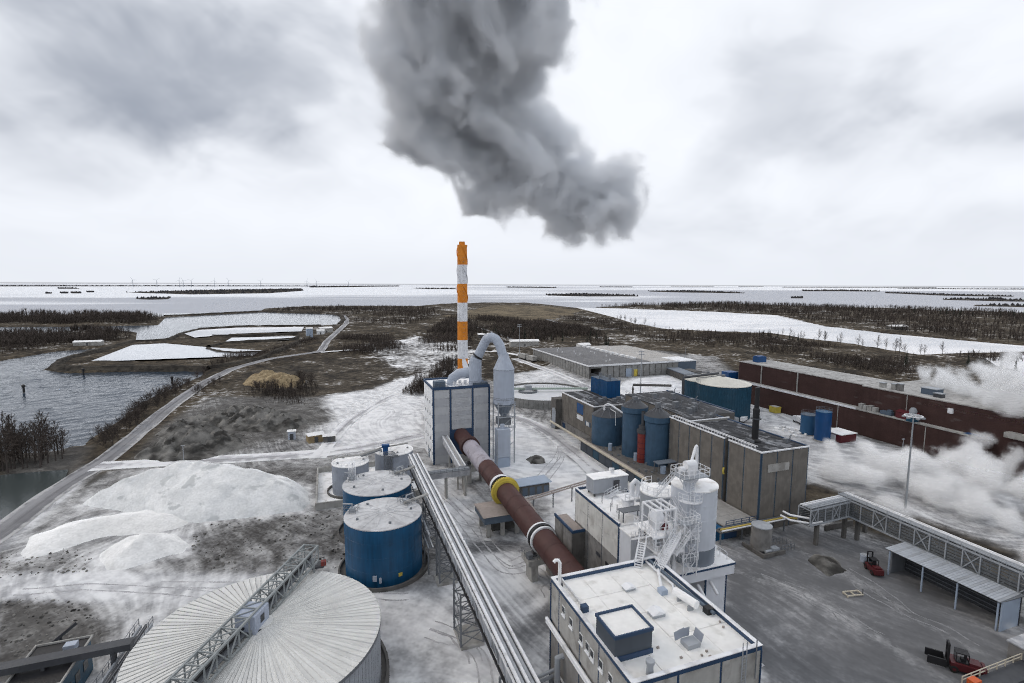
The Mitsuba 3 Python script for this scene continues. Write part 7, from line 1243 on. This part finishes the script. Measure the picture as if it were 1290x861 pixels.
for i, (x, y, lab) in enumerate(((148.6, 158.5, 'white cabinet at the foot of the front teal tank'), (150.8, 157.0, 'grey cabinet beside the white one at the foot of the teal tank'))):
    c_ = thing('cabinet', lab, 'cabinet'); put('body', MB().box(x, y, 0, x + 1.8, y + 2, 3.4 - .7 * i), ('white_steel', 'galvanised')[i], c_); put('door', MB().box(x + .2, y - .05, .2, x + 1.6, y - .003, 3.0 - .7 * i), 'galvanised', c_)

# --- brick hall
bh = thing('brick_hall', 'very long dark red-brown brick hall with a pale flat roof', 'building')
put('wall', MB().box(188.8, 84, 0, 206, 196, 18.0), 'brickwork', bh); put('wall', MB().box(187.0, 20, 0, 224, 132.9, 17.9), 'brickwork', bh)
LW = put('low_wall', MB().box(184.6, 92, 0, 188.79, 195.4, 9.3), 'brickwork', bh)
rb = put('roof', MB().box(188.6, 133, 18.0, 206.2, 196.2, 18.3), 'roof_pale', bh); put('roof', MB().box(186.8, 20, 17.9, 224.2, 133.1, 18.25), 'roof_pale', bh)
for k in range(12): put('roof_sheet', MB().box(190, 134.2 + 5.1 * k, 18.31, 205, 139.0 + 5.1 * k, 18.38 + .01 * (k % 3)), 'roof_pale', rb)
put('low_roof', MB().box(184.4, 91.8, 9.3, 188.75, 195.6, 9.55), 'roof_pale', bh); put('coping', MB().box(184.3, 133, 9.2, 184.7, 195.6, 9.9), 'white_steel', bh); put('coping', MB().box(184.3, 91.8, 9.2, 184.65, 132.9, 9.7), 'concrete_light', bh)
for y in (182, 162.5): put('downpipe', MB().tube([(188.6, y, 9.6), (188.6, y, 18.2)], .28, 8), 'concrete_light', bh, 40)
for y in (117, 77, 184, 140, 109): put('wall_joint', MB().box(186.9 if y in (117, 77) else 184.5, y, 9.6 if y in (117, 77) else 0, 186.99 if y in (117, 77) else 184.59, y + .25, 17.8 if y in (117, 77) else 9.2), 'concrete_light', bh)
put('awning', MB().bar((185.6, 83.5, 12.2), (185.6, 88.5, 12.2), 2.6, 1.5), 'concrete_light', bh); put('wall_vent', MB().box(186.3, 103.0, 14.6, 186.98, 104.4, 16.2), 'white_steel', bh)
solo('roof_plant', MB().box(193.5, 189, 18.4, 198.5, 192.5, 21.0).box(193.9, 189.3, 21, 198, 192.2, 21.3), 'bright_blue', 'bright blue machine box on the far end of the brick hall roof', 'roof unit')
solo('blue_container', MB().box(185.0, 198.5, 0, 191, 203.5, 12.4), 'bright_blue', 'blue boxy plant room beyond the far end of the brick hall', 'roof unit')
for i, (x, y, w, d, h, mt, lab) in enumerate(((189.5, 127.0, 1.6, 1.6, 1.6, 'concrete_light', 'first pale vent on the near brick roof'), (189.2, 122.8, 1.5, 1.5, 2.0, 'concrete_light', 'second pale vent on the near brick roof'), (189.0, 120.6, 1.4, 1.4, 2.4, 'concrete_panel_b', 'dark vent beside the pale ones on the near brick roof'), (192, 111.5, 4.0, 4.6, 2.0, 'slate_blue', 'slate-blue air handling units on the brick roof'), (190, 108.6, 2.0, 2.4, 1.2, 'dark_steel', 'low dark unit on the brick roof'))):
    u_ = thing('roof_unit', lab, 'roof unit'); put('body', MB().box(x, y, 18.28, x + w, y + d, 18.28 + h), mt, u_); put('hood', MB().box(x - .15, y - .15, 18.28 + h, x + w + .15, y + d + .15, 18.5 + h), 'galvanised', u_)
v2 = thing('roof_cooler', 'squat grey steaming vent tower on the brick hall roof', 'vent'); put('body', MB().lathe((196.5, 88.5), [(1.7, 18.28), (1.3, 22.2), (1.45, 22.2), (1.45, 22.6), (1.1, 22.6)], 20), 'concrete_panel_b', v2, 40); put('pipe', MB().box(193, 84, 18.28, 193.4, 84.4, 22.4).box(193.4, 84.1, 20.6, 196, 84.3, 20.8), 'dark_steel', v2)
ru = thing('red_roof_unit', 'maroon pitched roof unit on the low brick roof', 'roof unit')
put('body', MB().box(185.0, 112.8, 9.56, 188.7, 119.2, 11.8), 'maroon', ru); m = MB(); m.add([[184.8, 112.6, 11.8], [184.8, 119.4, 11.8], [188.8, 119.4, 12.9], [188.8, 112.6, 12.9]], [[0, 1, 2, 3]]); m.add([[184.8, 112.6, 11.7], [184.8, 119.4, 11.7], [188.8, 119.4, 12.8], [188.8, 112.6, 12.8]], [[3, 2, 1, 0]]); put('roof', m, 'maroon', ru)
for k, wd in enumerate(('nearest', 'second', 'third', 'farthest')): solo('air_handler', MB().box(185.2, 126.3 + 1.7 * k, 9.56, 187.2, 127.7 + 1.7 * k, 11.2 + .4 * (k % 2)), 'concrete_light', f'{wd} of the four white boxy air handlers on the low brick roof', 'roof unit', 'air handlers on the low brick roof')
solo('low_unit', MB().box(185.2, 121, 9.56, 187.6, 124.8, 10.8).box(185.6, 121.4, 10.8, 187.2, 122.6, 11.4), 'slate_blue', 'low slate-blue unit between the maroon unit and the air handlers', 'roof unit')
bx_ = thing('blue_hopper', 'small blue hopper with a grey cap in front of the maroon roof unit', 'hopper'); put('body', MB().box(183.6, 112.4, 9.6, 186.2, 114.8, 12.0), 'teal_blue', bx_); put('cap', MB().lathe((184.9, 113.6), [(1.0, 12), (1.2, 13.2), (.7, 14.2), (.01, 14.4)], 16), 'galvanised', bx_, 40)
solo('blue_cover_sheet', MB().box(184.8, 94.2, 9.6, 188.2, 98.6, 9.8), 'bright_blue', 'flat blue cover at the near end of the low brick roof', 'cover')

# --- yard in front of the brick hall
t1 = thing('water_tank', 'tall bright blue tank by the brick wall', 'tank', 'blue tanks by the brick wall'); put('shell', MB().lathe((165.2, 130.6), [(2.55, 0.4), (2.55, 10.6)], 32), 'bright_blue', t1, 40); put('roof', MB().lathe((165.2, 130.6), [(2.6, 10.5), (2.6, 10.7), (.01, 11)], 32), 'tank_blue', t1, 40); put('foot', MB().cyl((165.2, 130.6), 2.9, 0, .4, 28), 'concrete_light', t1)
m = MB(); railing(m, [(165.2 + 2.5 * math.cos(a), 130.6 + 2.5 * math.sin(a), 10.8) for a in np.linspace(0, 6.28, 11)], 1.1, 1.6); put('railing', m, 'mid_steel', t1)
t2 = thing('water_tank', 'shorter and paler blue tank left of the tall blue one', 'tank', 'blue tanks by the brick wall'); put('shell', MB().lathe((167.6, 138.4), [(2.7, 0.3), (2.7, 7.4)], 32), 'mid_blue', t2, 40); put('roof', MB().lathe((167.6, 138.4), [(2.75, 7.3), (2.75, 7.5), (.01, 7.8)], 32), 'slate_blue', t2, 40); m = MB(); railing(m, [(167.6 + 2.6 * math.cos(a), 138.4 + 2.6 * math.sin(a), 7.5) for a in np.linspace(0, 6.28, 9)], 1.1, 1.8); put('railing', m, 'mid_steel', t2)
rs = thing('red_shed', 'low dark red shed behind the tall blue tank', 'shed'); put('wall', MB().box(168.5, 126, 0, 176, 133, 2.8), 'maroon', rs); put('roof', MB().box(168.2, 125.7, 2.8, 176.3, 133.3, 3.0), 'dusty_white', rs); put('door', MB().box(168.42, 128, 0, 168.49, 130.4, 2.4), 'pale_panel', rs)
yb_ = thing('yellow_skip', 'yellow skip standing against the brick wall', 'skip'); put('body', MB().prism([(180.6, 165.4), (183.6, 165.4), (183.6, 169.0), (180.6, 169.0)], .2, 2.6), 'yellow_paint', yb_); put('rim', MB().box(180.5, 165.3, 2.6, 183.7, 169.1, 2.75), 'yellow_paint', yb_); put('load', MB().box(180.8, 165.6, 2.76, 183.4, 168.8, 2.9), 'concrete_light', yb_)
def truck(x, y, rz, label, col='white_steel', s=1.0, box=True):
    t = thing('parked_truck', label, 'truck'); M = T().translate([x, y, 0]).rotate([0, 0, 1], rz).scale([s, s, s])
    parts = [('cab', MB().prism([(2.0, -1.2), (4.0, -1.2), (4.0, 1.2), (2.0, 1.2)], .6, 2.8), col), ('windscreen', MB().box(4.0, -1.05, 1.7, 4.04, 1.05, 2.6), 'window_glass'), ('side_window', MB().box(2.9, -1.23, 1.7, 3.8, -1.2, 2.5), 'window_glass'), ('body', MB().box(-4.2, -1.25, .95, 1.85, 1.25, 3.3 if box else 1.6), col), ('chassis', MB().box(-4.1, -.5, .5, 3.9, .5, .94), 'black_paint')]
    parts += [('wheel', MB().tube([(wx, sy * .85, .5), (wx, sy * 1.22, .5)], .5, 14), 'rubber') for wx in (-3.3, -2.1, 3.0) for sy in (-1, 1)]
    for n, m, mt in parts: k = put(n, m, mt, t); scene[k] = placed(scene[k], M)
truck(177.0, 150.0, 70, 'white truck parked left of the blue tanks', s=.9); truck(158.0, 160.0, 30, 'white van parked near the foot of the teal tank', s=.62)
for i, (x, y, rz, lab) in enumerate(((137.0, 340.0, 97, 'first white trailer by the far end of the warehouse'), (135.2, 352.0, 97, 'second white trailer by the far end of the warehouse'))): truck(x, y, rz, lab, 'concrete_light', 1.3)
m = MB()
for k in range(14): x = 160 + (k * 7 % 9); y = 137 + (k * 5 % 11); m.box(x, y, 0, x + 1.2, y + 1.0, .4 + .2 * (k % 3))
solo('snow_blocks', m, 'dusty_white', 'scatter of pale blocks on the yard left of the blue tanks', 'blocks'); labels['snow_blocks']['kind'] = 'stuff'
def mast(name, x, y, h, label, group, head='ring', r=.28):
    t = thing(name, label, 'lamp mast', group); put('pole', MB().tube([(x, y, 0), (x, y, h)], [r, r * .5], 10), 'galvanised', t, 40); put('foot', MB().cyl((x, y), r * 2.2, 0, .4, 12), 'concrete_light', t)
    m = MB()
    if head == 'ring':
        m.lathe((x, y), [(1.7, h - .1), (1.9, h - .1), (1.9, h + .1), (1.7, h + .1)], 18)
        for k in range(6): a = k * 1.047; m.bar((x, y, h), (x + 1.8 * math.cos(a), y + 1.8 * math.sin(a), h), .1)
    else: m.bar((x - 1.3, y, h), (x + 1.3, y, h), .12); m.bar((x - 1.3, y, h - 1.4), (x + 1.3, y, h - 1.4), .12)
    hk = put('head', m, 'white_steel', t)
    for k in range(6 if head == 'ring' else 6):
        a = k * 1.047; q = (x + 1.8 * math.cos(a), y + 1.8 * math.sin(a), h - .3) if head == 'ring' else (x - 1.2 + 1.2 * (k % 3), y, h - .25 - 1.4 * (k // 3))
        put('lamp', MB().box(q[0] - .35, q[1] - .3, q[2] - .2, q[0] + .35, q[1] + .3, q[2] + .15), 'galvanised', hk)
mast('lamp_mast', 130.7, 80.1, 24.3, 'tall lamp mast with a ring of floodlights standing in the steam', 'tall lamp masts'); mast('lamp_mast', 148.3, 219.2, 22.0, 'tall lamp mast with two rows of floodlights in front of the warehouse', 'tall lamp masts', 'bar'); mast('lamp_mast', 133.8, 356.3, 25.6, 'tall white lamp mast left of the warehouse', 'tall lamp masts', 'bar')
for i, (px, py, h, lab) in enumerate(((101.5, 283.0, 9.0, 'short lamp post in front of the round clarifier'), (-42.0, 172.0, 7.0, 'thin lamp post on the bend of the left road'), (-82.0, 165.0, 7.0, 'thin lamp post by the pond at the left edge'), (233.0, 292.0, 13.0, 'thin pole with a small red board right of the warehouse'), (166.0, 104.0, 8.0, 'thin post by the brick hall yard'))):
    t = thing('lamp_post', lab, 'lamp post'); put('pole', MB().tube([(px, py, 0), (px, py, h)], [.12, .07], 8), 'galvanised', t, 40); put('lamp', MB().box(px - .5, py - .15, h, px + .5, py + .15, h + .18), 'maroon' if i == 3 else 'galvanised', t)

# --- warehouse and clarifier
wh = thing('warehouse', 'low wide grey warehouse with a flat dark roof and concrete panel walls', 'building')
shell(wh, 151, 264.4, 206, 352, 0, 7.2, 'concrete_dark'); shell(wh, 143.2, 276, 150.99, 352, 0, 7.2, 'concrete_dark', 'bay_wall'); shell(wh, 143.2, 264.4, 144.2, 275.99, 0, 7.2, 'concrete_dark', 'side_wall'); clad(wh, '-x', 264.2, 352, .2, 7.1, 143.2, 22, 'concrete_grey', None, .2, .5); clad(wh, '-y', 151, 206, .2, 7.1, 264.4, 13, 'concrete_grey', None, .2, .5)
put('lintel', MB().box(144.21, 264.3, 6.2, 150.98, 264.6, 7.18), 'concrete_grey', wh)
wr = put('roof', MB().box(142.6, 263.8, 7.2, 206.4, 352.4, 7.7), 'roof_grey', wh); put('roof_strip', MB().box(188.5, 268, 7.703, 206, 352, 7.78), 'roof_pale', wr); put('coping', MB().box(142.4, 263.6, 7.3, 142.95, 352.6, 8.0), 'white_steel', wh); put('coping', MB().box(142.953, 263.6, 7.3, 206.6, 264.1, 8.3), 'white_steel', wh)
for k in range(11): put('roof_vent', MB().box(183.3, 280 + 6.6 * k, 7.7, 185.4, 284.6 + 6.6 * k, 8.9), 'pale_panel', wr)
for k in range(16): rr_ = random.Random(k); x, y = rr_.uniform(148, 204), rr_.uniform(268, 348); put('vent_pipe', MB().cyl((x, y), .35, 7.7, 8.8, 8), 'pale_panel', wr)
put('door', MB().box(168, 264.05, 0, 172, 264.18, 5), 'pale_blue', wh); put('door', MB().box(173.6, 264.05, 0, 176, 264.18, 4.2), 'yellow_paint', wh)
wx = thing('warehouse_annexe', 'lower grey block against the right end of the warehouse', 'building'); put('wall', MB().box(206.7, 266, 0, 221, 284, 7.0), 'slate_blue', wx); put('roof', MB().box(206.6, 265.8, 7.0, 221.3, 284.3, 7.5), 'white_steel', wx); put('wall', MB().box(206.7, 284.1, 0, 223, 352, 6.8), 'concrete_dark', wx); put('roof', MB().box(206.65, 284.32, 6.8, 223.2, 352.2, 7.3), 'roof_pale', wx)
lr_ = thing('long_lean_to', 'long low shed with a pale slate roof between the warehouse and the brick hall', 'shed'); put('wall', MB().box(208, 252, 0, 214, 262, 3), 'concrete_dark', lr_); m = MB(); m.bar((200, 262, 4.2), (190, 214, 4.2), 8, .4); put('roof', m, 'vessel_dark', lr_); m = MB(); m.bar((200, 262, 2), (190, 214, 2), 6.8, 3.9); put('side_wall', m, 'concrete_dark', lr_)
cl = thing('clarifier', 'wide round concrete clarifier basin covered with white ice', 'basin')
CC, CR = (97.2, 224.7), 21.6
for k in range(60):
    a0, a1 = 2 * math.pi * (k + .04) / 60, 2 * math.pi * (k + .96) / 60
    put('wall_panel', MB().lathe(CC, [(CR, 0), (CR, 4.0), (CR - .5, 4.0), (CR - .5, 3.2)], 3, a0, a1), 'concrete_grey', cl)
put('inner_ring', MB().lathe(CC, [(CR - .1, 0), (CR - .1, 3.7), (CR - 1.2, 3.7), (CR - 1.2, 3.1)], 72), 'concrete_dark', cl); put('ice', MB().cyl(CC, CR - .9, 2.6, 3.3, 64), 'ice', cl)
br = thing('scraper_bridge', 'pale green scraper bridge resting on the clarifier rim', 'bridge'); put('beam', MB().bar((82, 230, 4.9), (118, 219, 4.9), 1.4, .8), 'pale_green', br); put('centre_drum', MB().lathe((90, 227.5), [(4.6, 3.4), (4.6, 4.2), (3.9, 4.2), (3.9, 3.4)], 24), 'mid_steel', br); put('cabin', MB().box(88.5, 226, 4.4, 91.5, 228.6, 6.6), 'galvanised', br); m = MB(); railing(m, [(82, 229.3, 5.3), (118, 218.3, 5.3)], 1.1, 2); put('railing', m, 'mid_steel', br)

# --- pipe bridge, shed and machines on the right yard
pbx = thing('covered_pipe_bridge', 'grey louvred pipe bridge with steam pipes on top at the right', 'pipe bridge')
def pbseg(a, b, w, h, bays, louvre=True):
    a, b = np.array(a, float), np.array(b, float); truss_box(pbx, a, b, w, h, bays, 'galvanised', .18, True, xbrace=3)
    d = b - a; d /= np.linalg.norm(d); s = np.cross(d, [0, 0, 1])
    for k in range(6):
        for q in (-1, 1): put('slat', MB().bar(a + s * q * (w / 2 - .14) + [0, 0, .35 + k * .58], b + s * q * (w / 2 - .14) + [0, 0, .35 + k * .58], .06, .4), 'slat_grey', pbx)
    for o in (-1.1, -.5, .1, .7, 1.2): put('pipe', MB().tube([a + s * o + [0, 0, h + .45], b + s * o + [0, 0, h + .45]], .16 + .05 * (abs(o) < .3), 8), 'white_steel' if o < 0 else 'galvanised', pbx)
    m = MB(); railing(m, [tuple(a + s * (w / 2) + [0, 0, h]), tuple(b + s * (w / 2) + [0, 0, h])], 1.1, 2.2); put('railing', m, 'galvanised', pbx)
    m = MB(); L = np.linalg.norm(b - a); n = int(L / 2.4)
    for k in range(n): c = a + d * (k + .5) * L / n; m.bar(c - s * 1.4 + [0, 0, h + .2], c + s * 1.4 + [0, 0, h + .2], .2)
    put('saddle', m, 'mid_steel', pbx); put('floor', MB().bar(a + [0, 0, -.12], b + [0, 0, -.12], w, .24), 'concrete_dark', pbx)
pbseg((93.4, 76.6, 5.0), (106.8, 77.2, 5.0), 2.8, 3.3, 6); pbseg((107.0, 78.6, 5.0), (106.0, 22, 5.0), 2.8, 3.6, 21)
for x, y in ((96.5, 76.0), (105.0, 76.2), (106.9, 74.6), (112.0, 76.5), (106.8, 56), (106.6, 34)): put('leg', MB().box(x - .35, y - .35, 0, x + .35, y + .35, 4.8), 'concrete_dark', pbx)
put('pipe_end', MB().tube([(91.2, 80.5, 5.4), (91.2, 78.0, 5.4), (94.0, 75.4, 5.4), (97, 75.3, 5.4)], .22, 10), 'white_steel', pbx, 40); put('pipe_end', MB().tube([(91.8, 80.5, 6.2), (91.8, 78.6, 6.2), (94.4, 75.9, 6.2)], .22, 10), 'white_steel', pbx, 40)
put('yellow_pipe', MB().tube([(95.4, 83.3, 3.0), (96.8, 82.0, 3.2), (96.8, 79, 4.2), (96.8, 77.8, 4.6)], .2, 8), 'yellow_pipe', pbx, 40)
put('retaining_wall', MB().box(104.0, 79.6, 0, 112.5, 80.1, 1.3), 'concrete_dark', pbx)
sh = thing('open_shed', 'long open-fronted shed with a pale corrugated roof on the right yard', 'shed')
m = MB(); m.add([[99.2, 45.6, 5.0], [99.2, 63.7, 5.0], [104.6, 63.2, 5.25], [104.6, 45.2, 5.25]], [[0, 1, 2, 3]]); m.add([[99.2, 45.6, 4.9], [99.2, 63.7, 4.9], [104.6, 63.2, 5.15], [104.6, 45.2, 5.15]], [[3, 2, 1, 0]]); rfk = put('roof', m, 'mid_steel', sh)
for k in range(36): y = 45.7 + .5 * k; put('roof_sheet', MB().bar((99.15, y + .22, 5.06), (104.6, y + .22, 5.31), .44, .08), 'pale_sheet' if k % 4 else 'galvanised', rfk)
put('back_wall', MB().box(104.3, 45.4, 0, 104.5, 63.2, 5.1), 'dark_steel', sh); put('end_wall', MB().box(99.6, 45.5, 0, 104.28, 45.7, 4.95), 'pale_blue', sh); put('end_wall', MB().box(100.4, 63.0, 0, 104.28, 63.2, 5.0), 'mid_steel', sh)
for y in (62.9, 57.1, 51.7, 46.0): put('post', MB().box(99.4, y - .1, 0, 99.62, y + .1, 4.9), 'pale_blue', sh)
for k in range(6): put('rail', MB().box(104.1, 46, .6 + .75 * k, 104.28, 62.8, .75 + .75 * k), 'mid_steel', sh)
def forklift(x, y, rz, label, big=True, s=1.0):
    t = thing('forklift', label, 'forklift', 'red forklifts on the right yard'); M = T().translate([x, y, 0]).rotate([0, 0, 1], rz).scale([s, s, s])
    P_ = [('body', MB().prism([(-2.6, -1.05), (-2.2, -1.2), (1.3, -1.2), (1.3, 1.2), (-2.2, 1.2), (-2.6, 1.05)], .5, 1.55), 'red_bright'), ('counterweight', MB().prism([(-3.0, -.9), (-2.62, -1.1), (-2.62, 1.1), (-3.0, .9)], .5, 1.7), 'red_bright'),
          ('cab_floor', MB().box(-.9, -.75, 1.56, .7, .75, 1.75), 'black_paint'), ('cab_roof', MB().box(-.9, -.75, 3.0, .75, .75, 3.15), 'black_paint'), ('seat', MB().box(-.6, -.35, 1.76, .0, .35, 2.1).box(-.65, -.35, 2.1, -.45, .35, 2.8), 'black_paint'), ('engine_hood', MB().box(-2.3, -.8, 1.56, -.95, .8, 1.95), 'red_bright')]
    for sx in (-.85, .65):
        for sy in (-.7, .7): P_.append(('cab_post', MB().box(sx - .05, sy - .05, 1.76, sx + .05, sy + .05, 3.0), 'black_paint'))
    P_.append(('cab_glass', MB().box(.66, -.64, 2.0, .69, .64, 2.9), 'window_glass'))
    for sy in (-.55, .55): P_.append(('mast', MB().box(1.45, sy - .1, .3, 1.75, sy + .1, 4.1), 'black_paint'))
    P_ += [('mast_bar', MB().box(1.47, -.44, z_, 1.73, .44, z_ + .17), 'black_paint') for z_ in (4.0, 2.4)]; P_.append(('carriage', MB().box(1.78, -1.0, .3, 1.95, 1.0, 1.3), 'black_paint'))
    if big:
        for sy in (-1.0, 1.0): P_.append(('clamp_arm', MB().box(1.96, sy - .12, .4, 4.2, sy + .12, 1.6), 'black_paint'))
    else:
        for sy in (-.5, .5): P_.append(('fork', MB().box(1.96, sy - .1, .1, 3.4, sy + .1, .2), 'black_paint'))
    for wx in (-1.9, .9):
        for sy in (-1, 1): k0 = ('wheel', MB().tube([(wx, sy * .95, .55), (wx, sy * 1.3, .55)], .55, 18), 'rubber'); P_.append(k0)
    for n, m, mt in P_:
        k = put(n, m, mt, t); scene[k] = placed(scene[k], M)
        if n == 'wheel': c = np.vstack(m.v).mean(0); kk = put('hub', MB().tube([(c[0], c[1] - .2, .55), (c[0], c[1] + .2, .55)], .25, 12), 'red_bright', k); scene[kk] = placed(scene[kk], M)
forklift(98.0, 64.8, 62, 'red forklift parked at the left end of the open shed', False, .80); forklift(84.1, 42.4, 130, 'dark red clamp forklift near the lower right corner', True, .92)
dr_ = thing('steel_drum', 'small grey drum behind the parked red forklift', 'drum'); put('shell', MB().cyl((99.8, 67.8), .75, 0, 1.4, 18), 'vessel_grey', dr_, 40); put('lid', MB().cyl((99.8, 67.8), .6, 1.4, 1.5, 16), 'galvanised', dr_)
yf = thing('yellow_barrier', 'low yellow barrier frame lying on the grey yard', 'barrier'); m = MB()
for q in (((85.2, 60.2), (88.2, 59.6)), ((85.5, 61.4), (88.5, 60.8)), ((85.2, 60.2), (85.5, 61.4)), ((88.2, 59.6), (88.5, 60.8)), ((86.6, 59.9), (86.9, 61.1))): m.bar((*q[0], .3), (*q[1], .3), .18)
put('frame', m, 'cream_pipe', yf); put('post', MB().tube([(88.2, 59.7, 0), (88.2, 59.7, 1.3)], .08, 8), 'dark_steel', yf)
for x, y in ((85.2, 60.2), (88.4, 60.7), (85.5, 61.3)): put('foot', MB().box(x - .1, y - .1, 0, x + .1, y + .1, .22), 'cream_pipe', yf)
ht = thing('gate_hut', 'dark flat-roofed hut with railing cut by the lower right corner', 'hut'); put('wall', MB().box(93.6, 34.0, 0, 99.5, 41.6, 2.6), 'concrete_panel_b', ht); put('roof', MB().box(93.4, 33.8, 2.6, 99.7, 41.8, 2.8), 'galv_dusty', ht); put('ramp', MB().box(80, 37.4, 0, 93.5, 39.9, 1.0), 'dark_steel', ht); m = MB(); railing(m, [(80, 39.9, 1.0), (93.4, 39.9, 1.0)], 1.0, 1.8, .06); put('railing', m, 'cream_pipe', ht); put('orange_box', MB().box(80.4, 38.6, 1.0, 81.8, 39.6, 1.9), 'red_orange', ht)
solo('rubble_heap', mound([(88, 66), (93, 67), (96, 71), (93, 74), (89, 72)], .5, 1.2, .35, 41, .3), 'gravel', 'dark low heap of spilled material under the pipe bridge corner', 'heap', smooth=True)
sg2 = thing('side_gutter', 'dark trench wall along the right foot of the burner building', 'wall'); put('wall', MB().box(40.2, 30, 0, 40.8, 53, 6.0), 'concrete_dark', sg2); put('pipe', MB().tube([(41.6, 30, 4.6), (41.6, 46, 4.6)], .3, 10), 'white_steel', sg2, 40)
rk = thing('side_pipes', 'pair of pipes bridging from the conveyor to the burner building', 'pipe bridge'); 
for z_ in (9.2, 9.9): put('pipe', MB().tube([(20.9, 50.2, z_), (24.0, 50.5, z_ + .3)], .2, 10), 'galvanised', rk, 40)
put('leg', MB().box(23.0, 50.0, 0, 23.4, 50.6, 9.0), 'mid_steel', rk)

# --- far small things
for i, (px, py, w, d, h, rz, mt, lab) in enumerate(LAY['huts']):
    t = thing('small_building', lab, 'building'); M = T().translate([px, py, max(ground_z(px, py), 0)]).rotate([0, 0, 1], rz)
    for n, m, mm in (('wall', MB().box(-w / 2, -d / 2, -.5, w / 2, d / 2, h), mt), ('roof', MB().add([[-w / 2 - .3, -d / 2 - .3, h], [w / 2 + .3, -d / 2 - .3, h], [w / 2 + .3, d / 2 + .3, h], [-w / 2 - .3, d / 2 + .3, h], [-w / 2 - .3, 0, h + d * .18], [w / 2 + .3, 0, h + d * .18]], [[0, 1, 5], [0, 5, 4], [2, 3, 4], [2, 4, 5], [3, 0, 4], [1, 2, 5]]), 'dusty_white'), ('door', MB().box(-.6, -d / 2 - .06, 0, .6, -d / 2 - .003, 2.1), 'dark_steel')):
        k = put(n, m, mm, t); scene[k] = placed(scene[k], M)
for i, (x, y) in enumerate(LAY['turbines']):
    t = thing('wind_turbine', 'tiny wind turbine on the left horizon', 'wind turbine', 'tiny wind turbine on the left horizon'); put('tower', MB().tube([(x, y, 0), (x, y, 100)], [3.0, 1.8], 8), 'slate_blue', t); m = MB()
    for k in range(3): a = 2.094 * k + i * .7; m.bar((x, y - 3, 100), (x + 48 * math.cos(a), y - 3, 100 + 48 * math.sin(a)), 2.2, 1.5)
    put('rotor', m, 'slate_blue', t)
for i, (x, y) in enumerate(LAY['buoys']): tkey = solo('channel_marker', MB().lathe((x, y), [(.5, -1.2), (.5, 1.6), (.8, 1.8), (.8, 2.6), (.01, 3.2)], 10), 'black_paint', ('dark channel marker in front of the basin dyke', 'dark channel marker in the open water at the left', 'dark channel marker close to the shrub row')[i], 'buoy')

# ------------------------------------------------------------------ smoke and steam: real volumes with a density of their own
def cloud(name, blobs, pad, res, seed, sigma, albedo, soft, rgh, freq, label, zmin=None, zmax=None, g=0.0, gap=0.40):
    b = np.array(blobs); lo = (b[:, :3] - b[:, 3:]).min(0) - pad; hi = (b[:, :3] + b[:, 3:]).max(0) + pad
    if zmin is not None: lo[2] = zmin
    if zmax is not None: hi[2] = zmax
    n = np.maximum(((hi - lo) / res).astype(int), 4); ax = [lo[i] + (np.arange(n[i]) + .5) / n[i] * (hi[i] - lo[i]) for i in range(3)]
    Z, Y, X = np.meshgrid(ax[2], ax[1], ax[0], indexing='ij'); p = np.stack([X, Y, Z], -1)
    warp = np.stack([meshkit.fbm(p * freq * 0.8 + 5 + 9 * k, 3, seed + 3 + k) for k in range(3)], -1) - .5
    pw = p + warp * (1.1 / freq) * 0.6
    f = np.full(X.shape, -9.0)
    for x, y, z, r in blobs: f = np.maximum(f, 1 - np.sqrt((pw[..., 0] - x) ** 2 + (pw[..., 1] - y) ** 2 + (pw[..., 2] - z) ** 2) / r)
    turn = np.array([[0.00, 0.80, 0.60], [-0.80, 0.36, -0.48], [-0.60, -0.48, 0.64]]); bil, pr = 0, p * freq + warp * 1.2
    for o in range(5): pr = pr @ turn * 2.03 + 3.7; bil = bil + 0.56 ** o * np.abs(2 * meshkit.noise(pr * 0.5, seed + o) - 1) / 2.15
    wisp = meshkit.fbm(p @ turn * freq * 5.0 + warp * 3, 3, seed + 31) - .5
    d = f + rgh * (gap - bil) * 2 + rgh * 0.5 * wisp * np.clip(1.2 - 2 * np.abs(f), 0, 1)
    t = np.clip(d / soft, 0, 1); dens = t * t * (3 - 2 * t)
    e = np.ones_like(X)
    for A_, i in ((X, 0), (Y, 1), (Z, 2)): e *= np.clip((A_ - lo[i]) / (pad * .7), 0, 1) * np.clip((hi[i] - A_) / (pad * .7), 0, 1) if not (i == 2 and zmin is not None) else np.clip((hi[i] - A_) / 2.0, 0, 1)
    dens = (dens * e).astype(np.float32)[..., None]
    T1 = T().translate(lo.tolist()).scale((hi - lo).tolist())
    scene[name + '_medium'] = {'type': 'heterogeneous', 'albedo': albedo, 'scale': sigma, 'sigma_t': {'type': 'gridvolume', 'grid': mi.VolumeGrid(dens), 'to_world': T1, 'filter_type': 'trilinear'}, 'phase': {'type': 'hg', 'g': g}}
    scene[name] = {'type': 'cube', 'to_world': T().translate(((lo + hi) / 2).tolist()).scale(((hi - lo) / 2).tolist()), 'bsdf': {'type': 'null'}, 'interior': {'type': 'ref', 'id': name + '_medium'}}
    say(name, label, 'smoke' if 'smoke' in name else 'steam', None, 'stuff')
cloud('smoke_plume', PLUME, 8, 1.25, 3, 0.42, {'type': 'rgb', 'value': [0.966, 0.977, 0.992]}, 0.85, 1.05, 0.042, 'huge dark grey smoke plume billowing up to the left across the sky')
cloud('steam_cloud', LOW, 3, 0.5, 11, 0.46, 0.999, 0.55, 1.40, 0.12, 'white steam drifting low over the yard and the pipe bridge', 0.55, 16.6, gap=0.32)
cloud('steam_cloud_001', HIGH, 3, 0.5, 17, 0.6, 0.999, 0.7, 1.15, 0.13, 'white steam blowing off the brick hall roof at the right', 18.7, None, gap=0.34)
